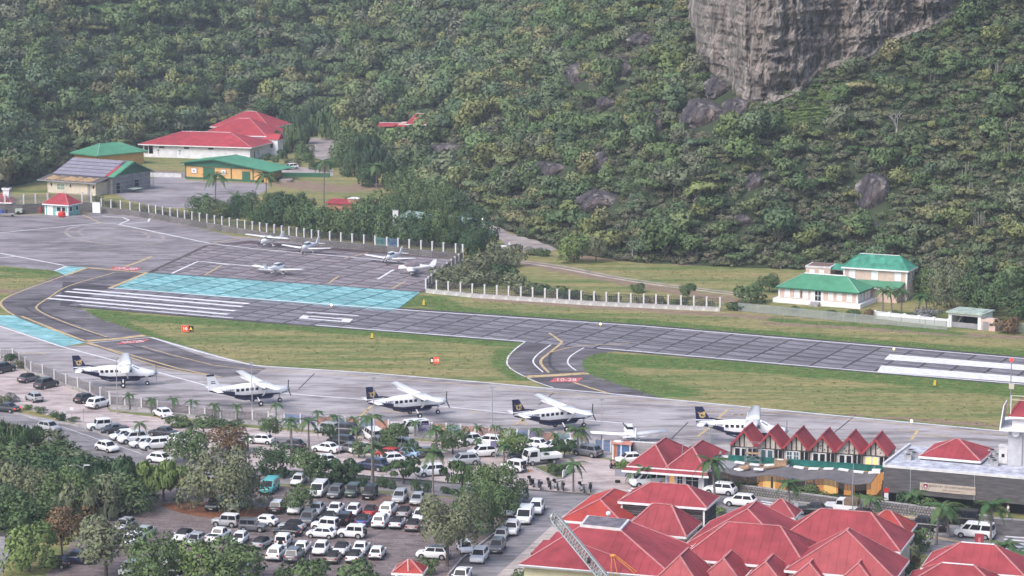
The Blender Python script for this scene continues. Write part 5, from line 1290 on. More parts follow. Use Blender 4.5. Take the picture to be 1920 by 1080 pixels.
# --- control tower at the right edge
O = P(1889, 872, 4.0); O.z = 0; O = P(1886, 893)
O = Vector((P(1889, 872, 4.9).x, P(1889, 872, 4.9).y, 0)); a = rad(-16)
t = thing('control_tower', 'white control tower with red cab roof cut by the right edge of the picture', 'tower', O, a)
wallbox(t, 0, 6.5, 0, 6, 0, 9.2, mat('tower_render', (.52, .52, .56), .8, .12, .6)); wallbox(t, -1.0, 7.4, -.9, 6.8, 9.2, 9.45, WHITE, 'gallery_floor')
link('gallery_side', MB().hexa([(-1.0, -.9, 9.45), (-.9, -.9, 9.45), (-.9, 4.5, 9.45), (-1.0, 4.5, 9.45)], [(-.75, .4, 12.0), (-.65, .4, 12.0), (-.65, 4.5, 12.0), (-.75, 4.5, 12.0)]), WHITE, t)
wallbox(t, .4, 6, .3, 5.5, 9.45, 10.6, WALLW, 'cab_wall'); wallbox(t, .35, 6.05, .25, 5.55, 10.6, 10.9, DARK, 'cab_glazing'); roof_piece(t, [[(0, -.2, 10.9), (7, -.2, 10.9), (5.8, 2.9, 12.5), (1.2, 2.9, 12.5)], [(0, 6, 10.9), (0, -.2, 10.9), (1.2, 2.9, 12.5)], [(7, 6, 10.9), (0, 6, 10.9), (1.2, 2.9, 12.5), (5.8, 2.9, 12.5)]], REDR, [((0, -.2, 10.9), (1.2, 2.9, 12.5))], REDR, .7, eaves=[((0, -.2, 10.9), (7, -.2, 10.9))])
for z in (12.9, 13.4): link('railing', MB().bar((.2, .1, z), (7, .1, z), .09), mat('cream_rail', (.6, .55, .45), .6, .1, 2), t)
for x in (.2, 2.5, 5): link('railing_post', MB().bar((x, .1, 11.0), (x, .1, 13.4), .08), WHITE, t)
link('dish', MB().tube([(.9, -.35, 8.9), (.9, -.15, 8.9)], .45, 12), WHITE, t)
for x in (1.7, 2.1, 2.4): link('cable_pipe', MB().tube([(x, -.1, 8.6), (x, -.1, .3)], .06, 5), GREYW, t)
link('aerial', MB().tube([(.1, .2, 12), (.1, .2, 17.6)], .07, 6), STEEL, t); link('beacon', MB().ball((.1, .2, 17.7), .22, 8), BRAKE, t); link('aerial_box', MB().box(-.1, .5, 0, .4, 14.2, 14.8), CREAM, t)
link('side_hatch', MB().box(-1.1, -.05, .2, 1.6, 5.0, 7.0).box(-1.15, -.02, .15, 1.65, 7.0, 7.1), OFFWH, t); link('hatch_window', MB().box(-.75, -.4, .17, .199, 5.8, 6.2), DARK, t)

# --- gate lodge and concrete wall by the apron gate
O, a, _ = frame2((1148, 862), (1176, 865)); t = thing('gate_lodge', 'small gate lodge with terracotta coping and lattice doors by the apron', 'gate', O, TA)
for x in (0, 1.1, 2.3): wallbox(t, x, x + .14, 0, .14, 0, 2.1, WHITE, 'post')
wallbox(t, -.15, 2.6, -.15, 1.2, 2.1, 2.35, mat('terracotta_coping', (.55, .25, .2), .8, .1, 2), 'coping'); link('coping_crest', MB().ball((.75, .2, 2.4), (.7, .3, .22), 10), OFFWH, t); wallbox(t, -.1, 2.5, .9, 1.05, 0, 2.1, DARK, 'back')
LAT_O = mat('orange_lattice', (.55, .22, .12), .7, .15, 2); LAT_B = mat('blue_lattice', (.12, .22, .42), .7, .15, 2)
def lattice(w_, h_, nx, nz, th=.05):
    b = MB(); b.box(0, w_, -th / 2, th / 2, 0, .08).box(0, w_, -th / 2, th / 2, h_ - .08, h_).box(0, .08, -th / 2, th / 2, .08, h_ - .08).box(w_ - .08, w_, -th / 2, th / 2, .08, h_ - .08)
    for i in range(1, nx): b.box(w_ * i / nx - .03, w_ * i / nx + .03, -.02, .02, .08, h_ - .08)
    for k in range(1, nz): b.box(.08, w_ - .08, -.035, -.021, h_ * k / nz - .03, h_ * k / nz + .03)
    return b
for x, m in ((.16, LAT_O), (.62, LAT_B), (1.26, LAT_B), (1.76, LAT_B)): link('lattice_door', shared('lat_door', lambda: lattice(.44, 1.95, 3, 12)), m, t, (x, .07, .05))
O = P(1176, 862); t = thing('blast_wall', 'plain grey concrete wall between the gate lodge and the pavilion', 'wall', O + Vector((.4, .3, 0)), TA)
for i in range(3): wallbox(t, i * 1.72, i * 1.72 + 1.7, 0, .25, 0, 2.3, CONC, 'wall_panel')
wallbox(t, -.05, 5.2, -.05, .3, 2.3, 2.4, OFFWH, 'coping')

# --- shopping centre: red hip roofs crowding the foreground
MA = rad(-18.5)
def mall(label, px, z, w, d, rise, m=REDR, along='u', ridge=None, wallm=CREAM, oh=.35, seams=.95, off=0.0, capm=None, base=True, fascia=WHITE):
    """pixel = front left eave corner, z = eave height"""
    p = P(*px, z); t = thing('shop_building', label, 'building', (p.x, p.y, 0), MA, 'red roofed shopping centre')
    hip(t, w - 2 * oh, d - 2 * oh, z, rise, m, oh=oh, along=along, ridge=ridge, seams=seams, x0=oh, y0=oh, off=off, capm=capm, fascia=fascia)
    if base: wallbox(t, oh, w - oh, oh, d - oh, 0, z - .17, wallm)
    return t
t = mall('bright red hip roofed shop at the left tip of the shopping centre', (1048, 975), 4.0, 7.6, 12.2, 1.9, m=REDR2, along='v', ridge=5.6, off=-.1)
LOUV = mat('brown_louvre', (.075, .062, .06), .7, .3, 1.5, stretch=(.5, .5, 4))
t = mall('tall shop block with louvred dark walls and a ribbed red hip roof', (1159, 940), 5.6, 10.2, 5.9, 1.75, ridge=4.2, wallm=LOUV)
for i in range(12):
    link('louvre', shared('louvre_f', lambda: MB().box(.3, 9.9, .24, .345, 0, .14)), WOODG if i % 3 else LOUV, t, (0, 0, 2.5 + i * .25)); link('louvre', shared('louvre_s', lambda: MB().box(9.855, 9.96, .3, 5.5, 0, .14)), WOODG if i % 3 else LOUV, t, (0, 0, 2.5 + i * .25))
for x in (.25, 9.75): wallbox(t, x, x + .2, .2, .4, 0, 5.4, WHITE, 'corner_post')
t = mall('red hip roof just in front of the louvred block', (1165, 997), 4.0, 7.3, 6.8, 2.6, along='u', ridge=2.1)
t = mall('red hip roof with twin ridges in the middle of the shopping centre', (1283, 1022), 4.2, 11.5, 11.0, 3.3, along='v', ridge=4.0, off=1.2)
t = mall('small red pyramid roof behind the middle shop roofs', (1425, 966), 3.6, 4.0, 3.6, 1.6, along='u', ridge=.3)
t = mall('wide red hip roof facing the road at the right of the shopping centre', (1454, 1016), 4.6, 13.4, 8.2, 3.0, ridge=5.4)
t = mall('orange red roof corner at the right end of the shopping centre', (1608, 996), 3.4, 5.6, 5.6, 1.9, m=REDR2, along='u', ridge=.6)
t = mall('large plain red hip roof at the front centre of the shopping centre', (1275, 1047), 4.4, 13.5, 9.5, 3.1, ridge=5.6)
t = mall('steep red hip roof at the front right of the shopping centre', (1471, 1069), 4.6, 11.4, 8.0, 3.8, along='v', ridge=1.2)
# big roof with a flat sky-lit top and stepped left edge
z = 3.6; p = P(973, 1058, z); t = thing('shop_building', 'broad red roof with a flat skylit top and stepped left edge', 'building', (p.x, p.y, 0), MA, 'red roofed shopping centre')
Rm = Matrix.Rotation(-MA, 3, 'Z'); loc = lambda px, py, zz: tuple((Rm @ (P(px, py, zz) - Vector((p.x, p.y, 0)))))
T1, T2, T3, T4 = loc(1087, 988, 6.4), loc(1165, 996, 6.4), loc(1181, 978, 6.4), loc(1101, 970, 6.4)
E1, E2, E3 = (0, 0, z), (16.8, 0, z), (17.4, 11.5, z); E0 = (2.0, 9.5, z); E4 = (6, 12.0, z)
Ml = loc(1030, 1034, 4.9)
roof_piece(t, [[E1, E2, T2, T1], [E2, E3, T3, T2], [E3, E4, T4, T3], [E4, E1, T1, T4]], REDR, [(E2, T2), (E3, T3), (E1, T1), (T3, T4)], RIDGE, .95, eaves=[(E1, E2), (E2, E3)])
link('skylight', MB().hexa([T1, T2, T3, T4], [(q[0], q[1], q[2] + .25) for q in (T1, T2, T3, T4)]), OFFWH, t)
ins = [tuple(Vector(q) * .88 + (Vector(T1) + Vector(T2) + Vector(T3) + Vector(T4)) * .03) for q in (T1, T2, T3, T4)]
link('skylight_glazing', MB().hexa([(q[0], q[1], 6.651) for q in ins], [(q[0], q[1], 6.70) for q in ins]), mat('weathered_glazing', (.20, .17, .19), .5, .35, 1), t)
for i in range(3):
    y0 = 2.6 + i * 2.9; x0 = .45 + i * .55
    roof_piece(t, [[(x0, y0, z + .55 + i * .25), (x0 + 5.4, y0, z + .6 + i * .25), (x0 + 5.6, y0 + 2.9, z + 1.5 + i * .25), (x0 + .5, y0 + 2.9, z + 1.4 + i * .25)]], REDR, [((x0, y0, z + .6 + i * .25), (x0 + 5.4, y0, z + .65 + i * .25))], REDR, .95, name='stepped_roof')
wallbox(t, .4, 16.4, .5, 11, 0, z - .17, mat('pale_yellow_wall', (.56, .52, .38), .8, .1, 1)); link('gutter', MB().bar((0, -.15, z - .15), (16.8, -.15, z - .15), .14, .14), GREYW, t)
for x in (5.2, 7.0, 9.2): u = link('ac_unit', MB().box(x, x + 1.1, -.1, .48, 1.5, 2.3), OFFWH, t); link('fan', MB().tube([(x + .5, -.13, 1.9), (x + .5, -.101, 1.9)], .28, 10), BLACK, u)
# lower roofs along the bottom edge
for px, z, w, d, r, al, lab in (((1222, 1092), 4.0, 5.0, 6.5, 2.6, 'v', 'red roof slope rising from the bottom edge left of the young conifers'), ((1313, 1083), 3.8, 4.2, 6, 1.9, 'v', 'small red gable at the bottom edge right of the young conifers'), ((1390, 1090), 3.8, 4.4, 6, 1.9, 'v', 'second small red gable along the bottom edge'),
                           ((1472, 1092), 3.8, 4.4, 6, 1.9, 'v', 'third small red gable along the bottom edge'), ((1562, 1098), 3.8, 4.6, 6, 2.2, 'v', 'rightmost small red gable along the bottom edge')):
    mall(lab, px, z, w, d, r, along=al, ridge=3.5, seams=.8)
t = mall('red roofed house with a white ridge at the bottom right', (1690, 1100), 3.4, 10.4, 6.4, 2.0, ridge=3.2, capm=WHITE); 
p2 = t; hip(t, 10.0, 6.0, 4.2, 2.2, REDR, oh=.3, ridge=3.4, seams=.9, x0=1.4, y0=5.4, capm=WHITE); wallbox(t, 1.7, 11.1, 6.8, 11.1, 0, 4.0, CREAM)
t = mall('small pink tiled porch roof at the bottom right corner', (1842, 1078), 3.2, 5.0, 4.5, 1.2, along='v', ridge=2.6, m=mat('pink_tile', (.5, .2, .19), .7, .12, 1), seams=.4)
# toll booth at the bottom
O = P(741, 1116); t = thing('toll_booth', 'green and white pay booth with a red pyramid roof at the bottom edge', 'booth', O, rad(-8))
wallbox(t, 0, 2.7, 0, 2.4, 0, 2.5, WHITE); wallbox(t, .25, 1.3, -.04, -.001, .1, 2.2, GREEND, 'green_panel'); wallbox(t, 1.5, 2.5, -.04, -.001, .1, 2.2, GREEND, 'green_panel'); window(t, 2.7, 1.2, 1, 1.2, 1, HR_, gm=WHITE)
hip(t, 2.7, 2.4, 2.5, 1.1, REDR2, oh=.3, ridge=.2, seams=.35)
link('roof_pole', MB().tube([(1.4, 0, 2.5), (1.4, -.2, 4.0)], .06, 6), WHITE, t)
# ------------------------------------------------------------------ aircraft
def ring(x, zc, hw, hh, n=14, sq=2.4):
    out = []
    for k in range(n):
        a = 2 * math.pi * k / n; c, s = math.cos(a), math.sin(a)
        out.append((x, hw * math.copysign(abs(c) ** (2 / sq), c), zc + hh * math.copysign(abs(s) ** (2 / sq), s)))
    return out
def wing_mb(stations, m=0):
    """stations: (x leading edge, y, z, chord, thickness)"""
    rings = []
    for x, y, z, c, t in stations:
        rings.append([(x, y, z), (x - .12 * c, y, z + t * .55), (x - .4 * c, y, z + t * .6), (x - c, y, z + .01), (x - .4 * c, y, z - t * .4), (x - .12 * c, y, z - t * .4)])
    return MB().loft(rings, m)
def wheel_pair(t, x, y, r, w=.16, name='wheel'):
    def ty(): return MB().tube([(0, -w / 2, 0), (0, -w * .42, 0), (0, w * .42, 0), (0, w / 2, 0)], [r * .8, r, r, r * .8], 14)
    o = link(name, shared(('tyre', r, w), ty), TYRE, t, (x, y, r))
    link('hub', shared(('hub', r, w), lambda: MB().tube([(0, -w / 2 - .02, 0), (0, w / 2 + .02, 0)], r * .45, 10)), WHITE, o); return o
def emblem(t, x, z, y, s):
    """gold bird-like crest on the tail"""
    b = MB()
    ry = math.copysign(.012, y)
    def disc(cx, cz_, rx, rz_, q=0.0, n=12, th=1):
        p = [(cx + rx * math.cos(2 * math.pi * k / n), cz_ + rz_ * math.sin(2 * math.pi * k / n)) for k in range(n)]
        b.sideprism(p, min(y, y + ry * th), max(y, y + ry * th))
    disc(x, z, .34 * s, .30 * s); disc(x + .22 * s, z + .30 * s, .16 * s, .12 * s)
    b.sideprism([(x - .55 * s, z + .34 * s), (x - .1 * s, z + .2 * s), (x - .2 * s, z + .02 * s)], min(y, y + ry), max(y, y + ry))
    o = link('tail_emblem', b, GOLD, t)
    b2 = MB(); y2 = y + ry
    for cx, cz_, rx, rz_ in ((x - .05 * s, z, .12 * s, .16 * s), (x + .17 * s, z - .06 * s, .07 * s, .1 * s)):
        b2.sideprism([(cx + rx * math.cos(2 * math.pi * k / 8), cz_ + rz_ * math.sin(2 * math.pi * k / 8)) for k in range(8)], min(y2, y2 + ry * .5), max(y2, y2 + ry * .5))
    link('tail_emblem_inlay', b2, NAVY, o)
def caravan(pos, yaw, label, reg, fin=NAVY, logo=True):
    t = thing('turboprop_aircraft', label, 'aircraft', (pos.x, pos.y, .045), rad(yaw), 'high wing turboprops on the terminal apron')
    st = [(4.35, 1.82, .30, .30), (4.2, 1.80, .46, .44), (3.2, 1.78, .60, .60), (2.3, 1.86, .68, .72), (1.75, 2.02, .74, .90), (1.1, 2.12, .78, 1.06), (-2.4, 2.12, .78, 1.06),
          (-3.8, 2.2, .66, .86), (-5.4, 2.38, .42, .54), (-6.8, 2.52, .22, .33), (-7.5, 2.58, .08, .16)]
    def body():
        b = MB()
        b.loft([ring(*s) for s in st], mf=lambda c: 1 if c.z < 1.66 + max(0, -1.5 - c.x) * .16 - max(0, c.x - 2) * .04 else 0)
        return b
    link('fuselage', shared('fuselage', body, True), [PLANEW, NAVY], t)
    def pod(): return MB().loft([ring(2.2, 1.02, .25, .12), ring(1.7, .95, .52, .24), ring(-2.2, .95, .55, .25), ring(-3.6, 1.2, .2, .1)])
    link('cargo_pod', shared('cargo_pod', pod, True), NAVY, t)
    for s in (-1, 1):
        link('wing', shared(('wing', s), lambda: wing_mb([(.95, 0, 3.12, 1.98, .26), (.95, s * 2, 3.17, 1.95, .25), (.62, s * 7.9, 3.46, 1.18, .14), (.3, s * 8.02, 3.46, .7, .04)][::s]), True), PLANEW, t)
        link('flap', shared(('flap', s), lambda: MB().hexa([(-1.0, min(s * 1, s * 4.9), 3.10), (-.7, min(s * 1, s * 4.9), 3.2), (-.7, max(s * 1, s * 4.9), 3.2), (-1.0, max(s * 1, s * 4.9), 3.1)], [(-1.02, min(s * 1, s * 4.9), 3.14), (-.7, min(s * 1, s * 4.9), 3.25), (-.7, max(s * 1, s * 4.9), 3.25), (-1.02, max(s * 1, s * 4.9), 3.14)])), OFFWH, t)
        link('wing_strut', shared(('strut', s), lambda: MB().bar((.35, s * .75, 1.25), (.15, s * 3.9, 3.18), .22, .08)), PLANEW, t)
        link('tailplane', shared(('tailplane', s), lambda: wing_mb([(-6.05, s * .1, 2.72, 1.35, .14), (-6.35, s * 3.1, 2.72, .95, .08)][::s]), True), PLANEW, t)
        link('gear_leg', shared(('gearleg', s), lambda: MB().bar((-.35, s * .5, 1.05), (-.35, s * 1.6, .42), .14, .07)), PLANEW, t)
        wheel_pair(t, -.35, s * 1.72, .37, .22)
        for k in range(5): link('cabin_window', shared(('cabwin', s), lambda: MB().box(-.22, .22, min(s * .02, -s * .03), max(s * .02, -s * .03), -.19, .19)), GLASS, t, (-.55 - k * .72, s * .775, 2.38))
        link('cockpit_window', shared(('cockwin', s), lambda: MB().sideprism([(.25, 2.15), (1.05, 2.15), (.95, 2.62), (.35, 2.72)], min(s * .765, s * .80), max(s * .765, s * .80))), GLASSB, t)
        link('cabin_door', shared(('cabdoor', s), lambda: MB().sideprism([(-3.3, 1.55), (-2.55, 1.45), (-2.55, 2.85), (-3.3, 2.8)], min(s * .73, s * .785), max(s * .73, s * .785))), OFFWH, t) if s > 0 else None
        text(reg, .42, NAVY, t, (-4.35, s * .60, 2.42), (HR_, 0, 0 if s < 0 else math.pi), name='registration', ext=.02)
    link('windscreen', shared('windscreen', lambda: MB().hexa([(1.12, .55, 2.98), (1.12, -.55, 2.98), (1.95, -.58, 2.52), (1.95, .58, 2.52)], [(1.2, .52, 3.06), (1.2, -.52, 3.06), (2.02, -.55, 2.62), (2.02, .55, 2.62)])), GLASSB, t)
    fn = MB().hexa([(-7.55, .09, 2.6), (-7.55, -.09, 2.6), (-5.5, -.09, 2.78), (-5.5, .09, 2.78)], [(-7.75, .05, 4.75), (-7.75, -.05, 4.75), (-6.75, -.05, 4.75), (-6.75, .05, 4.75)])
    fn.hexa([(-5.6, .06, 2.72), (-5.6, -.06, 2.72), (-3.8, -.04, 2.98), (-3.8, .04, 2.98)], [(-5.75, .04, 3.35), (-5.75, -.04, 3.35), (-3.9, -.01, 3.04), (-3.9, .01, 3.04)])
    f = link('tail_fin', fn, fin, t)
    if logo:
        for s in (-1, 1): emblem(t, -6.75, 3.62, s * .082, 1.25)
        link('fin_stripe', MB().hexa([(-7.6, .11, 2.9), (-7.6, -.11, 2.9), (-5.0, -.11, 2.98), (-5.0, .11, 2.98)], [(-7.6, .10, 3.02), (-7.6, -.10, 3.02), (-5.0, -.10, 3.06), (-5.0, .10, 3.06)]), WHITE, t)
    else:
        link('fin_cap', MB().box(-7.8, -6.7, -.08, .08, 4.6, 4.85), NAVY, t); text('PLANE', .01, NAVY, t, (0, 0, 1), (0, 0, 0)) if False else None
        link('fin_title', MB().box(-7.2, -6.6, -.1, .1, 3.75, 3.85).box(-7.2, -6.5, -.1, .1, 3.5, 3.6), NAVY, t)
    link('nose_leg', shared('noseleg', lambda: MB().bar((3.15, 0, 1.3), (3.2, 0, .4), .1)), STEEL, t); wheel_pair(t, 3.2, 0, .32, .2, 'nose_wheel')
    pr = link('spinner', shared('spinner', lambda: MB().tube([(4.35, 0, 1.82), (4.55, 0, 1.82), (4.85, 0, 1.82)], [.28, .22, .03], 10)), STEEL, t)
    for k in range(3):
        a = math.pi / 2 + k * 2 * math.pi / 3 + .12; d = Vector((0, math.cos(a), math.sin(a)))
        link('propeller_blade', MB().bar(Vector((4.52, 0, 1.82)) + d * .18, Vector((4.52, 0, 1.82)) + d * 1.34, .2, .06, up=(1, 0, 0)), BLACK, t)
    link('exhaust', shared('exhaust', lambda: MB().tube([(3.3, -.6, 1.45), (2.9, -.8, 1.3)], .12, 8)), STEEL, t)
    return t
def off(p, yaw, lx, ly): c, s = math.cos(rad(yaw)), math.sin(rad(yaw)); return p + Vector((lx * c - ly * s, lx * s + ly * c, 0))
caravan(off(P(231, 728), 8, .35, 1.72), 8, 'navy tailed white turboprop parked farthest left on the terminal apron', 'F-OSBC')
caravan(off(P(489, 762), 26, .35, 1.72), 26, 'white turboprop with an all white tail fin and dark fin cap', 'F-HNVC', PLANEW, False)
caravan(off(P(787, 785), 26, .35, 1.72), 26, 'navy tailed turboprop in the middle of the parked row, behind a light pole', 'F-OSBS')
caravan(off(P(1062, 810), 26, .35, 1.72), 26, 'navy tailed turboprop just left of the gate lodge, a palm before its nose', 'F-OSBH')
caravan(off(P(1309, 794, 2.5), -8, 7.3, 0), -8, 'navy tailed turboprop half hidden behind the red terminal gables', 'F-OSBM')

LTW = mat('light_aircraft_white', (.82, .82, .84), .35, .04, 1, spec=.5)
def light_plane(pos, yaw, label, high=False, cover=False, span=11.2, canopy=GLASSB, tailh=2.3):
    t = thing('light_aircraft', label, 'aircraft', (pos.x, pos.y, .05), rad(yaw), 'light aircraft on the far apron')
    zc = 1.25
    st = [(2.35, zc - .02, .22, .2), (2.1, zc, .42, .38), (1.2, zc + .05, .52, .48), (.5, zc + .1, .56, .6), (-1.2, zc + .12, .52, .55), (-2.6, zc + .16, .3, .34), (-4.6, zc + .22, .1, .16)]
    link('fuselage', shared('light_fuselage', lambda: MB().loft([ring(*s, n=12) for s in st]), True), LTW, t)
    wz = zc + .78 if high else zc - .3; dh = .12 if high else .42
    for s in (-1, 1):
        link('wing', shared(('lwing', s, high, span), lambda: wing_mb([(.8, 0, wz, 1.8, .24), (.8, s * .5, wz, 1.8, .24), (.7, s * span / 2, wz + dh, 1.55 if not high else 1.3, .16)][::s]), True), LTW, t)
        if high: link('wing_strut', MB().bar((.2, s * .5, zc - .3), (.1, s * 2.4, wz), .12, .05), LTW, t)
        link('tailplane', shared(('ltail', s), lambda: wing_mb([(-3.8, s * .05, zc + .25, .9, .09), (-3.95, s * 1.65, zc + .25, .7, .06)][::s]), True), LTW, t)
        link('gear_leg', MB().bar((-.3, s * .4, zc - .4), (-.3, s * 1.25, .25), .09), LTW, t); wheel_pair(t, -.3, s * 1.3, .24, .16)
        link('wheel_fairing', MB().ball((-.25, s * 1.3, .27), (.42, .14, .2), 8), LTW, t)
    link('tail_fin', shared('lfin', lambda: MB().hexa([(-4.7, .05, zc + .2), (-4.7, -.05, zc + .2), (-3.4, -.05, zc + .3), (-3.4, .05, zc + .3)], [(-5.0, .03, zc + 1.5), (-5.0, -.03, zc + 1.5), (-4.35, -.03, zc + 1.5), (-4.35, .03, zc + 1.5)])), LTW, t)
    if cover: link('cockpit_cover', MB().loft([ring(1.35, zc + .35, .35, .28), ring(.8, zc + .5, .62, .55), ring(-.6, zc + .5, .64, .56), ring(-1.7, zc + .42, .45, .35)]), mat('grey_canvas', (.22, .19, .21), .9, .2, 3), t)
    else:
        link('canopy', shared(('lcan', high), lambda: MB().loft([ring(1.2, zc + .42, .3, .12, 10), ring(.75, zc + .55, .47, .38, 10), ring(-.5, zc + .58, .47, .36, 10), ring(-1.5, zc + .45, .25, .15, 10)]), True), canopy, t)
        link('cabin_roof', MB().box(-.9, .55, -.36, .36, zc + .88, zc + .97), LTW, t)
    link('spinner', shared('lspin', lambda: MB().tube([(2.35, 0, zc), (2.7, 0, zc)], [.17, .02], 8)), REDP if cover else STEEL, t)
    link('propeller', shared('lprop', lambda: MB().bar((2.45, -.45, zc - .8), (2.45, .45, zc + .8), .12, .04, up=(1, 0, 0))), BLACK, t)
    link('nose_leg', MB().bar((1.7, 0, zc - .3), (1.75, 0, .3), .08), STEEL, t); wheel_pair(t, 1.75, 0, .22, .14, 'nose_wheel')
    return t
light_plane(P(503, 463), -127, 'white high wing light aircraft farthest left against the far fence', True, span=11.6)
light_plane(P(576, 475), -116, 'red trimmed white low wing aircraft nose on beside the high wing one')
light_plane(P(733, 494), -116, 'plain white low wing light aircraft nose on in front of the stone wall')
light_plane(P(522, 515), 62, 'white low wing light aircraft seen from behind, nearest the turquoise strip')
light_plane(P(770, 514), 184, 'white light aircraft with a grey cover over its cabin by the fence corner', cover=True)
t = light_plane(P(1180, 828), 98, 'small white aircraft with a dark canopy right above the gate lodge', span=10.5, canopy=GLASS); t['group'] = 'small aircraft by the gate'

# ------------------------------------------------------------------ vehicles
PAINT = {k: mat('car_' + k, c, .35, .03, 1, spec=.5, coat=.4) for k, c in dict(white=(.78, .78, .80), silver=(.36, .37, .39), grey=(.12, .125, .14), dark=(.035, .037, .045), black=(.012, .012, .015), navy=(.02, .03, .075),
    blue=(.03, .07, .25), lightblue=(.25, .40, .56), red=(.45, .03, .03), turquoise=(.08, .42, .42), bronze=(.30, .26, .25), green=(.05, .075, .065), palegreen=(.35, .40, .38), brown=(.2, .14, .11)).items()}
# length, width, height, then profile: belt line (x as fraction, z), cabin base and roof x positions
KINDS = dict(
 hatch=dict(L=3.95, W=1.72, H=1.48, belt=[(0, .62), (.03, .78), (.25, .92), (.9, .98), (.98, .90), (1, .6)], cab=(.22, .38, .80, .93), wb=(.19, .83), r=.30),
 suv=dict(L=4.35, W=1.84, H=1.68, belt=[(0, .7), (.03, .9), (.24, 1.04), (.92, 1.1), (.985, 1.0), (1, .65)], cab=(.22, .36, .84, .95), wb=(.19, .81), r=.35),
 sedan=dict(L=4.5, W=1.8, H=1.45, belt=[(0, .6), (.03, .76), (.28, .9), (.8, .98), (.97, .94), (1, .6)], cab=(.26, .40, .68, .84), wb=(.19, .81), r=.31),
 jeep=dict(L=3.55, W=1.62, H=1.72, belt=[(0, .78), (.02, .98), (.30, 1.03), (.95, 1.05), (.985, 1.0), (1, .7)], cab=(.31, .37, .955, .985), wb=(.18, .80), r=.36, box=True),
 pickup=dict(L=5.2, W=1.85, H=1.75, belt=[(0, .75), (.03, .98), (.22, 1.06), (.66, 1.08), (.99, 1.08), (1, .75)], cab=(.21, .32, .55, .64), wb=(.19, .79), r=.37, bed=True),
 van=dict(L=4.9, W=1.9, H=1.95, belt=[(0, .7), (.02, .95), (.14, 1.12), (.97, 1.15), (.99, 1.1), (1, .65)], cab=(.10, .28, .95, .99), wb=(.18, .80), r=.33, box=True),
 mini=dict(L=3.75, W=1.7, H=1.42, belt=[(0, .62), (.03, .80), (.27, .92), (.88, .95), (.98, .88), (1, .58)], cab=(.27, .36, .78, .90), wb=(.17, .83), r=.31, soft=True),
 conv=dict(L=4.1, W=1.76, H=1.40, belt=[(0, .6), (.03, .78), (.28, .90), (.9, .94), (.98, .86), (1, .58)], cab=(.28, .40, .70, .86), wb=(.18, .81), r=.32, soft=True))
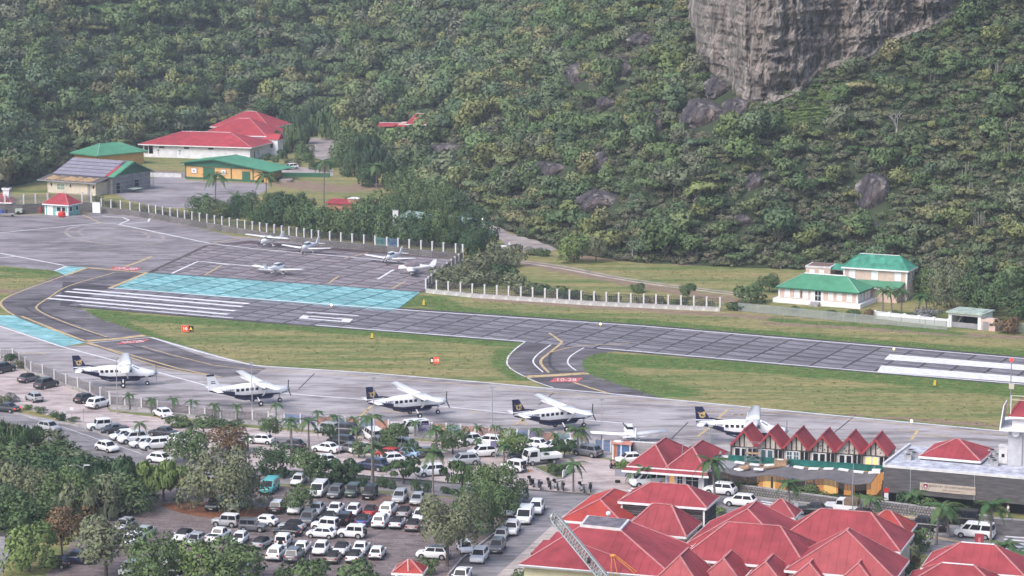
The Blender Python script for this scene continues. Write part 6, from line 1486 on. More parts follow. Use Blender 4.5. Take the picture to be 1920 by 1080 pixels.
def car_meshes(kind):
    k = KINDS[kind]; L, Wd, H = k['L'], k['W'], k['H']; X = lambda f: L / 2 - f * L; hw = Wd / 2; out = {}
    # body: lofted from nose to tail, tucked in at nose and tail and under the sills
    rings = []
    fr = sorted(set([0, .02, .06, .12, .22, .34, .5, .66, .8, .9, .96, .985, 1] + [b[0] for b in k['belt']]))
    bx, bz = [b[0] for b in k['belt']], [b[1] for b in k['belt']]
    for f in fr:
        z = float(np.interp(f, bx, bz)); w = hw * (1 - .13 * max(0, 1 - f / .12) ** 2 - .09 * max(0, (f - .9) / .1) ** 2); zb = .24 + .12 * (max(0, 1 - f / .05) + max(0, (f - .95) / .05))
        x = X(f)
        rings.append([(x, -w * .9, zb), (x, -w, zb + .14), (x, -w, z - .18), (x, -w * .93, z - .04), (x, -w * .75, z), (x, w * .75, z), (x, w * .93, z - .04), (x, w, z - .18), (x, w, zb + .14), (x, w * .9, zb)])
    out['body'] = (MB().loft(rings), 'paint', True)
    c0, c1, c2, c3 = [X(f) for f in k['cab']]; zb = min(float(np.interp(k['cab'][0], bx, bz)), float(np.interp(k['cab'][3], bx, bz))) - .06; zr = H - .05; wi = hw * (.97 if k.get('box') else .90); wr = hw * (.90 if k.get('box') else .72)
    lo = [(c3, -wi, zb), (c0, -wi, zb), (c0, wi, zb), (c3, wi, zb)]; hi = [(c2, -wr, zr), (c1, -wr, zr), (c1, wr, zr), (c2, wr, zr)]
    out['cabin'] = (MB().hexa(lo, hi), 'soft' if k.get('soft') else 'paint', False)
    out['roof'] = (MB().hexa([(c2 + .02, -wr + .02, zr), (c1 - .02, -wr + .02, zr), (c1 - .02, wr - .02, zr), (c2 + .02, wr - .02, zr)], [(c2 + .16, -wr * .86, H), (c1 - .2, -wr * .86, H), (c1 - .2, wr * .86, H), (c2 + .16, wr * .86, H)]), 'soft' if k.get('soft') else 'roof', False)
    def lerp(a, b, t): return tuple(a[i] + (b[i] - a[i]) * t for i in range(3))
    def pane(q, n, u0, u1, v0, v1, e=.014):
        """pane on the cabin face q = (low a, low b, high b, high a) pushed out along n"""
        def pt(u, v): return Vector(lerp(lerp(q[0], q[1], u), lerp(q[3], q[2], u), v))
        n = Vector(n).normalized(); r = [pt(u0, v0), pt(u1, v0), pt(u1, v1), pt(u0, v1)]
        return MB().hexa([p - n * .004 for p in r], [p + n * e for p in r])
    F = (lo[1], lo[2], hi[2], hi[1]); B = (lo[3], lo[0], hi[0], hi[3]); Rr = (lo[0], lo[1], hi[1], hi[0]); Ll = (lo[2], lo[3], hi[3], hi[2])
    nf = (Vector(F[1]) - Vector(F[0])).cross(Vector(F[3]) - Vector(F[0])); nb = (Vector(B[1]) - Vector(B[0])).cross(Vector(B[3]) - Vector(B[0]))
    nr = (Vector(Rr[1]) - Vector(Rr[0])).cross(Vector(Rr[3]) - Vector(Rr[0])); nl = (Vector(Ll[1]) - Vector(Ll[0])).cross(Vector(Ll[3]) - Vector(Ll[0]))
    out['windscreen'] = (pane(F, nf, .06, .94, .12, .93), 'glass', False); out['rear_window'] = (pane(B, nb, .1, .9, .22, .88), 'glass', False)
    sp = [(.06, .47), (.52, .93)] if kind not in ('pickup',) else [(.1, .48), (.54, .9)]
    if kind in ('mini', 'conv'): sp = [(.34, .90)]
    if kind == 'van': sp = [(.05, .35), (.39, .70), (.74, .93)]
    for i, (u0, u1) in enumerate(sp):
        out[f'side_window{i}'] = (pane(Rr, nr, u0, u1, .2, .88), 'glass', False); out[f'side_window{i}l'] = (pane(Ll, nl, 1 - u1, 1 - u0, .2, .88), 'glass', False)
    zl = float(np.interp(.03, bx, bz)) - .12; xr = X(.995)
    for s in (-1, 1):
        out[f'headlight{s}'] = (MB().hexa([(X(.012), s * hw * .72 - .15, zl - .1), (X(.012), s * hw * .72 + .15, zl - .1), (X(.06), s * hw * .72 + .17, zl - .1), (X(.06), s * hw * .72 - .15, zl - .1)][::1], [(X(.022), s * hw * .72 - .15, zl + .08), (X(.022), s * hw * .72 + .13, zl + .08), (X(.07), s * hw * .72 + .15, zl + .08), (X(.07), s * hw * .72 - .15, zl + .08)]), 'lamp', False)
        out[f'tail_light{s}'] = (MB().box(X(.998), X(.965), s * hw * .74 - .11, s * hw * .74 + .13, zl - .02, zl + .2), 'tail', False)
        out[f'mirror{s}'] = (MB().box(c0 - .12, c0 + .02, min(s * (wi + .02), s * (wi + .19)), max(s * (wi + .02), s * (wi + .19)), zb + .1, zb + .24), 'paint', False)
        for wn_, f in (('f', k['wb'][0]), ('r', k['wb'][1])):
            r = k['r'] + .07; xx = X(f); y = s * (hw + .004)
            p = [(xx + r * math.cos(a), k['r'] + r * math.sin(a)) for a in np.linspace(-.15, math.pi + .15, 10)]
            out[f'wheel_arch{s}{wn_}'] = (MB().sideprism(p, min(y, y - s * .06), max(y, y - s * .06)), 'black', False)
    out['grille'] = (MB().box(X(.02), X(.004), -hw * .42, hw * .42, .42, zl - .06), 'black', False)
    out['front_bumper'] = (MB().box(X(.05), X(-.004), -hw * .8, hw * .8, .25, .38), 'black', False); out['rear_bumper'] = (MB().box(X(1.006), X(.95), -hw * .82, hw * .82, .27, .42), 'black', False)
    out['number_plate'] = (MB().box(X(-.008), X(.002), -.25, .25, .38, .48), 'plate', False); out['rear_plate'] = (MB().box(X(1.009), X(.996), -.25, .25, .55, .66), 'plate', False)
    if kind == 'jeep': out['spare_wheel'] = (MB().tube([(X(1.0), 0, .85), (X(1.05), 0, .85)], [.33, .31], 12), 'black', False)
    if k.get('bed'): out['load_bed'] = (MB().box(X(.985), X(.665), -hw * .8, hw * .8, 1.085, 1.10), 'black', False); out['bed_rail'] = (MB().box(X(.99), X(.665), -hw * .95, -hw * .82, 1.06, 1.18).box(X(.99), X(.665), hw * .82, hw * .95, 1.06, 1.18).box(X(.995), X(.975), -hw * .81, hw * .81, 1.06, 1.18), 'paint', False)
    return {a: (m.mesh(a.rstrip('-0123456789lfr'), sm) if False else m.mesh(''.join(c for c in a if c not in '-0123456789').rstrip('l') if a.startswith('side') else (a.split('-')[0].split('1')[0]), sm), r, n) for a, (m, r, sm) in out.items() for n in (a,)}
CARM = {}
SOFT = mat('black_soft_top', (.02, .02, .024), .85, .15, 3); PLATE = mat('number_plate', (.7, .68, .6), .5, .05, 2); HLAMP = mat('headlamp_glass', (.6, .62, .65), .1, .05, 2, spec=.6); TLAMP = mat('tail_lamp', (.35, .02, .02), .25, .05, 2, spec=.6); RIM = mat('alloy_rim', (.45, .46, .48), .35, .1, 3, metal=.5)
PARTNAME = {'side_window': 'side_window', 'wheel_arch': 'wheel_arch', 'headlight': 'headlight', 'tail_light': 'tail_light', 'mirror': 'mirror'}
def car(kind, col, px, py, yaw, label, group, roof=None, brake=False, z=.03):
    if kind not in CARM: CARM[kind] = car_meshes(kind)
    k = KINDS[kind]; p = P(px, py)
    s = FPX / p.y / 1.0
    t = thing({'pickup': 'pickup_truck', 'van': 'van'}.get(kind, 'parked_car' if 'moving' not in group else 'car'), label, {'pickup': 'pickup truck', 'van': 'van'}.get(kind, 'car'), (p.x, p.y, z), rad(yaw + rnd.uniform(-2.5, 2.5)), group)
    sc = rnd.uniform(.97, 1.03) * (.87 if group in (LOT, ST) else .92); t.scale = (sc, sc, sc)
    pm = PAINT[col]; M = dict(paint=pm, roof=PAINT[roof] if roof else pm, soft=SOFT if roof is None else PAINT[roof], glass=GLASS, lamp=HLAMP, tail=BRAKE if brake else TLAMP, black=BLACK, plate=PLATE)
    body = None
    for a, (me, role, _) in CARM[kind].items():
        nm = next((v for q, v in PARTNAME.items() if a.startswith(q)), a)
        link(nm, me, M[role], t)
    X = lambda f: k['L'] / 2 - f * k['L']; r = k['r']
    for f in k['wb']:
        for sd in (-1, 1):
            w = link('wheel', shared(('carwheel', r), lambda: MB().tube([(0, -.1, 0), (0, -.085, 0), (0, .085, 0), (0, .1, 0)], [r * .86, r, r, r * .86], 14)), TYRE, t, (X(f), sd * (k['W'] / 2 - .07), r))
            link('rim', shared(('carrim', r), lambda: MB().tube([(0, -.108, 0), (0, .108, 0)], r * .62, 10)), RIM, w)
    return t
def cc(px, py, dy=0): return px, py + dy
LOT, UP, ST, RD = 'cars parked in the gravel car park', 'cars parked in the upper car park', 'cars parked along the side street', 'vehicles on the terminal road'
# (kind, colour, pixel of the ground under its centre, heading, label)
CARS = [
 # upper car park, left end
 ('suv', 'dark', 6, 698, 55, 'dark car cut by the left edge under the round fence bush', UP), ('mini', 'grey', 54, 716, 55, 'grey hatchback with a dark top, first whole car along the left fence', UP), ('suv', 'dark', 87, 727, 55, 'black estate car parked tight against the left fence', UP),
 ('hatch', 'silver', 64, 752, 125, 'silver hatchback standing alone on the pale drive at the left', UP), ('hatch', 'dark', 160, 754, 55, 'dark blue hatchback left of the white car at the fence gate', UP), ('suv', 'white', 185, 764, 55, 'white car with its back to us beside the fence gate', UP),
 ('sedan', 'white', 306, 782, 122, 'white car parked alone in front of the young palms by the fence', UP), ('jeep', 'white', 186, 806, 202, 'white boxy jeep at the head of the row beside the road kerb', UP), ('conv', 'dark', 214, 812, 205, 'dark open car with a grey cover right of the white boxy jeep', UP, 'grey'),
 ('hatch', 'white', 232, 824, 205, 'white hatchback second from the palm in the row by the road kerb', UP), ('suv', 'white', 250, 830, 205, 'large white car directly left of the single palm by the road kerb', UP), ('sedan', 'dark', 306, 818, 150, 'dark saloon facing away behind the row by the road kerb', UP),
 ('hatch', 'white', 268, 838, 205, 'white car partly behind the stem of the single palm', UP), ('suv', 'white', 291, 842, 205, 'white car whose back is covered by tree leaves near the road kerb', UP), ('sedan', 'white', 330, 830, 160, 'white car tail showing between tree crowns at the road kerb', UP),
 ('hatch', 'white', 201, 846, -43, 'white hatchback driving down the road at the lower left', 'cars moving on the road'), ('hatch', 'white', 302, 868, -30, 'white car on the road half hidden by the tree crown', 'cars moving on the road'), ('sedan', 'dark', 12, 772, 150, 'dark car with lit red tail lamps at the left edge', 'cars moving on the road'), ('hatch', 'silver', 92, 808, -40, 'pale car on the road almost hidden by the dark treetop', 'cars moving on the road'),
 # upper car park, middle and right
 ('suv', 'silver', 614, 812, 150, 'silver car left of the dark car under the fence palms', UP), ('suv', 'dark', 646, 814, 160, 'dark car right of the silver one under the fence palms', UP), ('van', 'white', 700, 826, 110, 'tall white van behind two bare poles in the upper car park', UP), ('suv', 'grey', 712, 838, 110, 'grey backed car directly below the tall white van', UP),
 ('van', 'white', 774, 812, 200, 'white van behind the round tree at the fence, centre of the upper car park', UP), ('suv', 'black', 640, 836, 150, 'black car beside the lamp pole in the upper car park', UP), ('sedan', 'grey', 656, 848, 155, 'grey saloon below the black car at the lamp pole', UP), ('sedan', 'white', 613, 848, 150, 'white saloon left of the lamp pole in the upper car park', UP),
 ('mini', 'white', 677, 849, 200, 'small white car standing alone on the pale ground', UP, 'white'), ('suv', 'silver', 754, 842, 150, 'silver car right of the round tree, above the light blue one', UP), ('hatch', 'red', 728, 858, 155, 'red car left of the light blue one', UP), ('hatch', 'lightblue', 765, 857, 150, 'light blue car in the upper car park', UP), ('sedan', 'grey', 797, 857, 200, 'grey car right of the light blue one', UP),
 ('suv', 'navy', 700, 881, 150, 'dark blue car under the palm at the edge of the upper car park', UP), ('hatch', 'white', 732, 869, 200, 'white car roof below the red car', UP), ('suv', 'white', 808, 892, 203, 'white car nose on behind the tall royal palm stem', UP), ('hatch', 'white', 607, 872, 200, 'white car showing through leaves beside the umbrella tree', UP),
 ('hatch', 'white', 490, 832, 160, 'white car roof behind the rusty tree', UP), ('hatch', 'dark', 548, 842, 160, 'dark car glimpsed between the small trees left of the lamp pole', UP), ('suv', 'white', 886, 833, 30, 'white car right of the round tree against the orange lattice', UP), ('suv', 'white', 917, 836, 160, 'white car under the orange lattice panels', UP),
 ('suv', 'white', 905, 856, 200, 'white car with silver doors in the middle of the pale yard', UP), ('hatch', 'white', 1002, 840, 150, 'white car tail between the round tree and the layered bushes', UP), ('hatch', 'white', 1038, 845, 195, 'white hatchback behind the layered bushes', UP), ('suv', 'grey', 1102, 855, 142, 'dark grey estate car left of the gate lodge', UP),
 ('mini', 'white', 1073, 840, 200, 'white car mostly hidden behind the layered bushes', UP, 'white'), ('suv', 'dark', 982, 862, 200, 'dark car between the flatbed truck and the round tree', UP), ('jeep', 'white', 963, 884, 142, 'white jeep with a dark rear window beside the standing man', UP), ('hatch', 'white', 1180, 868, 195, 'white car behind the grey flower planter', UP), ('suv', 'silver', 870, 872, 200, 'silver car under the crown right of the tall palm', UP),
 # gravel car park
 ('van', 'turquoise', 506, 922, -98, 'turquoise van at the left of the back row', LOT), ('hatch', 'white', 560, 908, -98, 'white car roof showing over the small round lot tree', LOT), ('van', 'white', 598, 928, -98, 'white panel van in the back row', LOT), ('suv', 'grey', 630, 931, -98, 'grey car right of the white panel van', LOT), ('jeep', 'green', 661, 930, -98, 'dark green jeep in the back row', LOT), ('jeep', 'black', 694, 934, -98, 'black jeep at the right of the dark green one', LOT),
 ('suv', 'silver', 750, 940, -98, 'silver car standing apart in the back row, left of a pair', LOT), ('hatch', 'silver', 783, 944, -98, 'silver hatchback at the right end of the back row', LOT),
 ('suv', 'black', 521, 959, 82, 'black car with a white roof, first in the second row', LOT, 'white'), ('hatch', 'white', 554, 961, -98, 'white car under the small round lot tree', LOT), ('sedan', 'silver', 594, 962, -98, 'silver saloon right of the small round lot tree', LOT), ('sedan', 'white', 629, 962, -98, 'white saloon behind the dark soft topped car', LOT), ('hatch', 'white', 663, 965, -98, 'white hatchback left of the red convertible', LOT), ('mini', 'red', 695, 966, 81, 'red convertible with a black hood', LOT), ('suv', 'white', 728, 965, 81, 'white car right of the red convertible', LOT), ('mini', 'silver', 758, 968, 81, 'silver convertible with a black hood behind the white and black one', LOT), ('hatch', 'white', 788, 974, -98, 'white hatchback at the right end of the second row', LOT),
 ('suv', 'grey', 578, 981, -98, 'grey car with a large windscreen left in the third row', LOT), ('conv', 'grey', 616, 979, -98, 'grey soft topped car in the third row', LOT), ('jeep', 'black', 649, 982, 81, 'black jeep with its spare wheel towards us', LOT), ('mini', 'blue', 682, 984, 81, 'blue convertible with a black hood', LOT), ('suv', 'white', 714, 986, 81, 'tall white car between the blue and the white convertibles', LOT), ('mini', 'white', 745, 988, 81, 'white convertible with a black hood in the third row', LOT), ('mini', 'bronze', 775, 993, 81, 'bronze grey convertible at the right end of the third row', LOT),
 ('jeep', 'silver', 424, 987, 163, 'pale grey jeep side on at the left of the middle row', LOT, 'white'), ('jeep', 'grey', 474, 996, -10, 'grey jeep side on, right of the pale one', LOT), ('mini', 'white', 496, 985, 163, 'white car behind the grey jeep', LOT, 'white'), ('mini', 'silver', 548, 994, 163, 'silver car with a black roof behind the black convertible', LOT), ('mini', 'black', 540, 1004, 163, 'black convertible side on in the middle row', LOT), ('jeep', 'white', 610, 994, 163, 'white jeep behind the white side on hatchback', LOT), ('hatch', 'white', 603, 1008, 163, 'white hatchback side on in the middle row', LOT), ('jeep', 'white', 660, 1008, 163, 'white jeep with black arches side on at the right of the middle row', LOT),
 ('pickup', 'white', 410, 1014, 70, 'white pickup cab behind the front bushes', LOT), ('hatch', 'white', 450, 1018, -98, 'white roof showing above the leafy front tree', LOT), ('mini', 'silver', 492, 1026, 70, 'silver car with a dark roof behind the front tree', LOT), ('jeep', 'white', 532, 1024, 81, 'white jeep with a dark rear window in the front rows', LOT), ('hatch', 'white', 567, 1035, 81, 'white hatchback seen from behind left of the small white city car', LOT), ('hatch', 'white', 602, 1037, -98, 'small white city car facing us in the front rows', LOT), ('conv', 'white', 640, 1038, -98, 'white convertible with a dark hood facing us', LOT), ('sedan', 'white', 677, 1036, 81, 'white saloon with red lamps right of the white convertible', LOT), ('hatch', 'white', 708, 1045, 81, 'white hatchback at the right end of the front rows', LOT),
 ('suv', 'white', 519, 1047, 81, 'white car with a wide tailgate left in the front row', LOT), ('suv', 'grey', 552, 1050, 81, 'grey car right of the white wide tailgate', LOT), ('mini', 'bronze', 625, 1053, 81, 'bronze convertible seen from behind in the front row', LOT), ('mini', 'white', 665, 1052, 81, 'white convertible partly covered by a bush in the front row', LOT), ('suv', 'white', 812, 1047, 168, 'white car with a dark roof side on above the pay booth', LOT, 'black'),
 ('suv', 'dark', 404, 954, -100, 'dark car under the big grey green tree, left of its trunk', LOT), ('suv', 'palegreen', 446, 954, -112, 'pale green car under the big grey green tree, right of its trunk', LOT), ('jeep', 'white', 246, 1025, -110, 'white jeep facing us under the left trees', LOT), ('sedan', 'palegreen', 270, 1007, -110, 'pale green car behind the white jeep under the left trees', LOT), ('conv', 'white', 345, 1012, -108, 'white convertible with a black hood at the left of the lot', LOT), ('hatch', 'silver', 368, 1020, -108, 'pale car beside the white convertible at the left of the lot', LOT), ('suv', 'white', 330, 1062, -160, 'white car wheel and wing showing under the front trees', LOT), ('jeep', 'white', 245, 1078, -112, 'white jeep with a dark windscreen at the bottom left', LOT), ('hatch', 'silver', 277, 1084, -112, 'pale car behind the bottom left jeep', LOT), ('suv', 'white', 330, 1092, -112, 'white car roof at the bottom edge between two trees', LOT),
 ('hatch', 'black', 102, 1064, 170, 'black hatchback on the grass at the bottom left', LOT), ('suv', 'navy', 146, 1056, 172, 'dark blue car behind the black hatchback', LOT), ('suv', 'black', 180, 1044, 172, 'black car furthest back of the three on the grass', LOT), ('suv', 'white', 432, 1068, 30, 'white bonnet showing through the front bushes', LOT), ('hatch', 'silver', 235, 992, -110, 'silver car edge showing behind the left tree', LOT),
 # side street
 ('suv', 'white', 1006, 961, -98, 'white car first in the row along the side street', ST), ('van', 'white', 985, 978, -98, 'white van second along the side street', ST), ('suv', 'white', 960, 1000, -98, 'white car third along the side street', ST), ('hatch', 'silver', 940, 1011, -98, 'silver car fourth along the side street', ST), ('suv', 'grey', 932, 1033, -98, 'dark grey car with a glossy bonnet along the side street', ST), ('suv', 'white', 899, 1052, -98, 'white car nearest the big tree along the side street', ST), ('pickup', 'white', 866, 1090, -98, 'white car cut by the bottom edge by the side street', ST), ('hatch', 'white', 872, 1035, -80, 'white car in the shade behind the big trunk', ST), ('hatch', 'white', 955, 966, -98, 'white car edge behind the dense tree by the street', ST),
 # terminal road
 ('van', 'white', 1215, 911, 195, 'white car in front of the twin roofed pavilion', RD), ('suv', 'white', 1351, 927, 160, 'white car with black windows outside the roller shutter', RD), ('suv', 'white', 1389, 949, 160, 'white car with red tail lamps by the zebra crossing', RD), ('hatch', 'white', 1311, 944, 160, 'white roof showing behind the louvred block', RD), ('sedan', 'black', 1527, 964, 165, 'dark car edge showing over the right hand shop roof', RD), ('hatch', 'black', 1612, 975, 160, 'black car roof behind the shop roof and the lamp post', RD), ('pickup', 'black', 1735, 994, 158, 'black pickup on the road before the name board', RD), ('van', 'black', 1801, 983, 158, 'black van beyond the black pickup', RD), ('van', 'white', 1828, 1008, 158, 'white van at the right of the road by the palms', RD),
]
for c in CARS:
    k, col, px, py, yaw, lab, grp = c[:7]
    car(k, col, px, py, yaw, lab, grp, roof=c[7] if len(c) > 7 else None, brake='lit red' in lab)
c = car('suv', 'white', 545, 318, 215, 'white car parked on the pale drive right of the fire station', 'cars on the fire station drive')
# flatbed truck
def flatbed(pos, yaw, label):
    t = thing('flatbed_truck', label, 'truck', (pos.x, pos.y, .03), rad(yaw), 'vehicles in the upper car park')
    wp = PAINT['white']
    link('cab', MB().sideprism([(.7, .55), (2.45, .55), (2.5, 1.15), (2.15, 2.05), (.75, 2.1)], -.85, .85), wp, t); link('windscreen', MB().hexa([(2.42, .72, 1.22), (2.42, -.72, 1.22), (2.5, -.72, 1.22), (2.5, .72, 1.22)], [(2.14, .66, 1.95), (2.14, -.66, 1.95), (2.22, -.66, 1.95), (2.22, .66, 1.95)]), GLASS, t)
    for s in (-1, 1): link('side_window', MB().sideprism([(1.05, 1.2), (2.15, 1.2), (1.9, 1.85), (1.05, 1.85)], min(s * .845, s * .87), max(s * .845, s * .87)), GLASS, t); link('headlight', MB().box(2.4, 2.5, s * .6 - .15, s * .6 + .15, .75, .95), HLAMP, t)
    link('flatbed', MB().box(-2.4, .6, -.95, .95, .8, .95), wp, t); link('dropside', MB().box(-2.4, .6, -.98, -.93, .951, 1.3).box(-2.4, .6, .93, .98, .951, 1.3).box(-2.42, -2.37, -.92, .92, .951, 1.3).box(.55, .62, -.92, .92, .951, 1.5), wp, t); link('chassis', MB().box(-2.3, 2.3, -.4, .4, .45, .549), BLACK, t); link('number_plate', MB().box(2.46, 2.49, -.26, .26, .6, .7), PLATE, t)
    for x in (1.75, -1.3):
        for s in (-1, 1): w = link('wheel', shared(('carwheel', .34), lambda: MB().tube([(0, -.1, 0), (0, .1, 0)], .34, 14)), TYRE, t, (x, s * .78, .34)); link('rim', shared(('carrim', .34), lambda: MB().tube([(0, -.108, 0), (0, .108, 0)], .2, 10)), RIM, w)
    return t
flatbed(P(1017, 870), 203, 'white flatbed truck facing us beside the grass triangle')
# canvas topped off-roader
p = P(1579, 962); t = thing('off_road_pickup', 'white off-road pickup with a brown canvas top on the terminal road', 'pickup truck', (p.x, p.y, .03), rad(160), RD)
wp = PAINT['white']
link('body', MB().sideprism([(-2.0, .5), (2.0, .5), (2.05, 1.05), (.75, 1.12), (-2.0, 1.12)], -.8, .8), wp, t); link('cab', MB().sideprism([(-.35, 1.12), (.75, 1.12), (.5, 1.75), (-.3, 1.78)], -.76, .76), wp, t); link('canvas_top', MB().loft([[(-2.0, -.78, 1.12), (-2.0, .78, 1.12), (-1.95, .72, 1.85), (-1.95, -.72, 1.85)], [(-1.1, -.8, 1.12), (-1.1, .8, 1.12), (-1.1, .74, 1.93), (-1.1, -.74, 1.93)], [(-.36, -.78, 1.12), (-.36, .78, 1.12), (-.36, .7, 1.86), (-.36, -.7, 1.86)]]), mat('brown_canvas', (.22, .15, .11), .9, .2, 3), t)
for s in (-1, 1): link('side_window', MB().sideprism([(-.2, 1.18), (.6, 1.18), (.44, 1.66), (-.2, 1.68)], min(s * .755, s * .78), max(s * .755, s * .78)), GLASS, t); link('headlight', MB().tube([(2.0, s * .5, .85), (2.08, s * .5, .85)], .12, 8), HLAMP, t)
link('windscreen', MB().hexa([(.72, .7, 1.15), (.72, -.7, 1.15), (.78, -.7, 1.15), (.78, .7, 1.15)], [(.5, .68, 1.7), (.5, -.68, 1.7), (.55, -.68, 1.7), (.55, .68, 1.7)]), GLASS, t); link('bumper', MB().box(2.0, 2.15, -.78, .78, .45, .6), BLACK, t)
for x in (1.25, -1.2):
    for s in (-1, 1): w = link('wheel', MESH[('carwheel', .37)] if ('carwheel', .37) in MESH else shared(('carwheel', .37), lambda: MB().tube([(0, -.1, 0), (0, .1, 0)], .37, 14)), TYRE, t, (x, s * .74, .37)); link('rim', shared(('carrim', .37), lambda: MB().tube([(0, -.108, 0), (0, .108, 0)], .22, 10)), RIM, w)
# scooters
def scooter(px, py, yaw, label, m):
    p = P(px, py); t = thing('scooter', label, 'scooter', (p.x, p.y, .03), rad(yaw), 'scooters parked by the kerb')
    for x in (.62, -.58): w = link('wheel', shared('scootwheel', lambda: MB().tube([(0, -.06, 0), (0, .06, 0)], .26, 12)), TYRE, t, (x, 0, .26)); link('rim', shared('scootrim', lambda: MB().tube([(0, -.065, 0), (0, .065, 0)], .13, 8)), RIM, w)
    link('body', shared('scootbody', lambda: MB().loft([ring(-.85, .68, .08, .06, 8), ring(-.5, .6, .19, .2, 8), ring(-.1, .5, .18, .15, 8), ring(.2, .32, .17, .06, 8)])), m, t)
    link('leg_shield', shared('scootshield', lambda: MB().hexa([(.25, -.22, .3), (.33, -.22, .3), (.33, .22, .3), (.25, .22, .3)], [(.42, -.16, .95), (.52, -.14, .95), (.52, .14, .95), (.42, .16, .95)])), m, t); link('seat', shared('scootseat', lambda: MB().box(-.8, -.02, -.14, .14, .79, .87)), BLACK, t)
    link('handlebar', shared('scootbar', lambda: MB().bar((.45, -.33, 1.05), (.45, .33, 1.05), .05).bar((.58, 0, .35), (.45, 0, 1.08), .06)), BLACK, t); link('top_case', shared('scootcase', lambda: MB().box(-1.1, -.78, -.18, .18, .82, 1.12)), BLACK, t)
    return t
for px, py, yw, lb_, m in ((997, 912, -70, 'black scooter at the left end of the row by the kerb', BLACK), (1012, 917, 100, 'dark blue scooter second in the row by the kerb', PAINT['navy']), (1030, 916, -80, 'dark scooter in the middle of the row by the kerb', PAINT['dark']), (1043, 918, -75, 'silver scooter in the row left of the slim palm', PAINT['silver']), (1055, 919, 95, 'dark scooter nearest the slim palm stem', PAINT['grey']), (1092, 923, -70, 'pale scooter right of the slim palm stem', PAINT['silver']), (1107, 922, 90, 'black scooter furthest right near the red roof', BLACK), (1150, 880, 120, 'black scooter carrying the rider by the planter', BLACK)):
    scooter(px, py, yw, lb_, m)

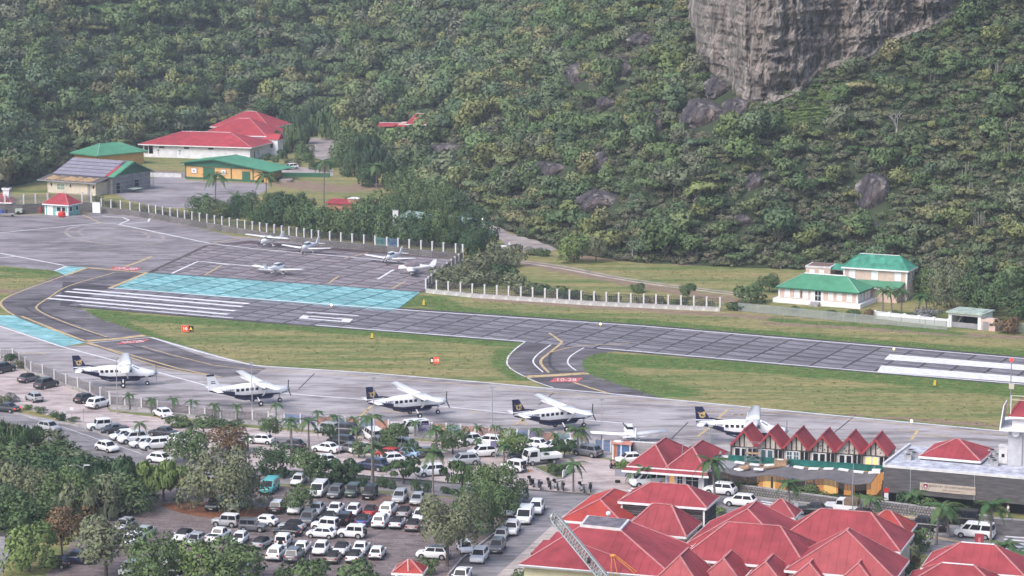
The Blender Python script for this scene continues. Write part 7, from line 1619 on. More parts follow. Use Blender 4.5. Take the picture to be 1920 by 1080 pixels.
# ------------------------------------------------------------------ people
def person(pos, yaw, label, shirt, legs, hair=None, pose='stand', h=1.72):
    t = thing('person', label, 'person', pos, rad(yaw))
    k = h / 1.72; sit = pose == 'ride'
    hip = .62 if sit else .92
    J = {}
    def s3(x, y, z): return Vector((x * k, y * k, z * k))
    J['pelvis'] = s3(0, 0, hip); J['waist'] = s3(0, 0, hip + .18); J['chest'] = s3(.02, 0, hip + .40); J['neck'] = s3(.03, 0, hip + .56); J['head'] = s3(.05, 0, hip + .66); J['crown'] = s3(.04, 0, hip + .78)
    for s, n in ((-1, 'r'), (1, 'l')):
        J['sh' + n] = s3(.01, s * .19, hip + .48); arm = .35 if (sit or (n == 'r' and pose == 'point')) else .04
        J['el' + n] = s3(.05 + arm * .5, s * .24, hip + .24); J['wr' + n] = s3(.08 + arm, s * .23, hip + (.28 if arm > .1 else .02))
        J['palm' + n] = J['wr' + n] + s3(.03, 0, -.07 if arm < .1 else .0)
        J['hp' + n] = s3(0, s * .09, hip - .04)
        if sit: J['kn' + n] = s3(.38, s * .15, hip - .02); J['an' + n] = s3(.34, s * .15, .12); J['toe' + n] = s3(.5, s * .16, .08)
        else: st = .12 * s * (1 if pose == 'walk' else .3); J['kn' + n] = s3(.03 + st, s * .10, .5); J['an' + n] = s3(-.02 + st * 1.2, s * .11, .08); J['toe' + n] = s3(.15 + st * 1.2, s * .12, .04)
    R = dict(pelvis=.13, waist=.12, chest=.14, neck=.055, head=.095, crown=.07, sh=.07, el=.047, wr=.033, palm=.04, hp=.095, kn=.06, an=.042, toe=.036)
    rad_ = lambda n: R.get(n, R.get(n[:-1], .05)) * k
    def skin(name, edges, m, grow=0.0, fingers=False):
        names = []
        for a, b in edges:
            for q in (a, b):
                if q not in names: names.append(q)
        v = [tuple(J[q]) for q in names]; e = [(names.index(a), names.index(b)) for a, b in edges]; rr = [rad_(q) + grow for q in names]
        if fingers:
            for n in 'rl':
                pi = names.index('palm' + n); d = (J['palm' + n] - J['wr' + n]).normalized()
                for fi, (o_, L) in enumerate(((-.03, .06), (-.01, .075), (.01, .08), (.03, .065), (.05, .045))):
                    i0 = len(v); v.append(tuple(J['palm' + n] + Vector((o_, 0, 0)) + d * L * .6 * k)); v.append(tuple(J['palm' + n] + Vector((o_ + .01, 0, 0)) + d * L * 1.1 * k)); e += [(pi, i0), (i0, i0 + 1)]; rr += [.011, .009]
        me = bpy.data.meshes.new(name); me.from_pydata(v, e, [])
        o = link(name, me, m, t); sk = o.modifiers.new('skin', 'SKIN'); sk.use_smooth_shade = True
        for i, q in enumerate(rr): me.skin_vertices[0].data[i].radius = (q, q); me.skin_vertices[0].data[i].use_root = (i == 0)
        o.modifiers.new('smooth', 'SUBSURF').levels = 1
        return o
    spine = [('pelvis', 'waist'), ('waist', 'chest'), ('chest', 'neck'), ('neck', 'head'), ('head', 'crown')]
    limbs = []
    for n in 'rl': limbs += [('chest', 'sh' + n), ('sh' + n, 'el' + n), ('el' + n, 'wr' + n), ('wr' + n, 'palm' + n), ('pelvis', 'hp' + n), ('hp' + n, 'kn' + n), ('kn' + n, 'an' + n), ('an' + n, 'toe' + n)]
    skin('body', spine + limbs, SKIN, fingers=True)
    skin('shirt', [('pelvis', 'waist'), ('waist', 'chest')] + [e for n in 'rl' for e in (('chest', 'sh' + n), ('sh' + n, 'el' + n))], shirt, .016)
    skin('trousers', [e for n in 'rl' for e in (('pelvis', 'hp' + n), ('hp' + n, 'kn' + n), ('kn' + n, 'an' + n))], legs, .014)
    link('hair', MB().ball(J['crown'] + Vector((-.015, 0, -.01)), (.11 * k, .1 * k, .085 * k), 10), hair or BLACK, t)
    hd = J['head'] + Vector((.085 * k, 0, .02)); link('face', MB().ball(hd + Vector((.02, 0, -.015)), (.018, .014, .022), 6).ball(hd + Vector((.0, .035, .02)), (.012, .014, .01), 6).ball(hd + Vector((0, -.035, .02)), (.012, .014, .01), 6).box(hd.x - .005, hd.x + .008, -.022, .022, hd.z - .058, hd.z - .05), mat('face_detail', (.12, .06, .05), .6, .1, 3), t)
    for s in (-1, 1): link('shoe', MB().ball((J['toe' + ('r' if s < 0 else 'l')] + Vector((-.06, 0, .01))), (.14, .055, .05), 8), BLACK, t)
    return t
cl = lambda n, c: mat(n, c, .85, .1, 4)
person(P(978, 884) + Vector((0, 0, .03)), -60, 'person in a white shirt and dark trousers by the rear of the white jeep', cl('white_shirt', (.7, .7, .7)), cl('navy_trousers', (.03, .035, .06)))
person(P(990, 875) + Vector((0, 0, .03)), 200, 'person in dark clothes at the side of the flatbed truck', cl('black_shirt', (.03, .03, .04)), cl('navy_trousers', (.03, .035, .06)))
person(P(1150, 881) + Vector((0, 0, .03)), 120, 'helmeted rider in a pink top sitting on a scooter by the planter', cl('pink_top', (.55, .35, .36)), cl('black_trousers', (.02, .02, .025)), hair=WHITE, pose='ride')
person(P(1877, 972) + Vector((0, 0, .03)), 170, 'person in a red top under the right palm by the dark wall', cl('red_top', (.5, .06, .06)), cl('black_trousers', (.02, .02, .025)))
person(P(1890, 972) + Vector((0, 0, .03)), 185, 'person in a long white shirt walking by the dark wall', cl('white_shirt', (.7, .7, .7)), cl('pale_trousers', (.5, .48, .45)), pose='walk')
# ------------------------------------------------------------------ fences and walls
def stone_face(L, H, s=.34, seed=0, d=.06):
    """face of a rubble wall: uneven stones standing proud of the mortar (x along, z up, facing -y)"""
    r = random.Random(seed); b = MB(); nx, nz = max(1, int(L / s)), max(1, int(H / (s * .8)))
    for i in range(nx):
        for k in range(nz):
            x0, x1 = L * (i + .08 + r.uniform(0, .12)) / nx, L * (i + .92 - r.uniform(0, .12)) / nx
            o = (k % 2) * .4 * L / nx
            x0, x1 = min(L, x0 + o), min(L, x1 + o)
            if x1 - x0 < .05: continue
            z0, z1 = H * (k + .08 + r.uniform(0, .1)) / nz, H * (k + .92 - r.uniform(0, .1)) / nz; q = d * r.uniform(.4, 1.2); e = .04
            b.hexa([(x0, -.002, z0), (x1, -.002, z0 + r.uniform(-.02, .02)), (x1, -.002, z1), (x0, -.002, z1)], [(x0 + e, -q, z0 + e), (x1 - e, -q, z0 + e), (x1 - e, -q, z1 - e), (x0 + e, -q, z1 - e)])
    return b
LATM = dict(brown=mat('brown_lattice', (.16, .125, .125), .8, .2, 2), grey=mat('grey_lattice', (.24, .22, .23), .8, .2, 2), dark=mat('dark_lattice', (.05, .05, .055), .8, .2, 2), orange=LAT_O, blue=LAT_B, white=OFFWH, violet=mat('violet_lattice', (.2, .17, .33), .7, .15, 2), teal=mat('teal_lattice', (.13, .30, .34), .7, .15, 2))
def lattice_panel(L, H, cell=.26, w=.07):
    b = MB(); nx, nz = max(2, round(L / cell)), max(2, round(H / cell))
    b.box(0, L, -.03, .03, 0, .07).box(0, L, -.03, .03, H - .07, H)
    for i in range(nx + 1): x = min(L - w, L * i / nx); b.box(x, x + w, -.018, .018, .07, H - .07)
    for k in range(1, nz): b.box(0, L, -.032, -.019, H * k / nz - w / 2, H * k / nz + w / 2)
    return b
def fence(label, posts, ph, wall_h, wall_m, panel, group=None, stone=False, pw=.26, pm=OFFWH, zoff=0.0, fh=.82, name='fence', wth=.3, cell=.26):
    """posts on a low wall with a panel between each two of them; posts = ground pixels"""
    pts = [P(*q) for q in posts]; c = pts[0]
    t = thing(name, label, 'fence', (c.x, c.y, 0), 0, group)
    for i, p in enumerate(pts):
        q = p - c
        ang = math.atan2((pts[min(i + 1, len(pts) - 1)] - pts[max(i - 1, 0)]).y, (pts[min(i + 1, len(pts) - 1)] - pts[max(i - 1, 0)]).x)
        link('post', shared(('fpost', pw, ph), lambda: MB().box(-pw / 2, pw / 2, -pw / 2, pw / 2, 0, ph).box(-pw * .62, pw * .62, -pw * .62, pw * .62, ph, ph + .09)), pm, t, (q.x, q.y, wall_h), ang)
        if i + 1 < len(pts):
            d = pts[i + 1] - p; L = d.length; a = math.atan2(d.y, d.x)
            if wall_h > .05:
                wl = link('plinth_wall', MB().box(0, L, -wth / 2, wth / 2, -.05, wall_h), MORTAR if stone else wall_m, t, (q.x, q.y, 0), a)
                if stone: link('stones', stone_face(L, wall_h, .42, i), wall_m, wl, (0, -wth / 2, 0))['kind'] = 'stuff'
                else: link('coping', MB().box(0, L, -wth / 2 - .03, wth / 2 + .03, wall_h, wall_h + .05), wall_m, wl)
            mm = panel(i, (posts[i][0] + posts[i + 1][0]) / 2) if callable(panel) else panel
            if mm is not None and L > pw + .2:
                Lk = round((L - pw) * 4) / 4
                link('panel', shared(('fpanel', Lk, ph, cell), lambda: lattice_panel(Lk, ph * fh, cell)), mm, t, (q.x + d.x / L * pw / 2, q.y + d.y / L * pw / 2, wall_h + .08), a, ((L - pw) / Lk, 1, 1))
    return t
def along(path, xs):
    px, py = [p[0] for p in path], [p[1] for p in path]
    return [(x, float(np.interp(x, px, py))) for x in xs]
FAR = [(191, 399), (240, 404), (300, 413), (390, 429), (460, 441), (540, 453), (600, 461), (700, 471), (868, 488)]
fence('long white posted fence on a stone wall behind the far apron', along(FAR, [191, 209, 227, 245, 263, 280, 293, 306, 320, 334, 347, 361, 375, 389, 403, 417, 431, 446, 460, 474, 488, 501, 515, 529, 543, 557, 571, 585, 598, 619, 640, 661, 683, 704, 726, 747, 768, 790, 811, 832, 855, 868]),
      1.75, 1.35, STONE, lambda i, x: LATM['teal'] if 700 < x < 728 else (LATM['blue'] if 728 < x < 748 else LATM['dark']), stone=True, pw=.3, cell=.32)
fence('white posts stepping down the corner fence right of the grey covered aircraft', [(868, 490), (860, 496), (853, 501), (846, 506), (838, 512), (830, 518), (822, 524), (816, 529), (809, 535), (803, 540), (799, 544)], 1.7, .35, CONC, LATM['dark'], pw=.28, cell=.32)
fence('straight white posted fence along the far side of the runway grass', along([(799, 549), (886, 558), (1114, 573), (1350, 584)], [799, 819, 841, 864, 886, 909, 932, 954, 977, 999, 1022, 1045, 1068, 1090, 1114, 1137, 1160, 1183, 1207, 1230, 1253, 1277, 1301, 1325, 1350]),
      1.7, .75, mat('stained_white', (.5, .49, .49), .85, .25, .9), lambda i, x: [LATM['dark'], LATM['dark'], LATM['brown'], LATM['dark']][i % 4], pw=.28, cell=.4)
fence('grey lattice fence with white posts beside the left end of the upper car park', [(-28, 676), (0, 676), (25, 676), (37, 683), (48, 692), (59, 701), (81, 706), (103, 716), (125, 725), (147, 731), (170, 740), (189, 750), (206, 758)], 1.45, .35, CONC, LATM['grey'], pw=.26, cell=.24)
NEAR = [(207, 764), (235, 766), (266, 770), (385, 787), (414, 790), (540, 798), (630, 805), (790, 815), (900, 823), (1000, 832), (1103, 840)]
colr = ['blue', 'orange', 'white', 'blue', 'violet', 'orange', 'teal', 'orange']
fence('long lattice fence with coloured panels between apron and upper car park', along(NEAR, [207, 235, 266, 296, 326, 356, 385, 414, 444, 474, 504, 534, 564, 594, 624, 648, 675, 702, 729, 756, 783, 810, 837, 864, 891, 918, 945, 970, 992, 1014, 1042, 1070, 1100]),
      1.3, .45, CONC, lambda i, x: LATM[['brown', 'grey'][i % 2]] if x < 500 else (LATM['orange'] if 870 < x < 930 else LATM[colr[i % 8]]), pw=.22, cell=.2)
fence('short blue lattice gate section left of the gate lodge', [(1116, 845), (1131, 847), (1146, 850)], 1.5, .1, CONC, LATM['blue'], pw=.2, cell=.2)
CL = [(1385, 584), (1420, 587), (1460, 591), (1500, 595), (1540, 599), (1581, 603), (1604, 605), (1640, 608), (1690, 612), (1735, 616), (1775, 619)]
fence('thin wire mesh fence on galvanised posts in front of the cottage', CL, 1.5, 0, GALV, mat('wire_mesh', (.30, .33, .32), .6, .1, 2), pw=.08, pm=GALV, fh=.95, cell=.17)
fence('wire mesh fence right of the garage at the picture edge', [(1872, 620), (1900, 623), (1930, 626)], 1.6, 0, GALV, mat('wire_mesh', (.30, .33, .32), .6, .1, 2), pw=.08, pm=GALV, fh=.95, cell=.17)
fence('white posts and lattice on the high stone wall left of the kiosk', [(-20, 401), (10, 401), (45, 401), (67, 400), (90, 399), (120, 396), (155, 397), (172, 398)], 2.2, 2.2, STONE, LATM['grey'], stone=True, pw=.32, cell=.3)
def stone_wall(label, path, h, th=.5, cop=True):
    pts = [P(*q) for q in path]; c = pts[0]; t = thing('stone_wall', label, 'wall', (c.x, c.y, 0))
    for i in range(len(pts) - 1):
        d = pts[i + 1] - pts[i]; L = d.length; a = math.atan2(d.y, d.x); q = pts[i] - c
        w = link('wall', MB().box(0, L, 0, th, -.05, h), MORTAR, t, (q.x, q.y, 0), a); link('stones', stone_face(L, h, .36, i + 40), STONE, w)['kind'] = 'stuff'
        if cop: link('coping', MB().box(0, L, -.06, th + .06, h, h + .07), CONC, w)
    return t
stone_wall('low rubble stone wall holding the planting along the terminal road', [(1378, 922), (1400, 927), (1480, 938), (1560, 949), (1610, 956)], 1.0)
stone_wall('longer rubble stone wall right of the white off-road pickup', [(1612, 957), (1700, 968), (1790, 981), (1860, 991)], 1.35)
t = thing('ramp_wall', 'plain dark grey wall at the right end of the terminal road', 'wall', P(1862, 1003), rad(-19)); link('wall', MB().box(0, 9, 0, .4, 0, 1.9), WOODG, t); link('coping', MB().box(-.05, 9, -.05, .45, 1.9, 2.0), GREYW, t)
t = thing('planter', 'grey box planter with green shrubs left of the twin roofed pavilion', 'planter', P(1153, 893), rad(-18)); link('trough', MB().box(0, 2.1, 0, .9, 0, .95), mat('blue_grey_render', (.26, .27, .31), .8, .1, 2), t); link('soil', MB().box(.06, 2.04, .06, .84, .95, .97), BARK, t)
t = thing('barrier_sign', 'long white slatted sign leaning at the tip of the grass triangle', 'sign', P(1055, 897)); b0 = P(1055, 897) - P(1055, 897); b1 = P(1073, 880) - P(1055, 897)
link('panel', MB().bar((0, 0, .55), (b1.x, b1.y, .55), .12, .8), WHITE, t); link('foot', MB().box(-.1, .1, -.1, .1, 0, .2), CONC, t); link('foot', MB().box(b1.x - .1, b1.x + .1, b1.y - .1, b1.y + .1, 0, .2), CONC, t)
tri = sheet('grass_triangle', [(1000, 876), (1060, 872), (1078, 884), (1055, 897), (1044, 898)], .14, mat('traffic_island_grass', (.15, .16, .07), .95, .3, 1.2, bump=.5), th=.15)
kerb('kerb', [(998, 877), (1044, 899), (1056, 898)], .22, .2, CONC)

# ------------------------------------------------------------------ signs, lamps, poles
def pole(px, py, top_py, label, r=.07, arm=None, head=None, name='lamp_post', m=GALV, cat='lamp post'):
    p = P(px, py); z = Q(px, top_py, p.y).z; t = thing(name, label, cat, p)
    link('shaft', MB().tube([(0, 0, 0), (0, 0, z * .5), (0, 0, z)], [r, r * .8, r * .55], 7), m, t); link('foot', MB().box(-.18, .18, -.18, .18, 0, .06), CONC, t)
    if arm:
        for ax in arm: link('arm', MB().tube([(0, 0, z - .3), (ax * .5, 0, z), (ax, 0, z + .05)], r * .45, 6), m, t); link('lamp_head', MB().loft([[(ax - .3 * abs(ax) / ax, -.1, z), (ax - .3 * abs(ax) / ax, .1, z), (ax - .3 * abs(ax) / ax, .1, z + .1), (ax - .3 * abs(ax) / ax, -.1, z + .1)], [(ax + .4 * abs(ax) / ax, -.12, z + .02), (ax + .4 * abs(ax) / ax, .12, z + .02), (ax + .4 * abs(ax) / ax, .1, z + .12), (ax + .4 * abs(ax) / ax, -.1, z + .12)]]), OFFWH, t)
    if head: link('floodlight', MB().box(-.3, .3, -.12, .12, z - .05, z + .25), head, t)
    return t
for px, py, ty, lab in ((220, 776, 672, 'grey mast crossing the leftmost white turboprop'), (473, 765, 683, 'grey mast in front of the white finned turboprop'), (701, 800, 710, 'grey mast beside the tail of the middle turboprop'), (923, 806, 728, 'grey mast standing alone on the apron left of the fourth turboprop'), (1128, 828, 750, 'grey mast right of the fourth turboprop nose'),
                    (1332, 834, 800, 'thin mast under the tail of the half hidden turboprop')): pole(px, py, ty, lab, .08, head=GALV)
for px, py, ty, lab in ((158, 935, 873, 'street lamp with a single arm in the dark trees at the left'),): pole(px, py, ty, lab, .1, arm=(-1.3, .35))
for px, py, ty, lab in ((636, 852, 768, 'white mast in the middle of the upper car park'), (929, 860, 793, 'teal grey mast with a violet sign in the upper car park'), (702, 845, 775, 'bare mast beside the tall white van'), (362, 800, 740, 'thin mast over the rusty tree'), (581, 1075, 1040, 'short mast with a curved white arm at the bottom'), (1598, 968, 868, 'tall grey mast in front of the terminal canopy'),
                       (65, 978, 922, 'wooden pole at the left edge of the dark trees'), (1279, 905, 835, 'thin pole over the ridge of the twin pavilion'), (1152, 1078, 1030, 'thin black pole by the air conditioners')): pole(px, py, ty, lab, .07)
s = thing('violet_sign', 'small violet panel on the teal grey mast', 'sign', P(927, 860) + Vector((0, -.12, 1.6))); link('panel', MB().box(-.5, .3, -.03, .03, 0, .8), LATM['violet'], s)
s = thing('globe_lamp', 'white globe lamp standing over the bright red roof', 'lamp', Vector((P(1141, 963, 6.2).x, P(1141, 963, 6.2).y, 0))); link('globe', MB().ball((0, 0, 6.2), .3, 10), WHITE, s); link('shaft', MB().tube([(0, 0, 0), (0, 0, 6)], .06, 6), GALV, s)
s = thing('globe_lamp', 'white globe lamp on the left roof corner of the pay booth', 'lamp', Vector((P(744, 1080, 3.6).x, P(744, 1080, 3.6).y, 0))); link('globe', MB().ball((0, 0, 3.6), (.16, .16, .32), 8), WHITE, s); link('shaft', MB().tube([(0, 0, 0), (0, 0, 3.3)], .05, 6), GALV, s)
s = thing('street_lantern', 'small lit lamp on a pole by the hillside road', 'lamp', P(906, 428)); link('shaft', MB().tube([(0, 0, 0), (0, 0, 1.9)], .06, 6), GALV, s); link('lamp_head', MB().ball((0, 0, 2.0), .28, 8), LAMP, s)
def road_sign(px, py, h, label, plates):
    s = thing('road_sign', label, 'sign', P(px, py)); link('post', MB().tube([(0, 0, 0), (0, 0, h)], .04, 6), GALV, s)
    for k, (z, w, hh, m) in enumerate(plates): link('plate', MB().box(-w / 2, w / 2, -.06, -.04, z, z + hh), m, s)
    return s
road_sign(135, 789, 1.9, 'round white and red road sign on the verge at the left', [(1.5, .5, .45, WHITE)]); road_sign(157, 793, 2.0, 'thin dark post on the verge right of the round road sign', [(1.5, .2, .3, GREYW)])
road_sign(1661, 957, 2.9, 'white road sign with a red ring in front of the flat wing', [(2.2, .55, .55, REDP), (1.3, .5, .85, WHITE)]); road_sign(1492, 968, 1.9, 'small white lamp-like sign between the shop roofs and the road', [(1.2, .5, .45, WHITE)])
s = thing('info_panel', 'white information panel on the verge between dark bushes', 'sign', P(120, 786)); link('panel', MB().box(-.3, .3, -.08, .08, .1, 1.3), OFFWH, s)
s = thing('banner', 'tall dark red banner sign behind the white ridged house', 'sign', P(1835, 1052), rad(-15)); link('panel', MB().box(-.5, .5, -.08, .08, .4, 3.1), mat('banner_red', (.35, .05, .07), .6, .1, 2), s); link('lettering', MB().box(-.12, .12, -.1, -.081, .7, 1.2).box(-.15, .1, -.1, -.081, 1.4, 1.9).box(-.1, .15, -.1, -.081, 2.1, 2.7), RIDGE, s); link('post', MB().box(-.06, .06, -.05, .05, 0, .4), GREYW, s)
s = thing('traffic_cone', 'orange traffic cone beside the dark clothed person', 'cone', P(993, 884)); link('cone', MB().tube([(0, 0, .04), (0, 0, .7)], [.2, .03], 10), ORNG, s); link('foot', MB().box(-.25, .25, -.25, .25, 0, .04), ORNG, s); link('band', MB().tube([(0, 0, .3), (0, 0, .45)], [.145, .11], 10), WHITE, s)
s = thing('traffic_cone', 'small orange road post by the black van', 'cone', P(1830, 985)); link('cone', MB().tube([(0, 0, 0), (0, 0, .9)], [.14, .08], 8), REDP, s); link('band', MB().tube([(0, 0, .5), (0, 0, .65)], [.125, .115], 8), WHITE, s)
def guidance_sign(px, py, yaw, label, panels):
    s = thing('taxiway_sign', label, 'sign', P(px, py), rad(yaw)); x = -sum(w for w, *_ in panels) / 2
    for w, m, txt, tm in panels:
        f = link('panel', MB().box(x, x + w - .03, -.12, .12, .25, 1.15), m, s); text(txt, .72, tm, f, (x + w / 2, -.125, .68), (HR_, 0, 0), ext=.01, sx=1.1)
        for q in (.25, w - .25): link('leg', MB().box(x + q - .03, x + q + .03, -.03, .03, 0, .25), GALV, s)
        x += w
    return s
WT = mat('sign_white', (.85, .8, .75), .6, .02, 1, emit=((1, .85, .7), .5)); YT = mat('sign_yellow', (.85, .6, .1), .6, .02, 1, emit=((1, .65, .1), .6))
guidance_sign(352, 624, -8, 'lit red and black taxiway sign reading 10 and A on the grass', [(1.15, REDLIT, '10', WT), (.85, BLACK, 'A', YT)]); guidance_sign(815, 684, 12, 'lit black and red taxiway sign reading B and 10 on the grass', [(.5, BLACK, 'B', WT), (.9, REDLIT, '10', WT)])
def marker(px, py, label, h=.9):
    s = thing('edge_marker', label, 'marker', P(px, py), 0, 'yellow markers beside the runway'); link('board', MB().hexa([(-.22, -.1, .1), (.22, -.1, .1), (.22, .1, .1), (-.22, .1, .1)], [(-.05, -.08, h), (.22, -.08, h), (.22, .08, h), (-.05, .08, h)]), YELLOW, s); link('foot', MB().box(-.25, .25, -.14, .14, 0, .1), BLACK, s); return s
marker(697, 635, 'yellow marker board on the grass between the two taxiway signs'); marker(794, 573, 'yellow marker board at the right tip of the turquoise strip', 1.05); marker(1752, 724, 'yellow marker board on the grass at the far right')
def edge_lamp(px, py, label, m): s = thing('runway_lamp', label, 'lamp', P(px, py), 0, 'runway edge lamps'); link('lamp_head', MB().ball((0, 0, .42), .2, 8), m, s); link('stem', MB().tube([(0, 0, 0), (0, 0, .3)], .06, 6), YELLOW, s)
edge_lamp(621, 576, 'white lit runway lamp at the lower rim of the turquoise strip', LAMP); edge_lamp(1126, 612, 'yellow lit runway lamp above the middle taxiway', LAMPY); edge_lamp(1676, 659, 'lit runway lamp by the long white bars at the right', LAMPY); edge_lamp(1709, 795, 'white lamp on the far edge of the terminal apron', LAMP)
# lattice crane boom leaning across the foreground roofs
a_, b_ = Q(1036, 966, 268), Q(1150, 1105, 262)
t = thing('crane_boom', 'grey lattice crane boom slanting across the red roofs at the bottom', 'crane', b_); A_ = a_ - b_; u = A_.normalized(); sx = u.cross(Vector((0, -1, 0))).normalized() * .42; sy = u.cross(sx).normalized() * .42
def tw(k): return 1.0 if k > .12 else .4 + 5 * k
corners = [sx + sy, -sx + sy, -sx - sy, sx - sy]
for c in corners: link('chord', MB().tube([c, A_ * .93 + c, A_ + c * .5], .085, 6), GALV, t)
N_ = 26; lc = MB()
for i in range(N_):
    p0, p1 = A_ * (i / N_), A_ * ((i + 1) / N_)
    for k in range(4): c0, c1 = corners[k], corners[(k + 1) % 4]; lc.bar(p0 + c0, p1 + c1, .075); lc.bar(p0 + c0, p0 + c1, .065)
link('lacing', lc, GALV, t); link('boom_head', MB().ball(A_ * .985, (.45, .35, .35), 8), STEEL, t); link('pulley', MB().tube([A_ * .4 + Vector((-.15, -.5, 0)), A_ * .4 + Vector((.15, -.5, 0))], .3, 10), BLACK, t)
t = thing('orange_hoist', 'orange tubular hoist frame standing on the broad red roof', 'hoist', P(1152, 1078, 3.4))
hz_ = 2.0; b = MB().tube([(-.35, -.3, 0), (-.3, 0, hz_)], .05, 6).tube([(.35, -.3, 0), (-.1, 0, hz_)], .05, 6).tube([(2.6, -.3, -.2), (0, 0, hz_)], .05, 6).tube([(3.0, -.2, -.2), (.1, 0, hz_ + .1)], .05, 6)
link('legs', b, ORNG, t); link('head', MB().ball((-.15, 0, hz_ + .05), (.35, .25, .18), 10), ORNG, t); link('jib', MB().tube([(-.2, 0, hz_ + .1), (-3.3, .3, hz_ + 1.2)], .05, 6), RIDGE, t)
t = thing('tyre_stack', 'dark object lying on the paving near the zebra crossing', 'tyre', P(1158, 905)); link('tyre', MB().tube([(0, 0, 0), (0, 0, .3)], .35, 10), TYRE, t)
t = thing('concrete_slab', 'pale round concrete tank top beside the fire station', 'tank', P(537, 341)); link('tank', MB().tube([(0, 0, 0), (0, 0, .7)], 1.7, 14), PV_PATH, t)
t = thing('green_wall', 'low dark green retaining wall right of the fire station', 'wall', P(527, 331), rad(-8)); link('wall', MB().box(0, 12.5, 0, .4, 0, 1.0), GREEND, t)
t = thing('pale_wall', 'low pale wall left of the fire station', 'wall', P(262, 331), rad(-12)); link('wall', MB().box(0, 11, 0, .3, 0, 1.1), OFFWH, t); link('coping', MB().box(0, 11, -.05, .35, 1.1, 1.2), GREYW, t)
t = thing('gate_pier', 'white gate piers beside the hillside road', 'pier', P(948, 467)); link('pier', MB().box(-1.2, .4, -.2, .2, 0, .8), WHITE, t); link('pier', MB().box(.55, .95, -.2, .2, 0, 1.3), WHITE, t)

# ------------------------------------------------------------------ palms
def frond_mesh(seed, L=1.0, droop=.55, wd=.22, n=13, up=.35):
    r = random.Random(seed); b = MB(); pts = []
    for i in range(n + 1):
        q = i / n; pts.append(Vector((q * L * (1 - .12 * droop * q), 0, up * q - (droop + up * .6) * q * q)))
    for i in range(n):
        p, q = pts[i], pts[i + 1]; d = (q - p).normalized(); w0 = wd * math.sin(math.pi * min(1, .14 + .86 * (i / n)) ** .8) + .01
        b.bar(p, q, .022 * (1 - .7 * i / n), .018)
        if i == 0: continue
        for s in (-1, 1):
            for k in (0, .5):
                o = p + (q - p) * k; tip = o + Vector((0, s, 0)) * w0 * r.uniform(.85, 1.1) + d * w0 * .75 - Vector((0, 0, w0 * r.uniform(.3, .75)))
                b.quad(o, o + d * .05, tip, o + (tip - o) * .5 + Vector((0, 0, .02)) - d * .012)
    me = b.mesh('frond', True)
    at = me.attributes.new('tint', 'FLOAT', 'FACE'); at.data.foreach_set('value', np.array([r.uniform(.3, .75) for _ in me.polygons], dtype=np.float32)); return me
FR = [frond_mesh(i, 1, d, .24, up=u_) for i, (d, u_) in enumerate(((.5, .35), (.85, .5), (1.15, .45)))]
def palm(px, py, h, fl, label, n=11, lean=(0, 0), r=.13, group=None, wind=0.0, dry=False):
    p = P(px, py); t = thing('palm_tree', label, 'palm tree', p, 0, group)
    top = Vector((lean[0], lean[1], h)); pts = [Vector((lean[0] * q * q, lean[1] * q * q, h * q - (.1 if q == 0 else 0))) for q in (0, .2, .4, .6, .8, 1)]
    link('trunk', MB().tube(pts, [r * 1.5, r * 1.1, r, r * .95, r * .85, r * .8], 8), BARKP, t)
    link('crown_shaft', MB().tube([top - Vector((0, 0, .1)), top + Vector((0, 0, .35 * min(1, fl * .5)))], [r * .9, r * .4], 7), GREENR if not dry else TERRA, t)
    for k in range(n):
        a = 2 * math.pi * k / n + rnd.uniform(-.25, .25); v = k % 3
        tilt = rnd.uniform(-.75, .15) if v else rnd.uniform(-1.0, -.5)
        if wind: a = a + wind * math.sin(a - 0.2) * -.9
        link('frond', FR[(k + v) % 3], PALMM, t, top + Vector((0, 0, .1)), (rnd.uniform(-.15, .15), tilt * .7, a), fl * rnd.uniform(.85, 1.12))
    return t
YP = 'young palms along the apron fence'
for px, py, tp, lab in ((243, 768, 738, 'young palm at the left end of the fence row, before the turboprop wheels'), (284, 774, 746, 'young palm second from the left along the fence'), (324, 779, 746, 'young palm third from the left along the fence'), (361, 783, 750, 'young palm fourth from the left along the fence'), (402, 790, 756, 'young palm left of the white finned turboprop'), (444, 793, 758, 'young palm under the wing of the white finned turboprop'), (518, 798, 756, 'young palm before the nose of the white finned turboprop'),
                    (596, 806, 770, 'young palm right of the tall green palms at the fence'), (626, 808, 778, 'small palm at the blue lattice panels'), (664, 812, 782, 'small palm at the orange and blue lattice panels'), (778, 818, 789, 'small palm below the middle turboprop nose wheel'), (818, 822, 797, 'small palm between the two round fence trees'), (895, 826, 798, 'small palm before the orange lattice panels'), (929, 828, 797, 'small palm left of the round tree, by the teal grey mast'), (1006, 835, 803, 'small palm right of the round tree under the fourth turboprop'), (1040, 838, 812, 'second small palm under the fourth turboprop')):
    p = P(px, py); h = Q(px, tp, p.y).z; palm(px, py, max(.8, h - .35), 1.25, lab, n=9, r=.09, group=YP)
palm(1083, 846, 2.6, 2.0, 'bushy palm hiding the nose of the fourth turboprop', n=14, r=.14); palm(262, 832, 2.6, 1.4, 'single palm among the cars beside the road kerb', n=8, r=.11)
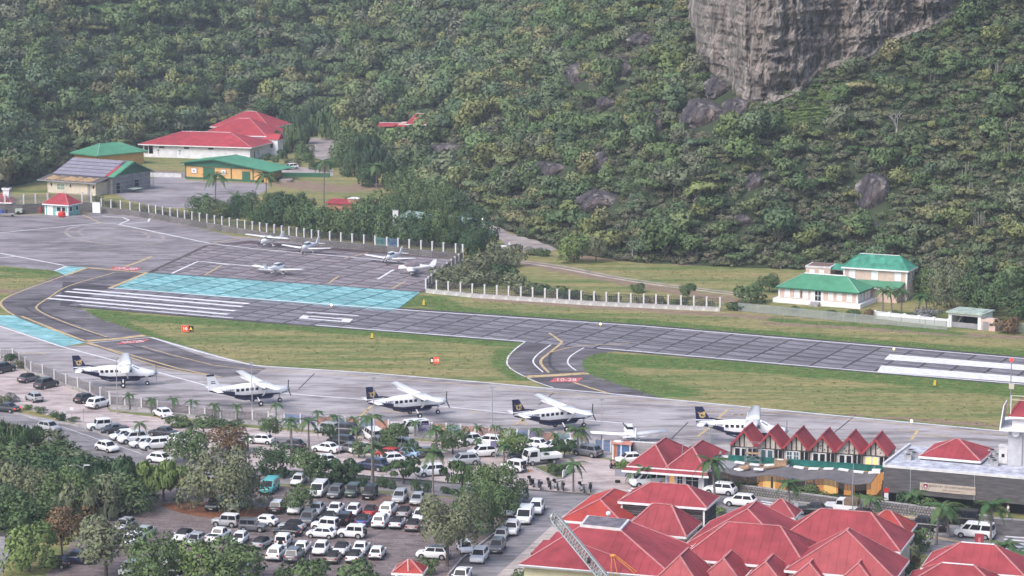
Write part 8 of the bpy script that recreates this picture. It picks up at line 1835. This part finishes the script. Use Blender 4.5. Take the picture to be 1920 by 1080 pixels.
for px, py, tp, fl, lab in ((545, 832, 790, 1.7, 'green palm left of the two fence palms in the car park'), (579, 838, 792, 1.9, 'tall palm with a pale trunk in the upper car park'), (547, 850, 800, 1.2, 'slim palm with a red brown trunk in the upper car park'), (698, 908, 785, 1.9, 'tall palm whose stem crosses the dark blue car'), (700, 905, 838, 2.0, 'yellowing lower palm at the edge of the upper car park'), (812, 930, 850, 2.0, 'tall grey stemmed palm leaning over the white car'), (818, 862, 808, 1.9, 'palm left of the round tree in the middle of the car park'),
                        (669, 850, 806, 1.2, 'slim palm with a thin trunk right of the lamp pole'), (945, 868, 838, 1.3, 'small palm in front of the round tree near the jeep'), (1075, 922, 872, 1.8, 'slim royal palm beside the scooters'), (465, 845, 822, 1.2, 'small palm behind the rusty tree'), (895, 850, 826, 1.1, 'small palm before the white cars at the orange lattice')):
    p = P(px, py); h = Q(px, tp, p.y).z; palm(px, py, h, fl, lab, n=11, r=.12)
for px, py, tp, fl, ln, lab in ((1340, 948, 868, 2.3, (-.4, 0), 'tall palm with dry fronds in front of the terminal left end'), (1480, 972, 908, 1.8, (-.2, 0), 'short crowned palm in front of the canopy middle'), (1627, 972, 938, 2.0, (.3, 0), 'bent palm before the right end of the canopy'), (1755, 1022, 952, 2.3, (.6, 0), 'large windblown palm under the name board'), (1778, 1008, 964, 1.8, (-.3, 0), 'second palm close to the windblown palm'), (1857, 1040, 950, 2.4, (0, 0), 'large palm at the right of the dark wing wall'),
                              (1708, 962, 930, 1.9, (.1, 0), 'leafy palm clump at the wall under the flat wing'), (1880, 1078, 1025, 2.2, (.1, 0), 'dark palm beside the white ridged house'), (1905, 1085, 1045, 2.1, (.1, 0), 'dark palm at the right bottom corner'), (1186, 905, 890, 1.3, (0, 0), 'small dark palm before the white car at the pavilion'), (1208, 914, 880, 1.6, (0, 0), 'thin palm before the pavilion post')):
    p = P(px, py); h = Q(px, tp, p.y).z; palm(px, py, h, fl, lab, n=13, lean=ln, r=.15, wind=.5, dry='dry' in lab)
for px, py, tp, fl, lab in ((404, 392, 330, 3.2, 'tall palm in front of the fire station door'), (500, 395, 332, 3.0, 'leaning palm right of the green fire station door'), (607, 385, 305, 3.0, 'very tall royal palm with a white trunk on the lawn'), (706, 352, 312, 3.0, 'yellowing palm at the wood edge right of the lawn'), (385, 400, 370, 2.2, 'low palm in the hedge left of the tall palm'), (445, 402, 368, 2.2, 'low palm in the hedge right of the tall palm'), (655, 385, 372, 1.6, 'small orange green palm behind the hedge'),
                        (1655, 592, 545, 1.9, 'left palm of the group before the two storey house'), (1672, 594, 548, 1.9, 'middle palm of the group before the two storey house'), (1690, 592, 547, 1.8, 'right palm of the group before the two storey house'), (1722, 588, 556, 1.7, 'palm in the garden right of the two storey house'), (1738, 590, 560, 1.6, 'second palm in the garden right of the two storey house')):
    p = P(px, py); h = Q(px, tp, p.y).z; palm(px, py, h, fl, lab, n=12, r=.17 if 'royal' in lab else .13, lean=(rnd.uniform(-.4, .4), 0))

# ------------------------------------------------------------------ single trees, hedges and shrubs
# (pixel of the trunk foot, crown width m, height m, kind, leaf, label)
TREES = [
 (424, 960, 10.8, 8.4, 'big', LEAFO, 'large grey green tree with drooping leaves at the left of the car park'), (306, 941, 6.6, 5.6, 'umbrella', LEAFY, 'light green tree with forked trunk left of the large grey green tree'), (240, 960, 7.0, 5.2, 'round', LEAFM, 'green tree with two pale trunks at the lot corner'), (430, 850, 5.6, 4.2, 'round', LEAFR, 'rusty brown tree above the large grey green tree'), (355, 868, 6.2, 5.4, 'round', LEAFM, 'green tree between road and large grey green tree'),
 (506, 828, 3.4, 3.9, 'round', LEAFM, 'small round tree on a thin trunk near the fence, left of the tall palms'), (514, 892, 5.2, 4.6, 'round', LEAFD, 'dark round tree left of the roadside trees'), (582, 912, 4.6, 5.2, 'round', LEAFM, 'green tree by the road above the white panel van'), (641, 906, 5.0, 3.4, 'umbrella', LEAFD, 'flat topped dark tree in the row along the road'), (757, 907, 5.2, 3.4, 'umbrella', LEAFD, 'flat topped tree left of the white car nose by the road'), (738, 846, 3.8, 4.2, 'round', LEAFM, 'round tree right of the bare masts in the upper car park'),
 (768, 858, 2.2, 2.6, 'round', LEAFD, 'small dark tree above the light blue car'), (849, 852, 4.8, 4.2, 'round', LEAFM, 'large round tree at the fence, centre of the upper car park'), (964, 860, 4.8, 4.3, 'round', LEAFY, 'bright round tree at the fence below the fourth turboprop tail'), (866, 926, 5.0, 4.4, 'umbrella', LEAFM, 'umbrella shaped tree right of the tall grey stemmed palm'), (930, 945, 7.0, 5.6, 'big', LEAFM, 'dense green tree at the corner of road and side street'), (895, 1005, 6.5, 6.6, 'big', LEAFM, 'dense dark tree behind the big street tree'), (838, 1062, 8.0, 9.0, 'big', LEAFO, 'big street tree with a branching trunk by the pay booth'), (948, 975, 4.0, 4.6, 'round', LEAFM, 'green tree touching the parked cars of the side street'),
 (563, 963, 4.0, 3.9, 'round', LEAFM, 'small round tree inside the car park'), (618, 828, 2.6, 2.8, 'round', LEAFD, 'small tree beside the silver car at the fence'), (672, 860, 1.8, 3.0, 'tall', LEAFM, 'thin young tree beside the small white car'),
 (200, 1082, 8.0, 7.4, 'round', LEAFO, 'tall grey green tree with a straight trunk at the lower left'), (116, 1046, 5.0, 6.2, 'round', LEAFR, 'tree with rusty young leaves and a bare trunk at the lower left'), (55, 1072, 6.2, 5.8, 'round', LEAFY, 'bright green tree at the left bottom corner'), (182, 972, 4.0, 3.2, 'shrub', LEAFR, 'brownish shrub above the grey green tree'), (288, 1096, 6.4, 6.4, 'round', LEAFM, 'leafy tree at the bottom between two white jeeps'), (366, 1090, 5.8, 5.2, 'round', LEAFY, 'bright leafy tree at the bottom beside the white wing'), (440, 1092, 7.2, 5.4, 'round', LEAFM, 'broad leafy tree at the bottom hiding a white bonnet'),
 (585, 1094, 4.8, 3.0, 'shrub', LEAFM, 'bush at the bottom in front of the short mast'), (530, 1092, 2.4, 2.2, 'shrub', LEAFD, 'dark reddish bush at the bottom left of the short mast'), (672, 1094, 4.4, 2.8, 'shrub', LEAFM, 'bush at the bottom before the white convertible'), (803, 1078, 2.2, 2.2, 'shrub', LEAFM, 'small bush beside the pay booth'),
 (1076, 492, 6.6, 5.6, 'round', LEAFY, 'bright yellow green tree at the edge of the dry field'), (1117, 492, 4.6, 5.0, 'round', LEAFO, 'pale trunked tree right of the bright yellow green tree'), (1290, 560, 3.0, 2.8, 'round', LEAFM, 'round shrub behind the runway fence'), (1195, 548, 3.2, 1.6, 'shrub', LEAFM, 'low shrubs beside the dirt track'), (1408, 568, 5.2, 3.4, 'shrub', LEAFM, 'leafy bush left of the cottage'), (1442, 548, 4.4, 3.4, 'round', LEAFD, 'dense dark round bush behind the cottage left end'), (1640, 548, 1.8, 1.8, 'round', LEAFD, 'dark round shrub below the two storey house windows'), (1490, 585, 2.4, 1.0, 'shrub', LEAFM, 'low shrub before the cottage left end'), (1560, 592, 2.0, 1.0, 'shrub', LEAFD, 'low shrub right of the cottage steps'), (1600, 594, 2.6, 1.2, 'shrub', LEAFM, 'low shrubs at the cottage right corner'), (1630, 598, 2.0, 1.7, 'shrub', LEAFR, 'brownish bush at the cottage terrace corner'), (1735, 594, 4.6, 1.5, 'shrub', LEAFG, 'silver grey shrub behind the white garden wall'), (1680, 598, 2.4, 1.4, 'shrub', LEAFM, 'green shrub behind the white garden wall'),
 (1790, 582, 8.4, 7.6, 'big', LEAFO, 'large yellow green tree above the garage'), (1850, 590, 9.0, 7.2, 'big', LEAFM, 'large green tree behind the garage, right of the yellow green one'), (1735, 556, 6.0, 5.2, 'round', LEAFM, 'green tree right of the two storey house'), (1915, 600, 6.5, 5.5, 'round', LEAFD, 'dark tree at the right edge behind the mesh fence'), (1890, 625, 4, 3, 'shrub', LEAFR, 'brownish bush at the right edge by the mesh fence'),
 (1020, 862, 3.2, 1.7, 'umbrella', LEAFD, 'layered clipped bush left of the dark grey estate car'), (1058, 858, 3.4, 2.6, 'umbrella', LEAFD, 'taller layered bush left of the dark grey estate car'), (1043, 892, 2.4, 1.7, 'umbrella', LEAFD, 'small layered tree on the grass triangle'), (1168, 890, 2.0, 2.1, 'shrub', LEAFY, 'bright shrubs growing in the grey planter'), (1310, 858, 2.2, 1.9, 'shrub', LEAFM, 'round bush behind the twin pavilion'), (1345, 964, 2.4, 1.0, 'shrub', LEAFY, 'clipped hedge beside the louvred block'),
 (1382, 920, 3.2, 2.6, 'shrub', LEAFM, 'leafy shrub before the lit hall, left end of the stone wall'), (1405, 922, 2.2, 2.0, 'shrub', LEAFY, 'bright shrub before the lit hall'), (1515, 936, 3.6, 2.0, 'shrub', LEAFM, 'bushy green shrub over the stone wall middle'), (1535, 940, 2.4, 1.5, 'shrub', LEAFY, 'light shrub over the stone wall middle'), (1570, 944, 2.8, 1.2, 'shrub', LEAFD, 'dark low shrub over the stone wall'), (1608, 948, 2.6, 1.6, 'shrub', LEAFY, 'yellow green shrub behind the off-road pickup'), (1670, 958, 1.8, 1.3, 'shrub', LEAFY, 'small light shrub beside the red ringed road sign'), (1730, 966, 3.4, 2.2, 'shrub', LEAFM, 'green shrub on the wall under the name board'), (1800, 975, 3.6, 2.0, 'shrub', LEAFY, 'bright shrub on the wall right of the name board'), (1700, 960, 2.6, 2.8, 'shrub', LEAFD, 'dark leafy clump beside the palm at the flat wing'), (1830, 980, 2.4, 1.6, 'shrub', LEAFY, 'yellowish shrub behind the large right palm'),
 (1690, 1060, 3.6, 3.4, 'shrub', LEAFO, 'grey green shrub mass between shops and the white ridged house'), (1720, 1030, 3.4, 2.6, 'shrub', LEAFM, 'green shrub with long leaves right of the shop roofs'), (1683, 1090, 3.6, 3.0, 'shrub', LEAFD, 'dark shrub at the bottom beside the shop roofs'), (1710, 1072, 2.2, 2.0, 'shrub', LEAFR, 'reddish spiky shrub beside the white ridged house'), (1290, 1105, 1.9, 4.2, 'tall', LEAFM, 'left young conifer at the bottom edge among the roofs'), (1313, 1104, 1.8, 4.4, 'tall', LEAFD, 'right young conifer at the bottom edge among the roofs'), (1010, 1086, 3.2, 1.2, 'shrub', LEAFY, 'bright hedge at the foot of the pale yellow wall'), (975, 1090, 2.2, 1.4, 'shrub', LEAFM, 'bush at the bottom by the side pavement'),
 (20, 683, 2.2, 1.7, 'round', LEAFD, 'round clipped bush at the left end of the fence'), (40, 690, 2.2, 1.2, 'shrub', LEAFO, 'low bush beside the first parked car'), (5, 758, 2.6, 1.4, 'shrub', LEAFO, 'grey bush at the left edge of the verge'), (20, 754, 2.2, 1.5, 'shrub', LEAFG, 'grey purple bush on the verge at the left'), (76, 775, 2.0, 1.1, 'round', LEAFD, 'dark clipped bush on the verge'), (100, 782, 1.6, .9, 'shrub', LEAFM, 'low bush on the verge left of the information panel'), (113, 788, 1.8, 1.3, 'shrub', LEAFD, 'bush touching the information panel'), (138, 791, 1.7, .8, 'round', LEAFD, 'low dark bush right of the information panel'), (52, 768, 1.4, .8, 'shrub', LEAFY, 'small bright bush in the verge grass'),
 (340, 800, 4.2, 1.7, 'shrub', LEAFM, 'hedge mass right of the white car at the young palms'), (385, 800, 4.6, 1.5, 'shrub', LEAFM, 'hedge below the white finned turboprop'), (430, 805, 4.0, 1.4, 'shrub', LEAFD, 'hedge right of the rusty tree top'),
]
for (px, py, w, h, kd, lm, lab) in TREES:
    k_ = .93 if py > 700 else 1
    tree(px, py, w * k_, h * k_ * (.95 if py > 700 else 1), kd, lm, lab, name='shrub' if kd == 'shrub' else 'tree', cat='shrub' if kd == 'shrub' else 'tree', trunk=.05 if kd == 'shrub' else .36 if 'trunk' in lab and 'pale trunks' not in lab else (.1 if kd == 'tall' else (.12 if w > 5.4 else .24) if kd != 'umbrella' else .38))
# dark wood at the left of the road
LW = [(22, 856), (66, 850), (112, 866), (152, 884), (-8, 880), (40, 892), (86, 900), (132, 912), (178, 906), (212, 918), (-5, 925), (30, 935), (74, 940), (118, 948), (165, 955), (205, 948), (5, 975), (50, 985), (228, 890), (8, 838), (36, 830)]
WORD = ['first', 'second', 'third', 'fourth', 'fifth', 'sixth', 'seventh']
for i, (px, py) in enumerate(LW):
    hh = min(rnd.uniform(4.2, 5.8), (py + 14 - float(np.interp(px, [0, 60, 110, 150, 200, 250], [786, 806, 832, 848, 864, 872]))) / 15.2)
    if hh < 1.6: continue
    tree(px, py + 14, rnd.uniform(6.2, 8.4), hh, rnd.choice(['big', 'round', 'umbrella']), rnd.choice([LEAFM, LEAFO, LEAFD, LEAFO]), 'dense tree in the dark wood between road and lower left corner', 'trees of the dark wood at the lower left', trunk=.03)
# hedge row of clipped bushes along the road
for px, py, w, h, kd, lab in ((493, 892, 1.2, 1.2, 'round', 'clipped bush left of the turquoise van'), (510, 894, 1.4, .9, 'umbrella', 'flat clipped bush over the turquoise van'), (530, 896, 2.0, 1.4, 'umbrella', 'small umbrella bush right of the turquoise van'), (552, 900, 1.1, 1.25, 'round', 'square clipped bush left of a twin'), (567, 902, 1.2, 1.2, 'round', 'square clipped bush right of its twin'), (603, 900, 1.2, 1.0, 'round', 'clipped bush over the white panel van'), (622, 906, 1.1, 1.2, 'round', 'clipped bush left of the flat tree foot'), (641, 908, 2.2, 1.2, 'umbrella', 'flat layered bush at the foot of the dark flat tree'),
                              (660, 908, 1.1, 1.0, 'round', 'small clipped bush over the dark green jeep'), (682, 913, 1.5, 1.5, 'round', 'largest clipped bush of the roadside row'), (714, 914, 1.3, 1.5, 'round', 'clipped bush right of the tall palm stem'), (724, 915, .8, 1.2, 'round', 'narrow clipped bush between two larger ones'), (735, 917, 1.2, 1.2, 'round', 'clipped bush left of the umbrella tree stem'), (781, 920, 1.3, 1.5, 'round', 'clipped bush above the silver pair'), (800, 923, 1.2, 1.5, 'round', 'clipped bush left of the tall grey palm stem'), (836, 926, 1.2, .9, 'round', 'clipped bush right of the tall grey palm stem'), (851, 928, 1.2, .8, 'round', 'last low clipped bush before the dense tree')):
    tree(px, py, w, h, kd, LEAFD, lab, 'clipped bushes along the road', name='shrub', cat='shrub', trunk=.05)
# trees and hedge behind the far fence
FARW = [(372, 404, 4.5, 4.0), (392, 408, 4.5, 4.4), (418, 408, 4.2, 3.4), (446, 408, 5.0, 4.4), (468, 402, 5.0, 4.8), (486, 420, 5.5, 4.6), (512, 425, 5.5, 5.2), (540, 420, 6.0, 6.4), (562, 432, 5.5, 6.0), (590, 440, 6.0, 6.2), (618, 445, 6.0, 6.2), (645, 448, 6.2, 6.6), (672, 450, 6.0, 6.8), (698, 452, 6.0, 6.8), (722, 455, 5.2, 6.2), (760, 458, 5.8, 6.0), (786, 460, 6.0, 6.6), (812, 461, 6.0, 7.2), (836, 462, 5.8, 7.0), (855, 462, 5, 4.6), (516, 400, 5, 4.4), (560, 408, 5.5, 5.0), (700, 425, 6.5, 7.2), (740, 428, 6, 6.8), (775, 425, 6, 6.5), (680, 405, 4, 4), (795, 462, 5, 5.6), (848, 458, 5, 5.2), (872, 460, 5, 5.0), (888, 440, 6.0, 5.8), (905, 462, 5.0, 4.8), (890, 480, 5.5, 5.0),
        (862, 410, 6, 6), (830, 400, 6, 6), (800, 392, 6, 6), (770, 380, 6, 6), (745, 365, 6, 6), (725, 345, 6, 6), (700, 322, 6.5, 6), (680, 300, 7, 6.5), (655, 285, 7, 6.5), (640, 312, 7, 6), (665, 330, 6.5, 6), (690, 350, 5, 5), (570, 300, 5, 4.6), (548, 285, 6.5, 7.0), (566, 270, 6, 6), (610, 250, 7, 7), (630, 262, 7, 6), (590, 240, 7, 7), (560, 245, 6, 6), (540, 238, 6, 5)]
FL = ['dark leafy tree in the hedge of trees behind the far fence', 'leafy tree on the flat ground between far fence and hillside wood']
for i, (px, py, w, h) in enumerate(FARW):
    tree(px, py, w * 1.15, h * 1.05, rnd.choice(['round', 'round', 'tall', 'big']) if py > 395 else rnd.choice(['round', 'umbrella', 'round']), rnd.choice([LEAFM, LEAFD, LEAFM]), FL[0 if i < 32 else 1], 'trees behind the far fence' if i < 32 else 'trees at the foot of the hillside', trunk=.04)
# shrub belts: right of the far fence, along the fence backs, garden hedge
SH = [(868, 520, 4.5, 2.6), (892, 512, 5, 3.4), (918, 505, 5, 3.6), (940, 528, 5, 3.0), (905, 535, 5, 2.6), (870, 538, 4.4, 2.2), (840, 540, 4.0, 2.2), (960, 540, 4.6, 2.4), (985, 552, 4.4, 2.0), (1010, 552, 4, 1.8), (1040, 556, 4, 1.6), (1070, 560, 3.6, 1.4), (1110, 564, 3, 1.2), (1150, 568, 3, 1.2), (1205, 570, 3, 1.2), (1235, 573, 3.4, 1.5), (1270, 574, 3, 1.2), (1320, 576, 2.8, 1.1), (1380, 582, 3, 1.3), (935, 492, 4.6, 3.6), (960, 500, 4, 2.6), (965, 478, 3.4, 2.0), (1020, 480, 2.6, 1.4), (1000, 478, 3, 1.4), (825, 528, 3.6, 2.4), (850, 526, 4, 2.6),
      (500, 300, 2.4, 1.6), (515, 304, 2.2, 1.4), (528, 298, 2.6, 2.2), (540, 306, 2.2, 1.2), (555, 312, 2.6, 1.6), (575, 305, 3, 2.4), (590, 318, 2.6, 1.8), (610, 322, 2.6, 1.6), (640, 386, 1.6, 1.4), (668, 388, 1.6, 1.4), (585, 385, 1.8, 1.6), (300, 408, 2.6, 1.4), (325, 412, 3.0, 1.6), (345, 414, 2.8, 1.5), (270, 402, 2.4, 1.4), (180, 380, 3, 1.6), (210, 388, 2.6, 1.4)]
for i, (px, py, w, h) in enumerate(SH):
    tree(px, py, w * 1.15, h * 1.1, 'shrub', rnd.choice([LEAFM, LEAFO, LEAFD, LEAFO]), 'grey green wild shrub in the belt right of the far fence corner' if i < 26 else 'garden shrub around the fire station and white complex', 'wild shrubs behind the runway fence' if i < 26 else 'garden shrubs at the far buildings', name='shrub', cat='shrub', trunk=.04)

# rough grass along the pavement edges
tuft = MB(); tr = random.Random(3)
for i in range(9):
    a = tr.uniform(0, 6.28); x, y = tr.uniform(-.5, .5), tr.uniform(-.5, .5); w = tr.uniform(.05, .1); h = tr.uniform(.5, 1.0)
    tuft.quad((x - w * math.cos(a), y - w * math.sin(a), 0), (x + w * math.cos(a), y + w * math.sin(a), 0), (x + .2 * math.cos(a + 1.6), y + .2 * math.sin(a + 1.6), h))
tm = tuft.mesh('grass_tuft', True); at = tm.attributes.new('tint', 'FLOAT', 'FACE'); at.data.foreach_set('value', np.array([tr.uniform(.2, .8) for _ in tm.polygons], dtype=np.float32))
GRM = leafmat('grass_blade', [(.12, .17, .06), (.22, .23, .10), (.30, .26, .13), (.17, .21, .075), (.34, .29, .15)], .4)
def grass_pts(n, fn, smin, smax):
    out = []
    for _ in range(n):
        x, y = fn(); s = HR.uniform(smin, smax); out.append(((x, y, 0), (s * 1.5, s * 1.5, s), (0, 0, HR.uniform(0, 6.28)), 0))
    return out
gp = []
for l, w in GREEN_W:
    for (ax, ay), (bx, by) in zip(l[:-1], l[1:]):
        L = math.hypot(bx - ax, by - ay)
        for _ in range(int(L * w * 1.5)):
            q = HR.uniform(); o = HR.normal(0, w * .45); nx, ny = -(by - ay) / L, (bx - ax) / L; gp.append((ax + (bx - ax) * q + nx * o, ay + (by - ay) * q + ny * o))
def inside(x, y, poly):
    c = False
    for i in range(len(poly)):
        (x0, y0), (x1, y1) = poly[i - 1], poly[i]
        if (y0 > y) != (y1 > y) and x < (x1 - x0) * (y - y0) / (y1 - y0) + x0: c = not c
    return c
FIELDS = [W([(185, 592), (440, 606), (690, 626), (970, 650), (948, 680), (960, 698), (1000, 718), (880, 712), (520, 688), (400, 672), (290, 630)]), W([(1110, 668), (1640, 705), (1960, 732), (1960, 808), (1500, 768), (1250, 745), (1140, 713), (1098, 690)]), W([(760, 580), (800, 555), (1100, 580), (1400, 598), (1900, 632), (1960, 668), (1500, 632), (1200, 606)]), W([(1100, 502), (1420, 508), (1400, 548), (1250, 530)]), W([(0, 505), (100, 510), (40, 545), (0, 560)])]
for F_ in FIELDS:
    x0, x1 = min(p[0] for p in F_), max(p[0] for p in F_); y0, y1 = min(p[1] for p in F_), max(p[1] for p in F_)
    for _ in range(int((x1 - x0) * (y1 - y0) * .55)):
        x, y = HR.uniform(x0, x1), HR.uniform(y0, y1)
        if inside(x, y, F_): gp.append((x, y))
PAVED = [W(p) for p in ([(118, 527), (790, 579.5), (1200, 607), (1980, 673), (1980, 729), (1640, 701), (1180, 661), (985, 644), (440, 602), (112, 575)], [(274, 511), (789, 548), (741, 584), (213, 541)], [(0, 600), (118, 649), (160, 648), (290, 633), (470, 684), (880, 714), (1140, 738), (1500, 772), (1960, 816), (1960, 860), (0, 700)])]
gp = [p for p in gp if not any(inside(p[0], p[1], q) for q in PAVED)]
gn_stuff('rough_grass', [((x, y, 0), (s * 1.6, s * 1.6, s), (0, 0, HR.uniform(0, 6.28)), 0) for x, y in gp for s in (HR.uniform(.12, .34),)], [tm], GRM)
# stones and dead leaves on the car park
peb = MB().ball((0, 0, 0), (1, .8, .5), 6).mesh('pebble'); gpts = []
F_ = W([(200, 945), (480, 912), (800, 934), (955, 948), (840, 1085), (100, 1085)])
x0, x1 = min(p[0] for p in F_), max(p[0] for p in F_); y0, y1 = min(p[1] for p in F_), max(p[1] for p in F_)
for _ in range(5200):
    x, y = HR.uniform(x0, x1), HR.uniform(y0, y1)
    if inside(x, y, F_): s = HR.uniform(.04, .13); gpts.append(((x, y, .02), (s, s, s), (0, 0, HR.uniform(0, 6.28)), 0))
gn_stuff('loose_stones', gpts, [peb], mat('loose_stone', (.27, .23, .22), .9, .3, 1, objvar=.5))
HAZE_ON = True
if HAZE_ON:
    hb = link('haze', MB().box(-720, 720, -140, 1370, -1.5, 82), None, None); hb['kind'] = 'stuff'
    hm = bpy.data.materials.new('haze'); hm.use_nodes = True; ht = hm.node_tree; ht.nodes.clear()
    ho = ht.nodes.new('ShaderNodeOutputMaterial'); hv = ht.nodes.new('ShaderNodeVolumePrincipled'); hv.inputs['Color'].default_value = (.80, .86, .95, 1); hv.inputs['Density'].default_value = .0002; hv.inputs['Anisotropy'].default_value = .2
    ht.links.new(hv.outputs[0], ho.inputs['Volume']); hb.data.materials.append(hm)
    cy.volume_step_rate = 50
